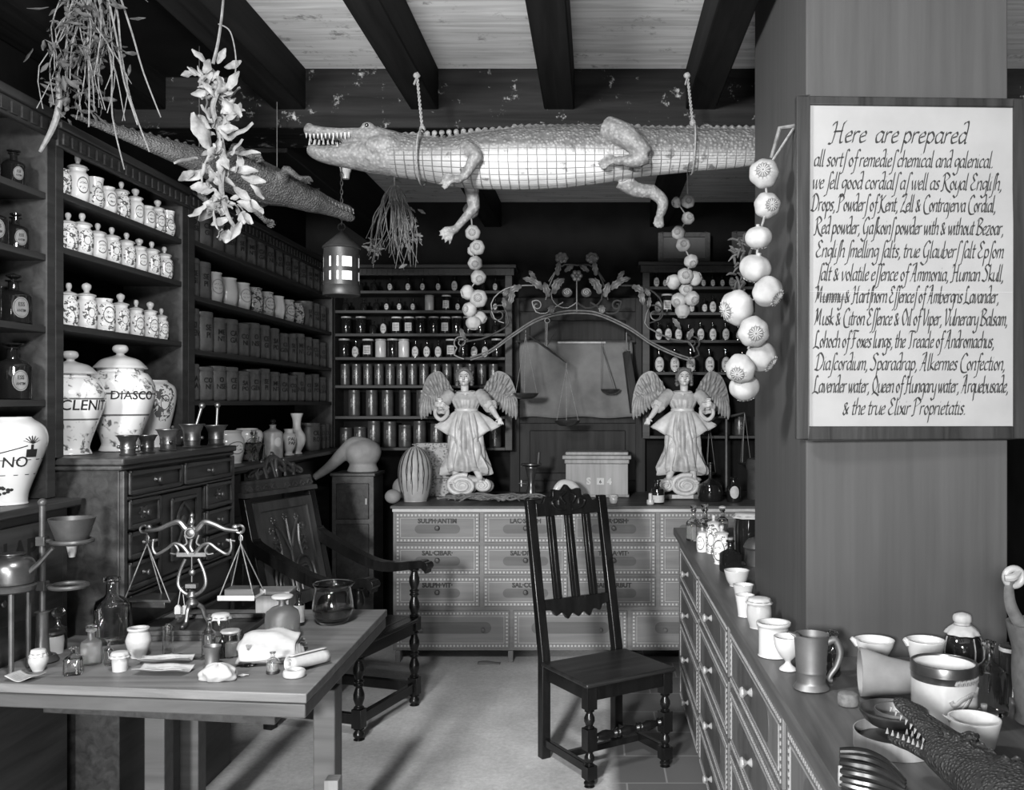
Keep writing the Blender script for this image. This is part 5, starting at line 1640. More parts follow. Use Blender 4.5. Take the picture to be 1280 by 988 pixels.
for s in (-1, 1):
    X = lambda px: 721 + s * (px - 721)
    def sc_(pts): scroll([a_(X(p[0]), p[1]) for p in pts])
    def spr(cx_, cy, r0, turns, a0, sg, lead):
        out = [(p[0], p[1]) for p in lead]
        for i in range(24):
            an = a0 + sg * 2 * pi * turns * i / 23
            r_ = r0 * (1 - .78 * i / 23)
            out.append((cx_ + r_ * cos(an), cy - r_ * sin(an)))
        return out
    # tall scroll at the springing, ending above the angel's head
    sc_(spr(819, 393, 12, 1.2, 2.2, -1, [(868, 440), (862, 428), (840, 424), (818, 414), (806, 404)]))
    sc_(spr(866, 428, 9, 1.3, -1.0, 1, [(862, 449), (874, 444)]))
    sc_([(775, 357), (800, 358), (818, 366), (828, 380), (824, 398), (812, 404)])
    sc_(spr(771, 382, 7, 1.2, 0.6, 1, [(738, 378), (748, 384), (760, 392), (772, 390)]))
    sc_([(721, 378), (732, 385), (744, 383), (752, 374), (753, 362)])
    sc_([(742, 333), (750, 345), (756, 360), (760, 375)])
    sc_([(721, 332), (736, 331), (748, 340), (756, 352)])
    # leaves as thin hammered blades with a raised rib
    def leaf(px, py, ang, L, wd, nm='leaf', curl=.03):
        g = MB()
        base = a_(X(px), py)
        an = ang if s > 0 else pi - ang
        d = Vector((cos(an), 0, sin(an)))
        pz = Vector((-d.z, 0, d.x))
        def fn(u, v):
            w2 = wd * (sin(pi * min(1, u * .92 + .06)) ** .7) * (1 + .22 * sin(u * 19))
            return base + d * (L * u) + pz * (w2 * (v - .5) * 2) + Vector((0, -.012 - curl * sin(u * 2.6) - .02 * abs(v - .5), 0))
        g.grid(fn, 14, 6)
        ob(nm, g, M['ironleaf'], t, smooth=70, thick=.003)
    for px, py, an, L, wd in ((750, 368, 1.9, .11, .026), (756, 372, 1.3, .10, .022), (748, 360, 2.4, .085, .020), (762, 362, .6, .10, .024), (768, 354, .25, .11, .018), (772, 350, .9, .07, .015), (790, 358, -.5, .09, .022), (800, 362, -1.4, .11, .02), (806, 362, -1.0, .06, .016), (745, 345, 1.7, .09, .018), (752, 382, -1.5, .06, .022), (736, 340, 2.6, .07, .016), (812, 372, -1.7, .08, .014), (850, 412, 2.2, .09, .016), (860, 425, 1.2, .08, .016)):
        leaf(px, py, an, L, wd)
    # roses on the top stems
    r = MB()
    c = a_(X(740), 323, -.02)
    r.sphere(c, (.028, .022, .024), 12, 8)
    for k in range(7):
        an = 2 * pi * k / 7
        r.sphere(c + Vector((.026 * cos(an), .006, .022 * sin(an))), (.020, .012, .017), 9, 6)
    r.tube(spiral(X(740), 323, 5, 1.6, 0, 1)[:0] + [c + Vector((.016 * (1 - i / 20) * cos(i * .6), -.022, .013 * (1 - i / 20) * sin(i * .6))) for i in range(20)], .004, 6)
    ob('rose', r, M['ironleaf'], t)
    bud = MB()
    bud.sphere(a_(X(733), 366, -.012), (.036, .020, .032), 14, 8)
    bud.tube([a_(X(733), 366, -.034) + Vector((.026 * (1 - i / 26) * cos(s * i * .5), 0, .023 * (1 - i / 26) * sin(i * .5))) for i in range(26)], .005, 6)
    ob('volute', bud, M['ironleaf'], t)
fl = MB()
c = a_(721, 345, -.015)
fl.sphere(c, (.014, .014, .014), 10, 8)
for k in range(6):
    an = k * pi / 3
    fl.sphere(c + Vector((.024 * cos(an), .004, .024 * sin(an))), (.016, .008, .016), 10, 6)
fl.tube([a_(721, 390), a_(721, 350)], .005, 7)
ob('centre_flower', fl, M['ironleaf'], t)

# balance hung from the arch
t = thing('hanging_balance', 'tilted dark hand balance with two pans hung from the iron arch', 'balance', P(684, 395, DA - .02))
B_0 = P(684, 395, DA - .02)
h_ = lambda px, py, y=0.0: P(px, py, DA - .02) - B_0 + Vector((0, y, 0))
m = MB()
m.tube([h_(684, 401) + Vector((.016 * cos(i * pi / 8), 0, .016 * sin(i * pi / 8))) for i in range(16)], .0035, 6, True)
m.tube([h_(684, 404), h_(683.5, 434)], .004, 6).tube([h_(682, 404), h_(682, 434)], .0025, 6)
m.tube([h_(683, 434), h_(696, 412)], .003, 6)
ob('hanger', m, M['iron'], t)
ob('beam', MB().tube([h_(653, 414), h_(683, 435), h_(708, 454)], [.004, .008, .004], 8), M['bronze'], t)
for (tx, ty), (px, py) in (((657, 420), (657, 497)), ((708, 460), (709, 531))):
    st = MB()
    for k in range(3):
        an = 2 * pi * k / 3 + .5
        st.tube([h_(tx, ty), h_(px, py - 5) + Vector((.083 * cos(an), .083 * sin(an), 0))], .0018, 5)
    st.tube([h_(tx, ty), h_(tx, ty - 7)], .003, 6)
    c = h_(px, py)
    pn = ob('pan', MB().lathe([(0, -.012), (.05, -.008), (.075, .008), (.088, .028), (.085, .029), (.072, .011), (.048, -.004), (0, -.008)], 28, Matrix.Translation(c)), M['bronze'], t)
    ob('strings', st, M['rope'], pn)

# second balance against the door panel and another by the pillar
def wall_pan(label, px, py, d, R_, top):
    t = thing('balance_pan', label, 'balance pan', P(px, py, d))
    ob('pan', MB().lathe([(0, -.02), (R_ * .5, -.017), (R_ * .85, -.002), (R_, .018), (R_ * .97, .019), (R_ * .82, .002), (R_ * .48, -.012), (0, -.015)], 28), M['bronze'], t)
    st = MB()
    tp = P(*top, d) - P(px, py, d)
    for k in range(3):
        an = 2 * pi * k / 3 + .9
        st.tube([tp, Vector((R_ * .95 * cos(an), R_ * .95 * sin(an), .017))], .0016, 5)
    st.tube([tp, tp + Vector((0, .0, .05))], .002, 5)
    ob('strings', st, M['iron'], t)
wall_pan('shallow dark pan on thin cords before the hide, nearest the rolled tube', 763, 490, 6.42, .07, (752, 432))

# the hide on the door, and rolled tube leaning beside it
g = MB()
DHI = 6.50
def hide(u, v):
    x = PX(650, DHI) + (PX(790, DHI) - PX(650, DHI)) * u
    z = PZ(428, DHI) + (PZ(522, DHI) - PZ(428, DHI)) * v
    w_ = .012 * sin(u * 17) * v + .008 * sin(u * 31 + 1) * v + .02 * sin(u * 5) * v
    return Vector((x + .01 * sin(v * 9) * (u - .5), DHI + w_, z + .006 * sin(u * 14) * v))
g.grid(hide, 60, 20)
o = thing('stretched_hide', 'grey wrinkled hide hanging on the panelled door behind the balance', 'hide', (0, 0, 0))
ob('sheet', g, M['leather'], o, thick=.005, smooth=80)
ob('hanging_rod', MB().tube([P(645, 427, DHI - .0), P(793, 427, DHI - .0)], .008, 8), M['cabinet_l'], o)
for u in (.02, .98):
    ob('bracket', MB().box(P(651 + 138 * u, 427, DHI).x - .006, P(651 + 138 * u, 427, DHI).x + .006, DHI, DB - .05, P(640, 427, DHI).z - .006, P(640, 427, DHI).z + .006), M['iron'], o)
ed = MB().box(PX(697, DHI), PX(757, DHI), DHI - .012, DHI - .0085, PZ(429.5, DHI), PZ(427.5, DHI))
ob('pale_edge', ed, M['paper2'], o)['label'] = 'pale torn paper edge'
tb = thing('rolled_map', 'dark square-ended rolled tube leaning across the hide beside the angel', 'tube', (0, 0, 0))
p0, p1 = P(783, 440, 6.38), P(794, 516, 6.34)
d_ = (p1 - p0).normalized()
MX = Matrix.Translation(p0) @ d_.to_track_quat('Z', 'Y').to_matrix().to_4x4()
L_ = (p1 - p0).length
ob('roll', MB().lathe([(0, 0), (.032, 0), (.034, .004), (.043, L_ - .004), (.042, L_), (0, L_)], 4, MX), M['cabinetz'], tb, smooth=20, bevel=.003)
ob('cord', MB().curve([p0, p0 + Vector((-.02, 0, .025)), p0 + Vector((-.03, 0, .01))], .003, 6), M['stalk'], tb)
ob('support_hook', MB().tube([p0 + Vector((0, .0, .026)), Vector((p0.x, p0.y, PZ(418, 6.5))), Vector((p0.x + .005, 6.62, PZ(416, 6.5)))], .004, 6), M['iron'], tb)

# ------------------------------------------------------------------ dried poppy heads on strings
def pod_meshes(seed, R_):
    random.seed(seed)
    sq = random.uniform(.86, 1.0)
    ph = random.random() * 6
    pr = smooth_prof([(0, -.88 * sq), (.30, -.90 * sq), (.62, -.76 * sq), (.92, -.36 * sq), (1.0, .02), (.93, .40 * sq), (.66, .76 * sq), (.30, .90 * sq), (.14, .98 * sq), (.13, 1.12 * sq), (0, 1.13 * sq)], 3)
    body = MB().lathe([(r * R_, z * R_) for r, z in pr], 30, fn=lambda a, z: 1 + .035 * cos(7 * a + ph) + .025 * cos(3 * a + ph * 2))
    cr = MB()
    n_ = 13
    zc = -.91 * sq * R_
    cr.lathe([(0, zc - .05 * R_), (.42 * R_, zc - .03 * R_), (.50 * R_, zc + .02 * R_), (.36 * R_, zc + .06 * R_), (0, zc + .07 * R_)], 26, fn=lambda a, z: 1 + .10 * cos(n_ * a))
    ry = MB()
    for k in range(n_):
        a = 2 * pi * k / n_
        ry.tube([(.06 * R_ * cos(a), .06 * R_ * sin(a), zc - .06 * R_), (.30 * R_ * cos(a), .30 * R_ * sin(a), zc - .055 * R_), (.60 * R_ * cos(a), .60 * R_ * sin(a), zc + .05 * R_)], [.030 * R_, .036 * R_, .022 * R_], 5)
    return body, cr, ry

def strand(name, label, d, top, pods, mt, crownm):
    """pods: (px, py, radius px, crown direction)"""
    t = thing(name, label, 'garland', P(pods[0][0], pods[0][1], d))
    O = P(pods[0][0], pods[0][1], d)
    cord = MB()
    pts = [Vector(top) - O] + [P(p[0], p[1], d) - O + Vector((0, .0, 0)) for p in pods]
    cord.tube(pts, .0035, 6)
    ob('cord', cord, M['rope'], t)
    for i, (px, py, rp, dr, dy) in enumerate(pods):
        R_ = rp * d / F
        b, c, ry = pod_meshes(i * 3 + int(px), R_)
        q_ = (-Vector(dr)).to_track_quat('Z', 'Y')
        o = ob('poppy_head', b, mt if (i % 3) else M['poppy'], t, loc=P(px, py, d) - O + Vector((0, dy, 0)))
        o.rotation_mode = 'QUATERNION'
        o.rotation_quaternion = q_
        ob('crown', c, crownm, o)
        ob('crown_rays', ry, mt, o)
    return t
f_, dn, lf, rt = (0, -1, 0), (0, -.2, -1), (-1, -.4, -.3), (1, -.3, -.5)
strand('poppy_garland', 'hanging strand of big pale dried poppy heads against the pillar', 2.66, P(966, 160, 2.66) + Vector((.06, .0, 0)), [
    (955, 217, 18.5, (-.25, -1, .05), 0), (960, 256, 16.5, (.2, -1, -.15), .01), (948, 297, 16.5, (.1, .3, -1), .0), (945, 335, 20, (-.2, .4, -1), .01), (957, 367, 19.5, (.6, -.5, -.5), -.035), (921, 385, 22.5, (-.85, -.45, -.25), 0), (938, 417, 19, (0, -1, -.2), -.055), (951, 446, 19.5, (.7, -.45, -.6), -.005), (922, 462, 18.5, (-.4, -.85, -.5), -.05), (931, 484, 19, (.2, .3, -1), .01)], M['poppy'], M['poppydk'])
ob('nail', MB().tube([P(966, 160, 2.66) + Vector((-.0, 0, 0)), Vector((.58, 2.66, PZ(158, 2.66)))], .004, 6), M['iron']).update({}) if False else None
st = ob('twig', MB().tube([P(964, 198, 2.66), P(966, 160, 2.66) + Vector((.02, 0, 0)), Vector((.585, 2.66, PZ(157, 2.66)))], [.005, .006, .007], 7), M['straw'])
g_ = [o for o in bpy.data.objects if o.name.startswith('poppy_garland')][0]
st.parent = g_
st.location = -g_.location
bpy.context.view_layer.update()
lv = MB()
random.seed(9)
for k in range(46):
    p = P(random.uniform(918, 940), random.uniform(300, 380), 2.72)
    d = Vector((random.uniform(-1, .3), random.uniform(-.6, .2), random.uniform(-.6, .8))).normalized()
    lv.tube(catmull([p, p + d * .02, p + d * .035 + Vector((0, 0, -.008))], 3), [.0035, .0045, .001], 5)
o = ob('dry_sprig', lv, M['leafdark'], g_)
o.location = -g_.location
SD = 4.16
strand('poppy_garland', 'strand of small dried poppy heads in front of the seven-level shelves', SD, (PX(590, SD), SD, 2.80), [
    (588, 262, 10, f_, .02), (591, 291, 9.5, (0, -1, -.1), 0), (597, 310, 9.5, f_, -.01), (590, 312, 7, (-1, 0, 0), .03), (594, 329, 9, (.1, -1, -.3), 0), (598, 347, 9.5, (.3, -1, -.4), 0), (585, 366, 9.5, lf, -.01), (599, 374, 11, f_, -.02), (587, 387, 9.5, (-.5, -.8, 0), 0), (600, 397, 8, rt, .02), (592, 404, 9.5, dn, 0)], M['poppy'], M['poppydk'])
strand('poppy_garland', 'strand of small dried poppy heads before the bottle shelves near the pillar', SD, (PX(858, SD), SD, 2.80), [
    (860, 252, 8.5, f_, 0), (846, 252, 7, lf, .02), (860, 273, 8, (.2, -1, .1), 0), (848, 291, 8.5, (-.3, -1, 0), 0), (854, 306, 9, f_, 0), (864, 327, 9, (.2, -.8, -.5), 0), (856, 346, 10, f_, -.02), (842, 352, 9.5, (-.8, -.3, .2), .01), (869, 348, 9.5, (.8, -.3, .3), .01), (858, 362, 8.5, f_, .02), (865, 374, 9.5, (.3, -.9, -.3), -.01), (848, 376, 9.5, (-.3, -.8, -.3), 0), (853, 389, 9.5, dn, 0)], M['garlic'], M['poppydk'])

# ------------------------------------------------------------------ lantern
DL = 4.6
s_ = DL / F
t = thing('lantern', 'round dark tin lantern with lit pale panes hanging on a chain', 'lantern', P(427, 370, DL))
w0 = 22 * s_
zz = lambda py: (370 - py) * s_
b = MB().lathe([(0, 0), (w0 * 1.02, 0), (w0 * 1.05, .006), (w0 * 1.02, zz(358)), (w0, zz(357.5)), (w0, zz(357)), (0, zz(357))], 32)
ob('body', b, M['tin'], t)
b = MB().lathe([(0, zz(319)), (w0, zz(319)), (w0, zz(312)), (w0 * 1.08, zz(311)), (w0 * 1.06, zz(309)), (w0 * .12, zz(290)), (w0 * .10, zz(287)), (0, zz(287))], 32)
ob('roof', b, M['tin'], t)
ob('pane_cylinder', MB().lathe([(w0 * .95, zz(357)), (w0 * .95, zz(319))], 32), M['pane'], t, thick=.002)['label'] = 'glowing pale horn panes'
ribs = MB()
N_ = 32
for k in range(N_):
    a0, a1 = 2 * pi * k / N_ + .1, 2 * pi * (k + 1) / N_ + .1
    ph = (k % 8)
    if ph in (0, 4):
        for z0, z1 in ((357, 319),):
            ribs.add([(w0 * 1.0 * cos(a), w0 * 1.0 * sin(a), z) for z in (zz(z0), zz(z1)) for a in (a0, a1)] + [(w0 * .96 * cos(a), w0 * .96 * sin(a), z) for z in (zz(z0), zz(z1)) for a in (a0, a1)], [(0, 1, 3, 2), (4, 5, 7, 6), (0, 4, 6, 2), (1, 5, 7, 3), (0, 1, 5, 4), (2, 3, 7, 6)])
for z0, z1 in ((357, 352), (341, 335.5), (323, 319)):
    ribs.lathe([(w0 * 1.0, zz(z0)), (w0 * 1.0, zz(z1)), (w0 * .965, zz(z1)), (w0 * .965, zz(z0)), (w0 * 1.0, zz(z0))], 32)
for a0 in (-1.75, -2.45, -.30):
    for k in range(3):
        a1, a2 = a0 - .16 + k * .11, a0 - .16 + (k + 1) * .11
        ribs.add([(w0 * r_ * cos(a), w0 * r_ * sin(a), z) for r_ in (1.002, .965) for z in (zz(357), zz(319)) for a in (a1, a2)], [(0, 1, 3, 2), (4, 5, 7, 6), (0, 4, 6, 2), (1, 5, 7, 3)])
ob('tin_frame', ribs, M['tin'], t)
ch = MB()
z0, z1 = zz(287), 3.059 - PZ(370, DL)
ch.tube([(.018 * cos(a), 0, z0 + .012 + .018 * sin(a)) for a in [2 * pi * i / 16 for i in range(16)]], .003, 6, True)
k = int((z1 - z0 - .03) / .022)
for i in range(k):
    c = z0 + .034 + i * .022
    ax = i % 2
    ch.tube([((.006 * cos(a) if ax else 0), (0 if ax else .006 * cos(a)), c + .014 * sin(a)) for a in [2 * pi * j / 10 for j in range(10)]], .0022, 5, True)
ob('chain', ch, M['iron'], t)
cup = MB().lathe([(0, zz(222)), (.018, zz(222)), (.022, zz(214)), (.026, zz(213)), (.030, zz(207)), (.028, zz(206.5)), (.012, zz(206)), (0, zz(206))], 18, Matrix.Translation((.012, .03, 0)))
cup.tube([(.012, .03, zz(207)), (.012, .03, z1)], .006, 6)
ob('ceiling_hook', cup, M['white'], t)['label'] = 'white porcelain hook cup'

# ------------------------------------------------------------------ dried herbs
def stems(m, rnd, base, tips, r, wob=.03):
    for tp in tips:
        d = Vector(tp) - base
        pts = [base + d * (i / 5) + Vector((rnd.uniform(-1, 1), rnd.uniform(-1, 1), rnd.uniform(-.3, .3))) * wob * (i > 0) * (1 if i < 5 else .3) for i in range(6)]
        m.curve(pts, [r, r * .8, r * .5], 5, 3)
def blade(m, base, d, L, wd, curl, rnd):
    d = d.normalized()
    s = d.cross(Vector((rnd.uniform(-1, 1), rnd.uniform(-1, 1), .2))).normalized()
    n_ = s.cross(d)
    def fn(u, v):
        w_ = wd * sin(pi * (u * .94 + .03)) ** .8 * (1 + .12 * sin(u * 14))
        return base + d * (L * u) + s * (w_ * (v - .5) * 2) + n_ * (curl * L * u * u + wd * .8 * abs(v - .5) + .12 * wd * sin(u * 11))
    m.grid(fn, 8, 4)

# big bunch at the upper corner
rnd = random.Random(4)
DH = 2.75
t = thing('herb_bunch', 'big dark straggling bunch of dried herbs hung over the bottle shelves', 'herbs', P(108, -120, DH))
O = P(108, -120, DH)
st = MB()
tip = lambda px, py, dd=0: P(px, py, DH) - O + Vector((0, dd, 0))
stems(st, rnd, Vector((0, 0, 0)), [tip(185, 190), tip(190, 140, .05), tip(178, 160, -.03), tip(147, 208, .04), tip(122, 165, -.05), tip(60, 150, .05)], .0036, .012)
stems(st, rnd, Vector((0, 0, 0)), [tip(rnd.uniform(62, 150), rnd.uniform(60, 150), rnd.uniform(-.06, .08)) for _ in range(30)], .0024, .03)
ob('stems', st, M['straw'], t)
th_ = MB().curve([tip(72, 90), tip(74, 130), tip(66, 160), tip(50, 190)], [.006, .010, .009, .005], 8)
ob('root', th_, M['straw'], t)
lf_ = MB()
for _ in range(520):
    u = rnd.random()
    px, py = 104 + rnd.gauss(0, 20) + (8 if u < .5 else -8), rnd.uniform(-100, 75) if u < .75 else rnd.uniform(60, 140)
    if py > 80 and not (60 < px < 122): continue
    if px < 61: continue
    blade(lf_, tip(px, py, rnd.uniform(-.09, .09)), Vector((rnd.uniform(-.7, .7), rnd.uniform(-.7, .7), rnd.uniform(-1, .3))), rnd.uniform(.02, .055), rnd.uniform(.003, .0075), rnd.uniform(-.5, .5), rnd)
ob('leaves', lf_, M['leafdark'], t, smooth=70)
ob('string', MB().tube([(0, 0, 0), (0, 0, 3.05 - O.z)], .003, 5), M['rope'], t)

# pale leaf garland
DG_ = 3.0
t = thing('leaf_garland', 'hanging twist of large pale dried leaves in front of the side shelves', 'dried leaves', P(275, 75, DG_))
O = P(275, 75, DG_)
st = MB()
st.curve([tip2 for tip2 in (P(281, -60, DG_) - O, P(279, 0, DG_) - O, P(273, 50, DG_) - O, P(266, 80, DG_) - O)], [.0035, .004, .005, .006], 6)
st.curve([P(273, 30, DG_) - O, P(288, 40, DG_) - O, P(295, 75, DG_) - O, P(292, 105, DG_) - O], .0022, 5)
core = [(262, 85), (272, 105), (270, 135), (274, 165), (276, 200), (280, 235), (284, 265), (290, 285)]
st.curve([P(a, b, DG_) - O + Vector((.01 * sin(i * 2), .01 * cos(i * 2), 0)) for i, (a, b) in enumerate(core)], [.006, .009, .010, .009, .006], 7)
ob('stem', st, M['straw'], t)
ob('string', MB().tube([P(281, -60, DG_) - O, Vector((P(281, -60, DG_).x - O.x, 0, 3.05 - O.z))], .0025, 5), M['rope'], t)
lf_ = MB()
rnd = random.Random(12)
cur = catmull([(a, b, 0) for a, b in core], 6)
def leaf3(px, py, ang, L, wd, k=1):
    base = P(px, py, DG_) - O + Vector((0, rnd.uniform(-.03, .03), 0))
    blade(lf_, base, Vector((cos(ang), rnd.uniform(-.5, .5), sin(ang))), L, wd, rnd.uniform(-.4, .4), rnd)
for px, py, a, L in ((246, 92, 2.6, .05), (238, 88, 3.3, .05), (258, 78, 2.2, .06), (270, 78, 1.0, .06), (276, 80, .2, .07), (285, 115, .9, .08), (290, 125, .2, .06), (262, 112, 3.6, .06), (280, 130, -.6, .08), (285, 175, .5, .11), (288, 192, .0, .10), (262, 185, 1.9, .13), (250, 200, 3.5, .08), (245, 215, 3.6, .07), (256, 205, 3.9, .09), (290, 215, .1, .09), (300, 220, -.3, .08), (312, 225, -.9, .07), (312, 250, -1.1, .08), (268, 250, 4.0, .09), (258, 255, 4.1, .07), (292, 250, -.3, .10), (275, 270, -2.2, .08), (288, 270, -1.6, .07), (300, 265, -.9, .07), (262, 232, 3.3, .07), (285, 150, 1.2, .09), (265, 160, 2.4, .08)):
    leaf3(px, py, a, L * .95, L * rnd.uniform(.18, .30))
for _ in range(95):
    q = cur[rnd.randrange(len(cur))]
    leaf3(q.x + rnd.gauss(0, 9), q.y + rnd.gauss(0, 6), rnd.uniform(0, 6.28), rnd.uniform(.03, .07), rnd.uniform(.008, .018))
ob('leaves', lf_, M['leafpale'], t, smooth=70)

# bundle of thin stems under the crocodile's jaw
DB2 = 4.5
t = thing('herb_bunch', 'bundle of thin pale dried stems hanging below the crocodile head', 'herbs', P(493, 232, DB2))
O = P(493, 232, DB2)
rnd = random.Random(8)
st = MB()
for _ in range(62):
    px = rnd.uniform(460, 526)
    py = rnd.uniform(290, 330) if rnd.random() < .8 else rnd.uniform(325, 338)
    sx = 493 + (px - 493) * .45
    mid = P((sx + px) / 2 + rnd.uniform(-10, 10), (240 + py) / 2 + rnd.uniform(-12, 12), DB2) - O + Vector((0, rnd.uniform(-.06, .06), 0))
    st.curve([P(493 + (px - 493) * .15, 232, DB2) - O, P(sx, 250, DB2) - O + Vector((0, rnd.uniform(-.04, .04), 0)), mid, P(px, py, DB2) - O + Vector((0, rnd.uniform(-.08, .08), 0))], [.002, .0024, .0022, .0012], 5, 4)
ob('stems', st, M['straw'], t)
lf_ = MB()
for _ in range(60):
    a, b = rnd.choice(((464, 316), (466, 310), (520, 290), (518, 270), (505, 300)))
    blade(lf_, P(a + rnd.gauss(0, 4), b + rnd.gauss(0, 8), DB2) - O, Vector((rnd.uniform(-.6, .6), rnd.uniform(-.6, .6), rnd.uniform(-1, .2))), rnd.uniform(.02, .05), .008, .3, rnd)
ob('leaves', lf_, M['straw'], t, smooth=70)
ob('string', MB().tube([(0, 0, 0), (0, 0, 3.05 - O.z)], .003, 5), M['rope'], t)
# ------------------------------------------------------------------ small things
E_ = .0008
def on(px, py, h): 
    p, s = G(px, py, h)
    p.z += E_
    return p, s
def shell(prof_out, prof_in):
    """closed thin wall: outside going up, inside coming down"""
    return prof_out + prof_in[::-1]

def jar1(name, label, cat, loc, prof, R, h, m, rz=0, n=28, smooth=45):
    """thing that is an Empty with a turned body; more parts are added by the caller"""
    t = thing(name, label, cat, loc, rz)
    ob('body', MB().lathe(smooth_prof(sp(prof, R, h), 3), n), m, t, smooth=smooth)
    return t

BTL = [(0, 0), (.94, 0), (1, .03), (1, .55), (.92, .63), (.45, .70), (.34, .74), (.34, .90), (.50, .93), (.50, .98), (.30, 1.0), (.27, .75), (.42, .68), (.86, .60), (.93, .53), (.93, .06), (0, .05)]
def glass_bottle(name, label, loc, R, h, sq=False, m='glass', fill=None, fillv='powder', stop=None, rz=0, sm=40, prof=BTL):
    t = thing(name, label, 'bottle', loc, rz)
    fn = None
    if sq:
        fn = lambda a, z: (min(1.32, 1 / max(abs(cos(a)), abs(sin(a)))) if z < h * .62 else 1)
    ob('glass', MB().lathe(sp(prof, R, h), 32, fn=fn), M[m], t, smooth=sm)
    if fill:
        ob('contents', MB().lathe(sp([(0, .058), (.88, .062), (.90, .08), (.90, fill), (0, fill + .01)], R, h), 24, fn=(lambda a, z: min(1.28, 1 / max(abs(cos(a)), abs(sin(a))))) if sq else None), M[fillv], t)
    if stop == 'glass':
        ob('stopper', MB().lathe(sp([(0, .92), (.25, .92), (.30, 1.0), (.5, 1.02), (.55, 1.05), (.5, 1.09), (.2, 1.1), (0, 1.1)], R, h), 18), M['greyglass'], t)
    elif stop == 'cork':
        ob('stopper', MB().lathe(sp([(0, .90), (.25, .90), (.34, 1.06), (0, 1.06)], R, h), 16), M['cork'], t)
    elif stop == 'white':
        ob('stopper', MB().lathe(smooth_prof(sp([(0, 1.002), (.55, 1.002), (.62, 1.03), (.55, 1.07), (0, 1.10)], R, h), 3), 18), M['cloth'], t)
    return t
def cloth_cap(t, R, z, drop_=.012, m='cloth', lump=.15, tie=True):
    g = MB()
    N, K = 40, 10
    rr = [(0, .006), (R * .55, .006), (R * .95, .004), (R * 1.04, -.003), (R * 1.03, -drop_ * .6), (R * 1.10, -drop_), (R * 1.22, -drop_ * 1.5)]
    g.lathe([(a, z + b) for a, b in rr], N, fn=lambda a, zz: 1 + (lump * .5 * cos(9 * a) if zz < z - drop_ * .4 else .01 * cos(5 * a)))
    c = ob('cloth_cover', g, M[m], t, smooth=70, thick=.0015)
    if tie:
        ob('tie', MB().tube([(R * 1.055 * cos(a), R * 1.055 * sin(a), z - drop_ * .6) for a in [2 * pi * i / 24 for i in range(24)]], .0016, 5, True), M['rope'], c)
    return c

# ---- on the work table
p, s = on(140, 803, HT)
t = glass_bottle('glass_bottle', 'large clear square-shouldered glass bottle behind the small vials', p, 20 / s, 82 / s, True, 'greyglass', rz=.5)
p, s = on(65, 817, HT)
t = jar1('ointment_jar', 'white straight jar with dark flat lid at the table corner', 'jar', p, [(0, 0), (.92, 0), (.96, .04), (1, .85), (0, .86)], 13 / s, 26 / s, M['white'])
ob('lid', MB().lathe(sp([(0, .865), (1.08, .865), (1.12, .90), (1.05, 1.0), (.5, 1.06), (0, 1.07)], 13 / s, 28 / s), 24), M['bronze'], t)
p, s = on(48, 839, HT)
t = jar1('ointment_jar', 'small round jar with tied cloth cover before the dark-lidded white jar', 'jar', p, [(0, 0), (.55, 0), (.62, .04), (1, .45), (.95, .7), (.72, .86), (.74, .95), (0, .96)], 11 / s, 25 / s, M['cream'])
cloth_cap(t, 8.3 / s, 24.5 / s, .010, 'powder')
p, s = on(73, 812, HT)
t = glass_bottle('glass_bottle', 'dark slim bottle with round glass stopper beside the folded paper', p, 10 / s, 42 / s, False, 'darkglass')
ob('stopper', MB().sphere((0, 0, 46 / s), (8 / s, 8 / s, 6 / s), 14, 8), M['greyglass'], t)
p, s = on(92, 843, HT)
glass_bottle('glass_bottle', 'short empty clear bottle with wide neck near the table edge', p, 10.5 / s, 34 / s, True, 'glass', rz=.3)
p, s = on(114, 830, HT)
glass_bottle('glass_bottle', 'clear bottle filled with pale powder and topped by a glass stopper', p, 12 / s, 44 / s, False, 'milkglass', .50, 'powder', 'glass')
p, s = on(136, 832, HT)
glass_bottle('glass_bottle', 'thin narrow vial before the large square bottle', p, 5.5 / s, 32 / s, False, 'greyglass')
p, s = on(150, 839, HT)
t = jar1('ointment_jar', 'smallest cloth-tied pot between thin vial and earthenware pot', 'jar', p, [(0, 0), (.8, 0), (.86, .05), (.95, .5), (.92, .8), (.98, .9), (0, .92)], 10 / s, 23 / s, M['cream'])
cloth_cap(t, 10 / s, 21.5 / s, .007, 'cloth', .1)
p, s = on(173, 822, HT)
jar1('earthenware_pot', 'empty round cream earthenware pot with rolled rim on the table', 'pot', p, [(0, 0), (.58, 0), (.62, .03), (.70, .12), (.98, .45), (1.0, .62), (.82, .82), (.74, .87), (.88, .94), (.86, 1.0), (.70, 1.0), (.66, .88), (.85, .7), (.6, .15), (0, .1)], 14.5 / s, 37 / s, M['cream'])
p, s = on(210, 820, HT)
glass_bottle('specimen_tube', 'straight clear glass tube with white paper band beside folded papers', p, 6.5 / s, 36 / s, False, 'glass', None, 'powder', 'glass', prof=[(0, 0), (1, 0), (1, .95), (1.1, .97), (1.1, 1), (.9, 1), (.88, .06), (0, .05)])
p, s = on(261, 822, HT)
glass_bottle('glass_bottle', 'tall narrow clear bottle before the cloth-covered jar', p, 8.5 / s, 50 / s, False, 'glass')
p, s = on(276, 806, HT)
t = glass_bottle('specimen_jar', 'glass jar under a frilled white cloth cover behind the phials', p, 10 / s, 36 / s, False, 'greyglass', prof=[(0, 0), (.95, 0), (1, .04), (1, .8), (.85, .88), (.9, 1), (.8, 1), (.78, .88), (.92, .78), (.92, .06), (0, .05)])
cloth_cap(t, 10.5 / s, 36.5 / s, .008, 'cloth', .25)
p, s = on(278, 823, HT)
glass_bottle('glass_bottle', 'tiny dark phial standing between tall bottle and pale jar', p, 5 / s, 32 / s, False, 'darkglass')
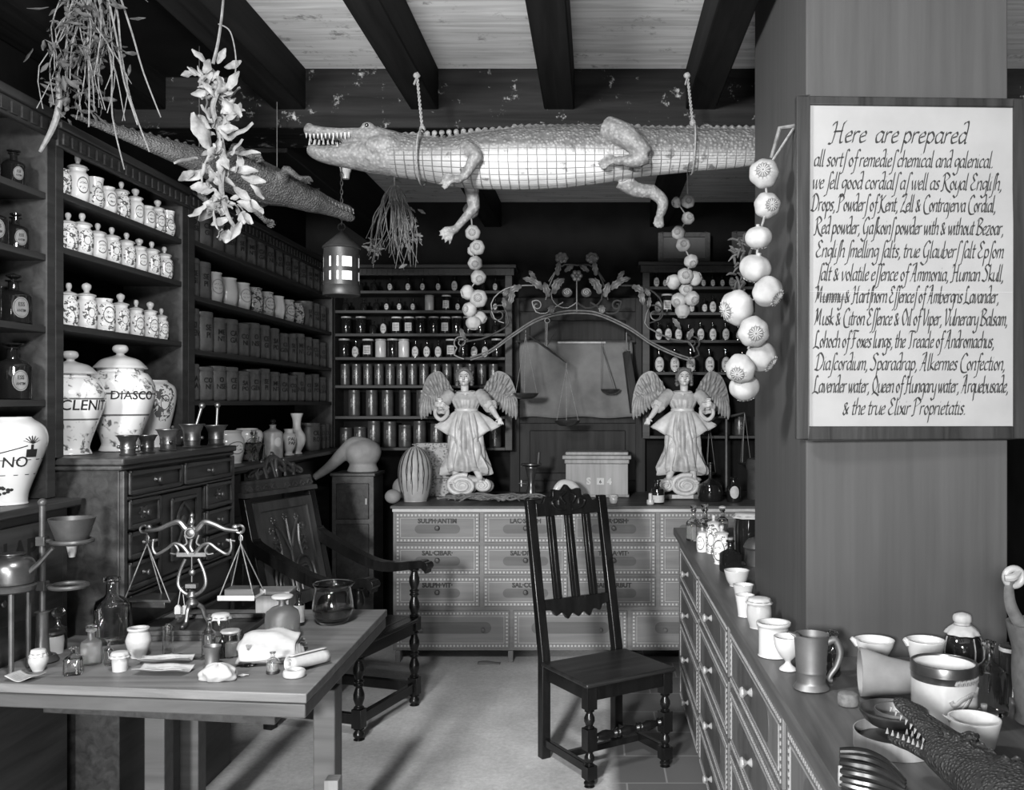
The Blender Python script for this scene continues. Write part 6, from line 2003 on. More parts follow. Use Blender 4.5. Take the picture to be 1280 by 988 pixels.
p, s = on(288, 821, HT)
t = glass_bottle('specimen_jar', 'short glass jar of pale powder with grey cover beside white cloth', p, 11 / s, 30 / s, False, 'glass', .62, 'powder', prof=[(0, 0), (.95, 0), (1, .04), (1, .86), (1.05, .9), (1.05, 1), (.9, 1), (.9, .06), (0, .05)])
ob('lid', MB().lathe(sp([(0, 1.005), (1.08, 1.005), (1.12, 1.03), (1.0, 1.1), (0, 1.12)], 11 / s, 30 / s), 22), M['grey_pot'], t)
p, s = on(265, 834, HT)
t = jar1('pewter_cup', 'small flared pewter cup among the vials before the tall bottle', 'cup', p, [(0, 0), (.86, 0), (.9, .05), (.8, .12), (.78, .6), (1.0, .95), (1.02, 1.0), (.92, 1.0), (.7, .62), (.7, .1), (0, .08)], 11 / s, 26 / s, M['pewter'])
p, s = on(353, 800, HT)
glass_bottle('glass_flask', 'broad flat clear flask with white stopper behind the folded cloth', p, 21 / s, 52 / s, False, 'milkglass', .30, 'powder', 'white', prof=[(0, 0), (.9, 0), (1, .04), (1.0, .55), (.92, .68), (.6, .78), (.24, .83), (.2, .92), (.34, .95), (.34, 1), (.2, 1), (.15, .84), (.55, .75), (.86, .65), (.94, .53), (.94, .06), (0, .05)])
p, s = on(374, 782, HT)
t = glass_bottle('glass_bottle', 'slim bottle with white paper label between flask and glass bowl', p, 6.5 / s, 42 / s, False, 'darkglass')
ob('paper_label', MB().lathe(sp([(1.02, .10), (1.03, .10), (1.03, .60), (1.02, .60)], 6.5 / s, 42 / s), 20), M['label'], t)
p, s = on(416, 779, HT)
bw = [(0, 0), (.55, 0), (.78, .06), (.98, .30), (1.0, .50), (.90, .78), (.88, .88), (1.0, .99), (.97, 1.0), (.84, .89), (.86, .78), (.95, .5), (.93, .3), (.74, .1), (0, .07)]
R_, h_1 = 25 / s, 50 / s
t = thing('glass_bowl', 'large thick glass beaker bowl with dark contents at the table corner', 'bowl', p)
gb = MB().lathe(smooth_prof(sp(bw, R_, h_1), 2), 40, fn=lambda a, z: 1 + (.10 * max(0, cos(a - .35)) ** 20 if z > h_1 * .9 else 0))
ob('glass', gb, M['glass'], t, smooth=60)
ob('contents', MB().lathe(smooth_prof(sp([(0, .085), (.72, .11), (.90, .30), (.91, .40), (0, .40)], R_, h_1), 3), 36), M['liquid'], t)
p, s = on(311, 833, HT)
t = jar1('glass_pestle', 'tiny clear glass funnel stopper standing before the folded cloth', 'stopper', p, [(0, 0), (1, 0), (1.02, .06), (.6, .2), (.38, .4), (.36, .8), (.5, .95), (.5, 1), (0, 1)], 6.5 / s, 26 / s, M['glass'])
p, s = on(341, 842, HT)
t = glass_bottle('glass_bottle', 'little vial with dark foot and pale neck beside white ring', p, 7.5 / s, 27 / s, False, 'glass', .5, 'powder')
ob('foot', MB().lathe(sp([(0, -.0), (1.06, 0), (1.06, .12), (1.01, .14), (1.01, .0)], 7.5 / s, 27 / s), 20), M['darkpaint'], t)
p, s = on(368, 846, HT)
t = jar1('ceramic_ring', 'flat white ceramic ring lying on the table near rolled cloth', 'ring', p, [(.40, .0), (.9, 0), (1, .3), (.95, .8), (.7, 1.0), (.45, .7), (.40, .0)], 14 / s, 9 / s, M['cream'])

def lump(name, label, cat, loc, dims, seed, m, folds=6, amp=.16, flat=.0):
    rnd = random.Random(seed)
    ph = [rnd.uniform(0, 6.28) for _ in range(6)]
    g = MB()
    nu, nv = 48, 24
    def fn(u, v):
        a, b = 2 * pi * u, pi * v
        r = 1 + amp * (.5 * sin(folds * a + ph[0] + 2 * b) + .4 * sin(3 * b * 1.3 + ph[1] + 2 * a) + .3 * sin((folds + 3) * a - 4 * b + ph[2]))
        z = -cos(b)
        z = max(z, -.55)
        return Vector((dims[0] * r * sin(b) * cos(a), dims[1] * r * sin(b) * sin(a), dims[2] * ((z + .55) / 1.55) * (1 + .5 * amp * sin(4 * a + ph[3]))))
    g.grid(fn, nu, nv)
    o = ob(name, g, m, None, smooth=70, loc=loc)
    return tag(o, label, cat)
p, s = on(273, 850, HT)
lump('linen_wad', 'crumpled white linen wad lying before the pewter cup', 'cloth', p, (23 / s, 16 / s, 19 / s), 3, M['cloth'], 5, .2)
# folded cloth
p, s = on(338, 826, HT)
t = thing('folded_cloth', 'folded white linen cloth draped in a slanting heap below the flask', 'cloth', p, .25)
t.location.z += .006
g = MB()
for i in range(4):
    z0 = .006 + i * .0125
    def fn(u, v, i=i, z0=z0):
        x = (u - .5) * (78 - 4 * i) / s
        y = (v - .5) * .17 + .03
        hump = .055 * sin(pi * min(1, v * 1.0)) * (.55 + .45 * sin(u * 2.6 + .4)) 
        return Vector((x + .006 * sin(v * 8 + i), y - .006 * i, z0 * (.35 + .65 * v) + hump * (.55 + .12 * i) + .004 * sin(u * 13 + i * 2) * v + .003 * sin(v * 21 + u * 6 + i)))
    f = MB().grid(fn, 26, 18)
    ob('fold', f, M['cloth'], t, smooth=70, thick=.006)
p, s = on(385, 836, HT)
t = thing('rolled_cloth', 'short rolled white cloth near the front edge corner', 'cloth', p, .9)
def roll(u, v):
    a = u * 2 * pi * 2.3
    r = .008 + .017 * u
    return Vector(((v - .5) * .13 * (1 - .05 * sin(a)), r * cos(a), .026 + r * sin(a) * (.95)))
ob('roll', MB().grid(roll, 60, 8), M['cloth'], t, smooth=70, thick=.002)

def paper(name, label, px, py, h, w_, d_, rz, fold=0.0, curl=.0, lift=0.0, m='paper2', cat='paper', lines=True):
    p, s = on(px, py, h)
    t = thing(name, label, cat, p, rz)
    fn = lambda u, v, k=0: Vector(((u - .5) * w_ * (1 + .04 * (v - .5)), (v - .5) * d_, .0015 + lift * u + fold * abs(v - .55) + curl * (u - .5) ** 2 + .003 * sin(u * 9 + v * 3) * .5 + .002))
    g = MB().grid(fn, 16, 12)
    sh_ = ob('sheet', g, M[m], t, smooth=60, thick=.0012)
    if lines:
        l = MB()
        for i in range(5):
            v = .2 + i * .14
            o_ = len(l.v)
            for j in range(14):
                u = .1 + .78 * j / 13
                for dv in (0, .03):
                    l.v.append(tuple(fn(u, v + dv) + Vector((0, 0, .0012))))
            l.f += [(o_ + 2 * j, o_ + 2 * j + 2, o_ + 2 * j + 3, o_ + 2 * j + 1) for j in range(13) if (j * 7 + i) % 5]
        ob('faint_writing', l, M['grey_pot'], sh_)
    return t
paper('folded_letter', 'folded letter lying in front on the table below a second letter', 204, 842, HT, .15, .075, -.05, .03)
paper('folded_letter', 'folded letter behind another letter beside the round earthenware pot', 207, 829, HT, .15, .055, .12, .03)
paper('paper_sheet', 'white paper curling over the table corner beside tied jar', 32, 850, HT, .085, .06, -.2, 0, .05)
paper('paper_sheet', 'pale folded paper behind the dark stoppered bottle', 104, 776, HT, .11, .07, .1, .1)
paper('glass_slip', 'tiny pale slip of paper lying near the linen wad', 303, 846, HT, .035, .012, .3, 0, 0, 0, 'paper2', 'paper', False)
# spatula
p, s = on(236, 824, HT)
t = thing('spatula', 'small dark brush-like spatula lying behind the linen wad', 'spatula', p, -.2)
ob('handle', MB().tube([(-.055, 0, .006), (-.03, 0, .008), (.0, 0, .007)], [.004, .007, .004], 8), M['oak'], t)
ob('blade', MB().prism([(0, -.004), (.05, -.009), (.055, 0), (.05, .009), (0, .004)], .003, .006, 'z'), M['bronze'], t)
# wooden tray and blocks under the balance
p, s = on(242, 802, HT)
t = thing('wooden_tray', 'shallow worn wooden tray board under the brass balance', 'tray', p, .05)
w_, d_ = .31, .25
ob('board', MB().box(-w_ / 2, w_ / 2, 0, d_, 0, .018), M['cabinet_l'], t, bevel=.002)
for y0_ in (0, d_ - .012):
    ob('rim', MB().box(-w_ / 2, w_ / 2, y0_, y0_ + .012, .0185, .034), M['cabinet_l'], t, bevel=.002)
p, s = on(345, 770, HT)
t = thing('wooden_box', 'small pale wooden box at the table back under a balance pan', 'box', p, .05)
ob('box', MB().box(-.075, .045, 0, .10, 0, .075), M['counterframe'], t, bevel=.003)
ob('lid', MB().box(-.08, .05, -.005, .105, .0755, .088), M['counterframe'], t, bevel=.003)

# brass balance with lyre stand
BX = P(240, 505, 3.16)
t = thing('brass_balance', 'ornate brass pillar balance with scrolled beam and two hanging pans', 'balance', (BX.x, 3.16, HT + .0195))
BXY = 3.16
bl = lambda px, py, y=0.0: Vector(((px - 240) * BXY / F, y, EYE - (py - CY) * BXY / F - HT))
z0 = 0
m = MB()
for k in range(3):
    a = 2 * pi * k / 3 + .5
    m.curve([(.0, 0, .075), (.03 * cos(a), .03 * sin(a), .06), (.045 * cos(a), .045 * sin(a), .02), (.068 * cos(a), .068 * sin(a), .008)], [.010, .008, .007, .009], 8)
    m.sphere((.07 * cos(a), .07 * sin(a), .009), .0095, 8, 6)
m.lathe(smooth_prof([(0, .06), (.012, .06), (.022, .075), (.012, .09), (.018, .10), (.010, .115), (.014, bl(240, 755).z), (0, bl(240, 754).z)], 3), 16)
ob('base', m, M['brass'], t)
ly = MB()
for s_1 in (-1, 1):
    ly.curve([bl(240, 752), bl(240 + s_1 * 10, 748), bl(240 + s_1 * 17, 738), bl(240 + s_1 * 15, 722), bl(240 + s_1 * 8, 706)], [.008, .007, .0065, .006, .006], 8)
ly.box(-.05, .05, -.007, .007, bl(240, 703).z, bl(240, 698).z)
ly.sphere(bl(240, 750), .014, 10, 8)
ob('lyre_frame', ly, M['brass'], t)
bm_ = MB()
for s_1 in (-1, 1):
    bm_.curve([bl(240, 673), bl(240 + s_1 * 8, 668), bl(240 + s_1 * 16, 660), bl(240 + s_1 * 28, 663), bl(240 + s_1 * 42, 669), bl(240 + s_1 * 58, 671)], [.010, .011, .010, .009, .008, .006], 8)
    bm_.curve([bl(240 + s_1 * 4, 700), bl(240 + s_1 * 12, 690), bl(240 + s_1 * 22, 687), bl(240 + s_1 * 32, 694), bl(240 + s_1 * 44, 700), bl(240 + s_1 * 49, 692), bl(240 + s_1 * 48, 681)], [.008, .007, .006, .006, .006, .005, .005], 8)
    bm_.curve([bl(240 + s_1 * 22, 687), bl(240 + s_1 * 17, 695), bl(240 + s_1 * 20, 700), bl(240 + s_1 * 27, 699)], [.005, .005, .004, .003], 7)
    bm_.curve([bl(240 + s_1 * 48, 684), bl(240 + s_1 * 43, 682), bl(240 + s_1 * 54, 684)], [.004, .004, .003], 6)
    bm_.curve([bl(240 + s_1 * 9, 676), bl(240 + s_1 * 6, 686), bl(240 + s_1 * 12, 690)], .004, 6)
    bm_.tube([bl(240 + s_1 * 60, 669) + Vector((.013 * cos(a), 0, .013 * sin(a))) for a in [2 * pi * i / 16 for i in range(16)]], .005, 7, True)
    bm_.sphere(bl(240 + s_1 * 54, 666), (.012, .010, .010), 8, 6)
bm_.sphere(bl(240, 673), (.024, .016, .024), 14, 10)
bm_.tube([bl(240, 673, -.016) + Vector((.016 * cos(a), 0, .016 * sin(a))) for a in [2 * pi * i / 18 for i in range(18)]], .004, 6, True)
bm_.lathe(smooth_prof([(0, 0), (.010, 0), (.006, .01), (.011, .022), (.005, .036), (.008, .046), (0, .056)], 3), 12, Matrix.Translation(bl(240, 668)))
bm_.curve([bl(240, 680), bl(238, 690), bl(241, 697)], [.007, .006, .007], 8)
ob('beam', bm_, M['brass'], t)
pt_ = MB().tube([bl(240, 697), bl(240, 719)], .0028, 6)
pt_.sphere(bl(240, 723), (.012, .008, .012), 10, 8).tube([bl(240, 727), bl(240, 735)], .003, 6).box(-.018, .018, -.012, .012, bl(240, 742).z, bl(240, 737).z)
ob('pointer', pt_, M['brass'], t)
# pans: triangular tray and flat tray
for s_1, (tx, ty), (px, py), kind in ((-1, (184, 687), (190, 758), 'tri'), (1, (301, 687), (302, 752), 'flat')):
    c = bl(px, py)
    hk = MB().tube([bl(tx, 671), bl(tx, ty)], .003, 6)
    hk.tube([bl(tx, 680) + Vector((.006 * cos(a), 0, .010 * sin(a))) for a in [2 * pi * i / 10 for i in range(10)]], .002, 5, True)
    if kind == 'tri':
        pl_ = [(-.085, -.03), (.085, -.045), (.05, .08), (-.05, .075)]
        pn = ob('pan', MB().prism([(a, b) for a, b in pl_], c.z, c.z + .010, 'z', Matrix.Translation((c.x, 0, 0))).prism([(a * .7, b * .7) for a, b in pl_], c.z - .02, c.z - .0005, 'z', Matrix.Translation((c.x, 0, 0))), M['bronze'], t, bevel=.002)
    else:
        pl_ = [(-.062, -.045), (.06, -.045), (.06, .055), (-.062, .055)]
        f = MB().prism(pl_, c.z - .006, c.z + .0, 'z', Matrix.Translation((c.x, 0, 0)))
        f.box(c.x - .064, c.x + .062, -.050, -.0455, c.z - .008, c.z + .010)
        f.box(c.x - .064, c.x + .062, .0555, .060, c.z - .008, c.z + .010)
        pn = ob('pan', f, M['cream'], t, bevel=.002)
        ob('weight_block', MB().box(c.x - .048, c.x + .048, -.03, .04, c.z + .0005, c.z + .028), M['tableedge'], pn, bevel=.003)
    ss = MB()
    for a, b in pl_ if kind != 'tri' else pl_[:2] + [(0, .075)]:
        ss.tube([bl(tx, ty), (c.x + a * .94, b * .94, c.z + .008)], .0018, 5)
    ob('strings', ss, M['rope'], pn)
    ob('hook', hk, M['brass'], t)
for i, (px, py) in enumerate(((229, 762), (234, 764))):
    c = bl(px, py, -.04)
    g = MB().prism([(c.x - .010, c.z - .026), (c.x + .010, c.z - .026), (c.x + .010, c.z - .004), (c.x + .004, c.z + .004), (c.x - .004, c.z + .004), (c.x - .010, c.z - .004)], c.y - .004 + i * .02, c.y + .004 + i * .02)
    g.tube([(c.x, c.y + i * .02, c.z + .002), (bl(226, 735).x, 0 + .01 * i, bl(226, 742).z)], .0012, 5)
    ob('hanging_tag', g, M['cloth'], t)['label'] = 'small white hanging tag'

# ---- retort stand with funnel and kettle on brazier at the plate edge
p = P(53, 520, 2.78)
t = thing('retort_stand', 'tall iron retort stand with rings holding a funnel', 'stand', (p.x, 2.78, HT + .001))
zz2 = lambda py: EYE - (py - CY) * 2.78 / F - HT
xx2 = lambda px: (px - 53) * 2.78 / F
m = MB()
m.tube([(0, 0, .012), (0, 0, zz2(630))], .009, 10)
m.sphere((0, 0, zz2(629)), .013, 10, 8)
ob('rod', m, M['iron'], t)
ob('foot', MB().lathe(smooth_prof([(0, 0), (.042, 0), (.044, .008), (.036, .02), (.020, .03), (.017, .14), (.022, .15), (0, .155)], 2), 24), M['iron'], t)
for py, pxr, R_ in ((677, 90, .055), (733, 86, .05)):
    m = MB()
    cxr = xx2(pxr)
    m.tube([(0, 0, zz2(py)), (cxr - R_, 0, zz2(py))], .007, 8)
    m.tube([(cxr + R_ * cos(a), R_ * sin(a), zz2(py)) for a in [2 * pi * i / 24 for i in range(24)]], .007, 8, True)
    m.box(-.014, .014, -.014, .014, zz2(py) - .014, zz2(py) + .014)
    ob('ring_clamp', m, M['iron'], t, bevel=.002)
fz = lambda py: zz2(py)
t2 = thing('funnel', 'tin funnel with pale spout resting in the stand ring', 'funnel', (p.x + xx2(90), 2.78, HT + .001))
fo = [(.009, fz(697)), (.014, fz(684)), (.052, fz(676.4)), (.078, fz(650)), (.080, fz(648)), (.076, fz(648.5)), (.047, fz(675)), (.010, fz(683)), (.006, fz(697)), (.009, fz(697))]
ob('cone', MB().lathe([(a * .82, b) for a, b in fo[1:8]] + [(.014 * .82, fz(684))], 28), M['tin'], t2)
ob('spout', MB().lathe([(.006, fz(697)), (.009, fz(697)), (.0155, fz(683)), (.008, fz(683)), (.006, fz(697))], 16), M['bone'], t2)
p = P(15, 700, 2.68)
zz3 = lambda py: EYE - (py - CY) * 2.68 / F
t = thing('iron_brazier', 'round iron brazier on slim legs at the table end', 'brazier', (p.x, 2.68, 0))
m = MB().lathe(smooth_prof([(0, zz3(740)), (.052, zz3(740)), (.062, zz3(735)), (.057, zz3(730)), (0, zz3(730))], 2), 30)
ob('plate', m, M['iron'], t)
for k in range(3):
    a = 2 * pi * k / 3 + pi / 3
    ob('leg', MB().tube([(.046 * cos(a), .046 * sin(a), zz3(739)), (.046 * cos(a), .046 * sin(a), HT + .001)], [.008, .007], 8), M['iron'], t)
t = thing('copper_pot', 'dark lidded still pot with long handle standing on the iron brazier', 'pot', (p.x, 2.68, zz3(730) + .001))
ob('body', MB().lathe(smooth_prof([(0, 0), (.052, 0), (.060, .01), (.062, .05), (.050, .072), (.030, .080), (.034, .088), (0, .090)], 3), 30), M['bronze'], t)
ob('handle', MB().tube([(.056, -.01, .035), (.085, -.01, .06), (.125, -.01, .105)], [.008, .008, .006], 8), M['bronze'], t)

# ---- mortars on the carved cabinet
MORT = [(0, 0), (.70, 0), (.74, .05), (.60, .10), (.62, .28), (.66, .30), (.66, .36), (.64, .38), (.66, .66), (.70, .70), (.86, .90), (1.0, .98), (1.0, 1.0), (.92, 1.0), (.62, .72), (.55, .2), (0, .15)]
for i, (px, R_, h_1, lab) in enumerate(((160, .040, .072, 'smallest bronze mortar at the near cabinet corner'), (184, .037, .068, 'small bronze mortar before the tall white jars'), (210, .046, .085, 'middle bronze mortar with side knobs and spoon'), (240, .052, .100, 'large bronze mortar holding a leaning pestle'), (270, .050, .090, 'plain wide mortar holding an upright pestle'))):
    x = CXF - .05 if i < 3 else CXF - .065
    y = F * x / (px - CX)
    t = thing('mortar', lab, 'mortar', (x, y, CZ + E_), .3 + i, 'mortars on the carved cabinet')
    b = MB().lathe(sp(MORT, R_, h_1), 32)
    ob('bowl', b, M['brass' if i > 1 else 'bronze'], t, smooth=40)
    if i < 4:
        for s_1 in (-1, 1):
            ob('knob', MB().sphere((s_1 * R_ * .76, 0, h_1 * .42), R_ * .17, 10, 8), M['bronze'], t)
    if i in (3, 4):
        d = Vector((.25, .1, 1)).normalized() if i == 3 else Vector((.05, 0, 1)).normalized()
        o_ = Vector((0, 0, h_1 * .32))
        t2 = thing('pestle', 'brass pestle standing in the %s mortar' % ('large bronze' if i == 3 else 'plain wide'), 'pestle', (x, y, CZ + E_))
        pm = MB().curve([o_, o_ + d * .03, o_ + d * .10, o_ + d * .135, o_ + d * .145], [.012, .008, .006, .007, .011], 10)
        pm.sphere(o_ + d * .15, .013, 10, 8)
        ob('shaft', pm, M['brass'], t2)
    if i == 2:
        ob('spoon', MB().curve([(-R_ * .3, 0, h_1 * .5), (-R_ * .8, .0, h_1 * 1.02), (-R_ * 1.25, 0, h_1 * 1.12)], [.003, .003, .005], 6), M['bronze'], t)

# ---- jars and bottles on the cupboard top under the long shelves
ZB = 1.2978
def side_pos(px, back):
    x = XL - back
    return x, F * x / (px - CX)
x, y = side_pos(283, .06)
t = great_jar('wide white pot with ringed shoulder behind the mortars', [(0, 0), (.8, 0), (.85, .05), (1, .4), (1.0, .7), (.86, .86), (.84, .93), (.92, 1.0), (.8, 1.0), (.78, .94), (0, .93)], .085, .165, delft('pot_glaze_a', .085, .08, .05, .03, 'ring', .6, .1), (x, y, ZB), rz=radians(60))
x, y = side_pos(309, .06)
t = great_jar('white footed pot with dark painted band beside the wide white pot', SHLD, .080, .17, delft('pot_glaze_b', .08, .06, .04, .03, 'all', .66, .04), (x, y, ZB), rz=radians(60))
x, y = side_pos(332, .08)
t = great_jar('plain pale pot mostly hidden behind the grey lidded bottle', SHLD, .07, .13, M['cream'], (x, y, ZB))
x, y = side_pos(317, -.012)
glass_bottle('glass_bottle', 'square dark glass bottle on the low cupboard before the pots', (x, y, ZB), .042, .155, True, 'greyglass', stop='cork', rz=1.0)
x, y = side_pos(341, -.015)
t = jar1('stoneware_bottle', 'large grey shouldered bottle with stopper and pale oval label', 'bottle', (x, y, ZB), [(0, 0), (.94, 0), (1, .03), (1.0, .68), (.85, .80), (.35, .88), (.30, .96), (.36, 1.0), (0, 1)], .055, .185, M['grey_pot'], radians(50))
ob('paper_label', disc_label(.055, .02, .026, .09), M['label'], t)
ob('stopper', MB().lathe([(0, .1855), (.012, .1855), (.010, .195), (.017, .205), (.010, .215), (0, .218)], 14), M['darkglass'], t)
x, y = side_pos(361, -.02)
t = great_jar('small white footed drug vase lettered in dark beside the slender white vase', [(0, 0), (.7, 0), (.75, .04), (.5, .12), (.8, .3), (1, .55), (.95, .75), (.6, .86), (.62, .96), (.75, 1.0), (.6, 1.0), (.55, .9), (0, .88)], .042, .155, M['white'], (x, y, ZB), None, 'PAL', .56, .028, radians(45))
ob('lettering', wrap(text_mb('PAP', .026, .0005), lambda z: .0425, .064), M['ink'], t.children[0])
x, y = side_pos(371, -.02)
great_jar('slender white vase with tall flaring neck on the low cupboard', [(0, 0), (.55, 0), (.6, .03), (.5, .07), (.85, .22), (1.0, .36), (.9, .48), (.55, .60), (.45, .70), (.5, .85), (.72, 1.0), (.62, 1.0), (.4, .85), (0, .84)], .052, .245, M['white'], (x, y, ZB))
cc1 = canister(.062, .15, 'canister', 'OL RO')
x0_ = XL - .04
for i, yv in enumerate((5.96, 6.095, 6.185, 6.275)):
    copy_thing(cc1, ('wide black canister beside the slender white vase' if i == 0 else 'black canister on the cupboard, %s from the room corner' % ORD[3 - i]), (x0_, yv, ZB), radians(60), 'black canisters on the cupboard top', (1.15, 1.15, 1.2) if i == 0 else (.70, .70, 1.1))
drop(cc1)
# clay still head on the corner cabinet
cp = Vector((PX(447, 6.0), 6.02, 1.1562))
t = thing('clay_still_head', 'grey clay alembic head with long drooping spout on the corner cabinet', 'still head', cp)
m = MB()
m.lathe(smooth_prof([(0, 0), (.095, 0), (.10, .012), (.085, .05), (.10, .07), (.118, .12), (.105, .17), (.06, .205), (0, .215)], 3), 32, Matrix.Translation((.03, 0, 0)))
m.curve([(.05, 0, .145), (-.02, -.01, .165), (-.09, -.02, .12), (-.18, -.05, .03), (-.265, -.09, -.035)], [.075, .066, .048, .033, .022], 16)
ob('body', remesh(m, .007, 3), M['clay'], t)

# ---- on the drawer chest
Zc = ZC + E_
def ch(px, d): return (PX(px, d), d, Zc)
t = thing('gourd', 'tall pale gourd with dark painted stripes standing on the drawer chest', 'gourd', ch(519, 5.95))
q = smooth_prof([(0, 0), (.068, 0), (.074, .006), (.088, .05), (.104, .13), (.106, .20), (.092, .27), (.055, .33), (.02, .352), (0, .355)], 4)
gr = prof_radius(q)
b = ob('body', MB().lathe(q, 48, fn=lambda a, z: 1 + .018 * cos(8 * a)), M['gourdskin'], t, smooth=60)
st = MB()
for k in range(9):
    a0 = -pi / 2 + (k - 4) * .36
    for w_1, z0_, z1_ in ((0, .05, .34), (.06, .12, .33)):
        pts = []
        for i in range(20):
            z = z0_ + (z1_ - z0_) * i / 19 + (.02 if k % 2 else 0)
            if z > .345: break
            a = a0 + w_1 * (1 if k % 2 else -1) + .015 * sin(i * .9 + k)
            r = gr(z) * (1 + .018 * cos(8 * a))
            pts.append((r * cos(a), r * sin(a), z))
        st.tube(pts, [.0016, .0046 if not w_1 else .0026, .0016], 5)
ob('painted_stripes', st, M['ink'], b)
ob('stem', MB().tube([(0, 0, .352), (.004, 0, .372)], [.010, .006], 8).tube([(-.02, 0, .366), (.02, 0, .366)], .004, 6), M['stalk'], t)
for (px, py, R_, lab) in ((499, 622, .05, 'small grey round gourd lying beside the striped gourd'),):
    o = ob('round_gourd', MB().sphere((0, 0, R_ * .9), (R_, R_, R_ * .9), 24, 14), M['clay'], None, loc=(PX(491, 5.80), 5.80, Zc))
    tag(o, lab, 'gourd')
o = ob('round_gourd', MB().sphere((0, 0, .07), (.06, .06, .07), 24, 14), M['clay'], None, loc=(PX(502, 6.12), 6.12, Zc))
tag(o, 'dark round gourd half hidden behind the striped gourd', 'gourd')
# patterned boxes
def box_pattern(name):
    n = NT(name, .7, 0, .3)
    v = n.voronoi(n.map((1, 1, 1)), 60)
    n.color(n.rng(v, .2, .5, .10, .30))
    return n.m
bp = box_pattern('printed_paper')
for i, z in enumerate((0, .121, .242)):
    t = thing('patterned_box', '%s box of the patterned paper stack behind the striped gourd' % ('lowest', 'middle', 'topmost')[i], 'box', (PX(550, 6.3) + .008 * (i % 2), 6.25, Zc + z), 0, 'patterned paper boxes')
    ob('box', MB().box(-.15, .10, 0, .13, 0, .088), bp, t, bevel=.002)
    ob('lid', MB().box(-.153, .103, -.003, .133, .0885, .1195), bp, t, bevel=.002)
# dried root bundle
t = thing('dried_roots', 'tangled dark dried roots lying on the chest before the angel', 'roots', ch(620, 5.86))
rnd = random.Random(21)
m = MB()
for _ in range(26):
    x0_ = rnd.uniform(-.38, .05)
    y0_ = rnd.uniform(-.07, .06)
    L_ = rnd.uniform(.12, .34)
    pts = [Vector((x0_ + L_ * i / 5, y0_ + rnd.uniform(-.03, .03) + .05 * i / 5, .010 + rnd.uniform(0, .028) + (.012 if 0 < i < 5 else 0))) for i in range(6)]
    m.curve(pts, [.004, .006, .007, .006, .002], 6, 4)
ob('roots', m, M['stalk'], t)
# oil lamp / candlestick
t = thing('brass_press', 'dark turned stand with flat top dish and upright pin beside the casket', 'stand', ch(664, 6.06))
ob('column', MB().lathe(smooth_prof([(0, 0), (.055, 0), (.060, .012), (.035, .035), (.030, .06), (.020, .10), (.024, .14), (.034, .19), (.038, .215), (0, .218)], 3), 24), M['bronze'], t)
ob('dish', MB().lathe([(0, .2185), (.055, .2185), (.068, .228), (.066, .236), (.05, .230), (0, .229)], 26), M['bronze'], t)
ob('pin', MB().tube([(.045, 0, .232), (.052, 0, .31)], [.011, .013], 10), M['cabinet_l'], t)
ob('side_tap', MB().tube([(-.03, 0, .10), (-.085, 0, .105)], [.007, .006], 8).tube([(-.065, -.0, .085), (-.065, 0, .125)], .006, 6), M['bronze'], t)
# skull-like white shell behind the chair
t = thing('white_shell', 'large smooth white shell behind the side chair top rail', 'shell', ch(712, 5.86), .2)
m = MB()
m.curve([(-.10, 0, .014), (-.09, 0, .075), (-.05, .01, .115), (.01, .02, .11), (.055, .02, .07), (.08, 0, .02)], [.010, .022, .030, .032, .024, .012], 14)
ob('shell', remesh(m, .006, 4), M['white'], t)
# casket
t = thing('casket', 'grey wooden casket with moulded lid and small white labels', 'casket', (PX(746, 6.19), 6.19, Zc), radians(-2))
W_, H_ = .222, .31
ob('box', MB().box(-W_ + .012, W_ - .012, 0, .27, 0, .225), M['counterframe'], t, bevel=.004)
ob('base_moulding', MB().box(-W_ + .004, W_ - .004, -.008, .278, 0, .018), M['counterframe'], t, bevel=.005)
ld = MB().box(-W_ + .004, W_ - .004, -.008, .278, .2255, .255)
ld.box(-W_ - .01, W_ + .01, -.022, .29, .2555, .282)
ld.box(-W_ + .01, W_ - .01, -.0, .27, .2825, .305)
ob('lid', ld, M['counterframe'], t, bevel=.006)
lb = ob('paper_labels', MB().box(.0, .048, -.0012, -.0002, .085, .13), M['label'], t)
tx = text_mb('S', .062, .003).map(lambda x, y, z: (x - .055, y - .002, z + .088))
tx.join(text_mb('4', .055, .003).map(lambda x, y, z: (x + .085, y - .002, z + .088)))
ob('lettering', tx, M['label'], t)
ob('label_mark', text_mb('6', .03, .001).map(lambda x, y, z: (x + .024, y - .0022, z + .095)), M['ink'], lb)
# tiny pots and bottles near the second angel
t = jar1('ointment_jar', 'tiny tied white pot before the casket corner', 'jar', ch(767, 5.82), [(0, 0), (.7, 0), (.75, .05), (1, .5), (.9, .8), (.95, .95), (0, .97)], .028, .050, M['cream'])
cloth_cap(t, .027, .05, .008, 'powder', .1)
t = glass_bottle('glass_bottle', 'black squat bottle with pale label band before the angel base', ch(822, 5.80), .042, .15, False, 'darkglass')
ob('paper_label', MB().lathe([(.0425, .01), (.0432, .01), (.0432, .055), (.0425, .055)], 24), M['label'], t)
t = jar1('ointment_jar', 'tiny white pillbox with stopper beside the black squat bottle', 'jar', ch(813, 5.76), [(0, 0), (1, 0), (1, .4), (.6, .42), (.55, .9), (.4, 1), (0, 1)], .022, .07, M['cream'])
glass_bottle('glass_carboy', 'dark round glass carboy with narrow neck beside the spiral angel base', ch(888, 5.95), .085, .25, False, 'darkglass', prof=[(0, 0), (.8, 0), (.95, .08), (1, .25), (.9, .42), (.4, .52), (.14, .58), (.12, .95), (.18, .97), (.18, 1), (.08, 1), (.08, .6), (.8, .4), (.9, .2), (.7, .05), (0, .04)])
t = glass_bottle('glass_bottle', 'dark bottle with white label beside the round carboy', ch(917, 5.90), .045, .16, False, 'darkglass')
ob('paper_label', disc_label(.0452, .03, .04, .065), M['label'], t)
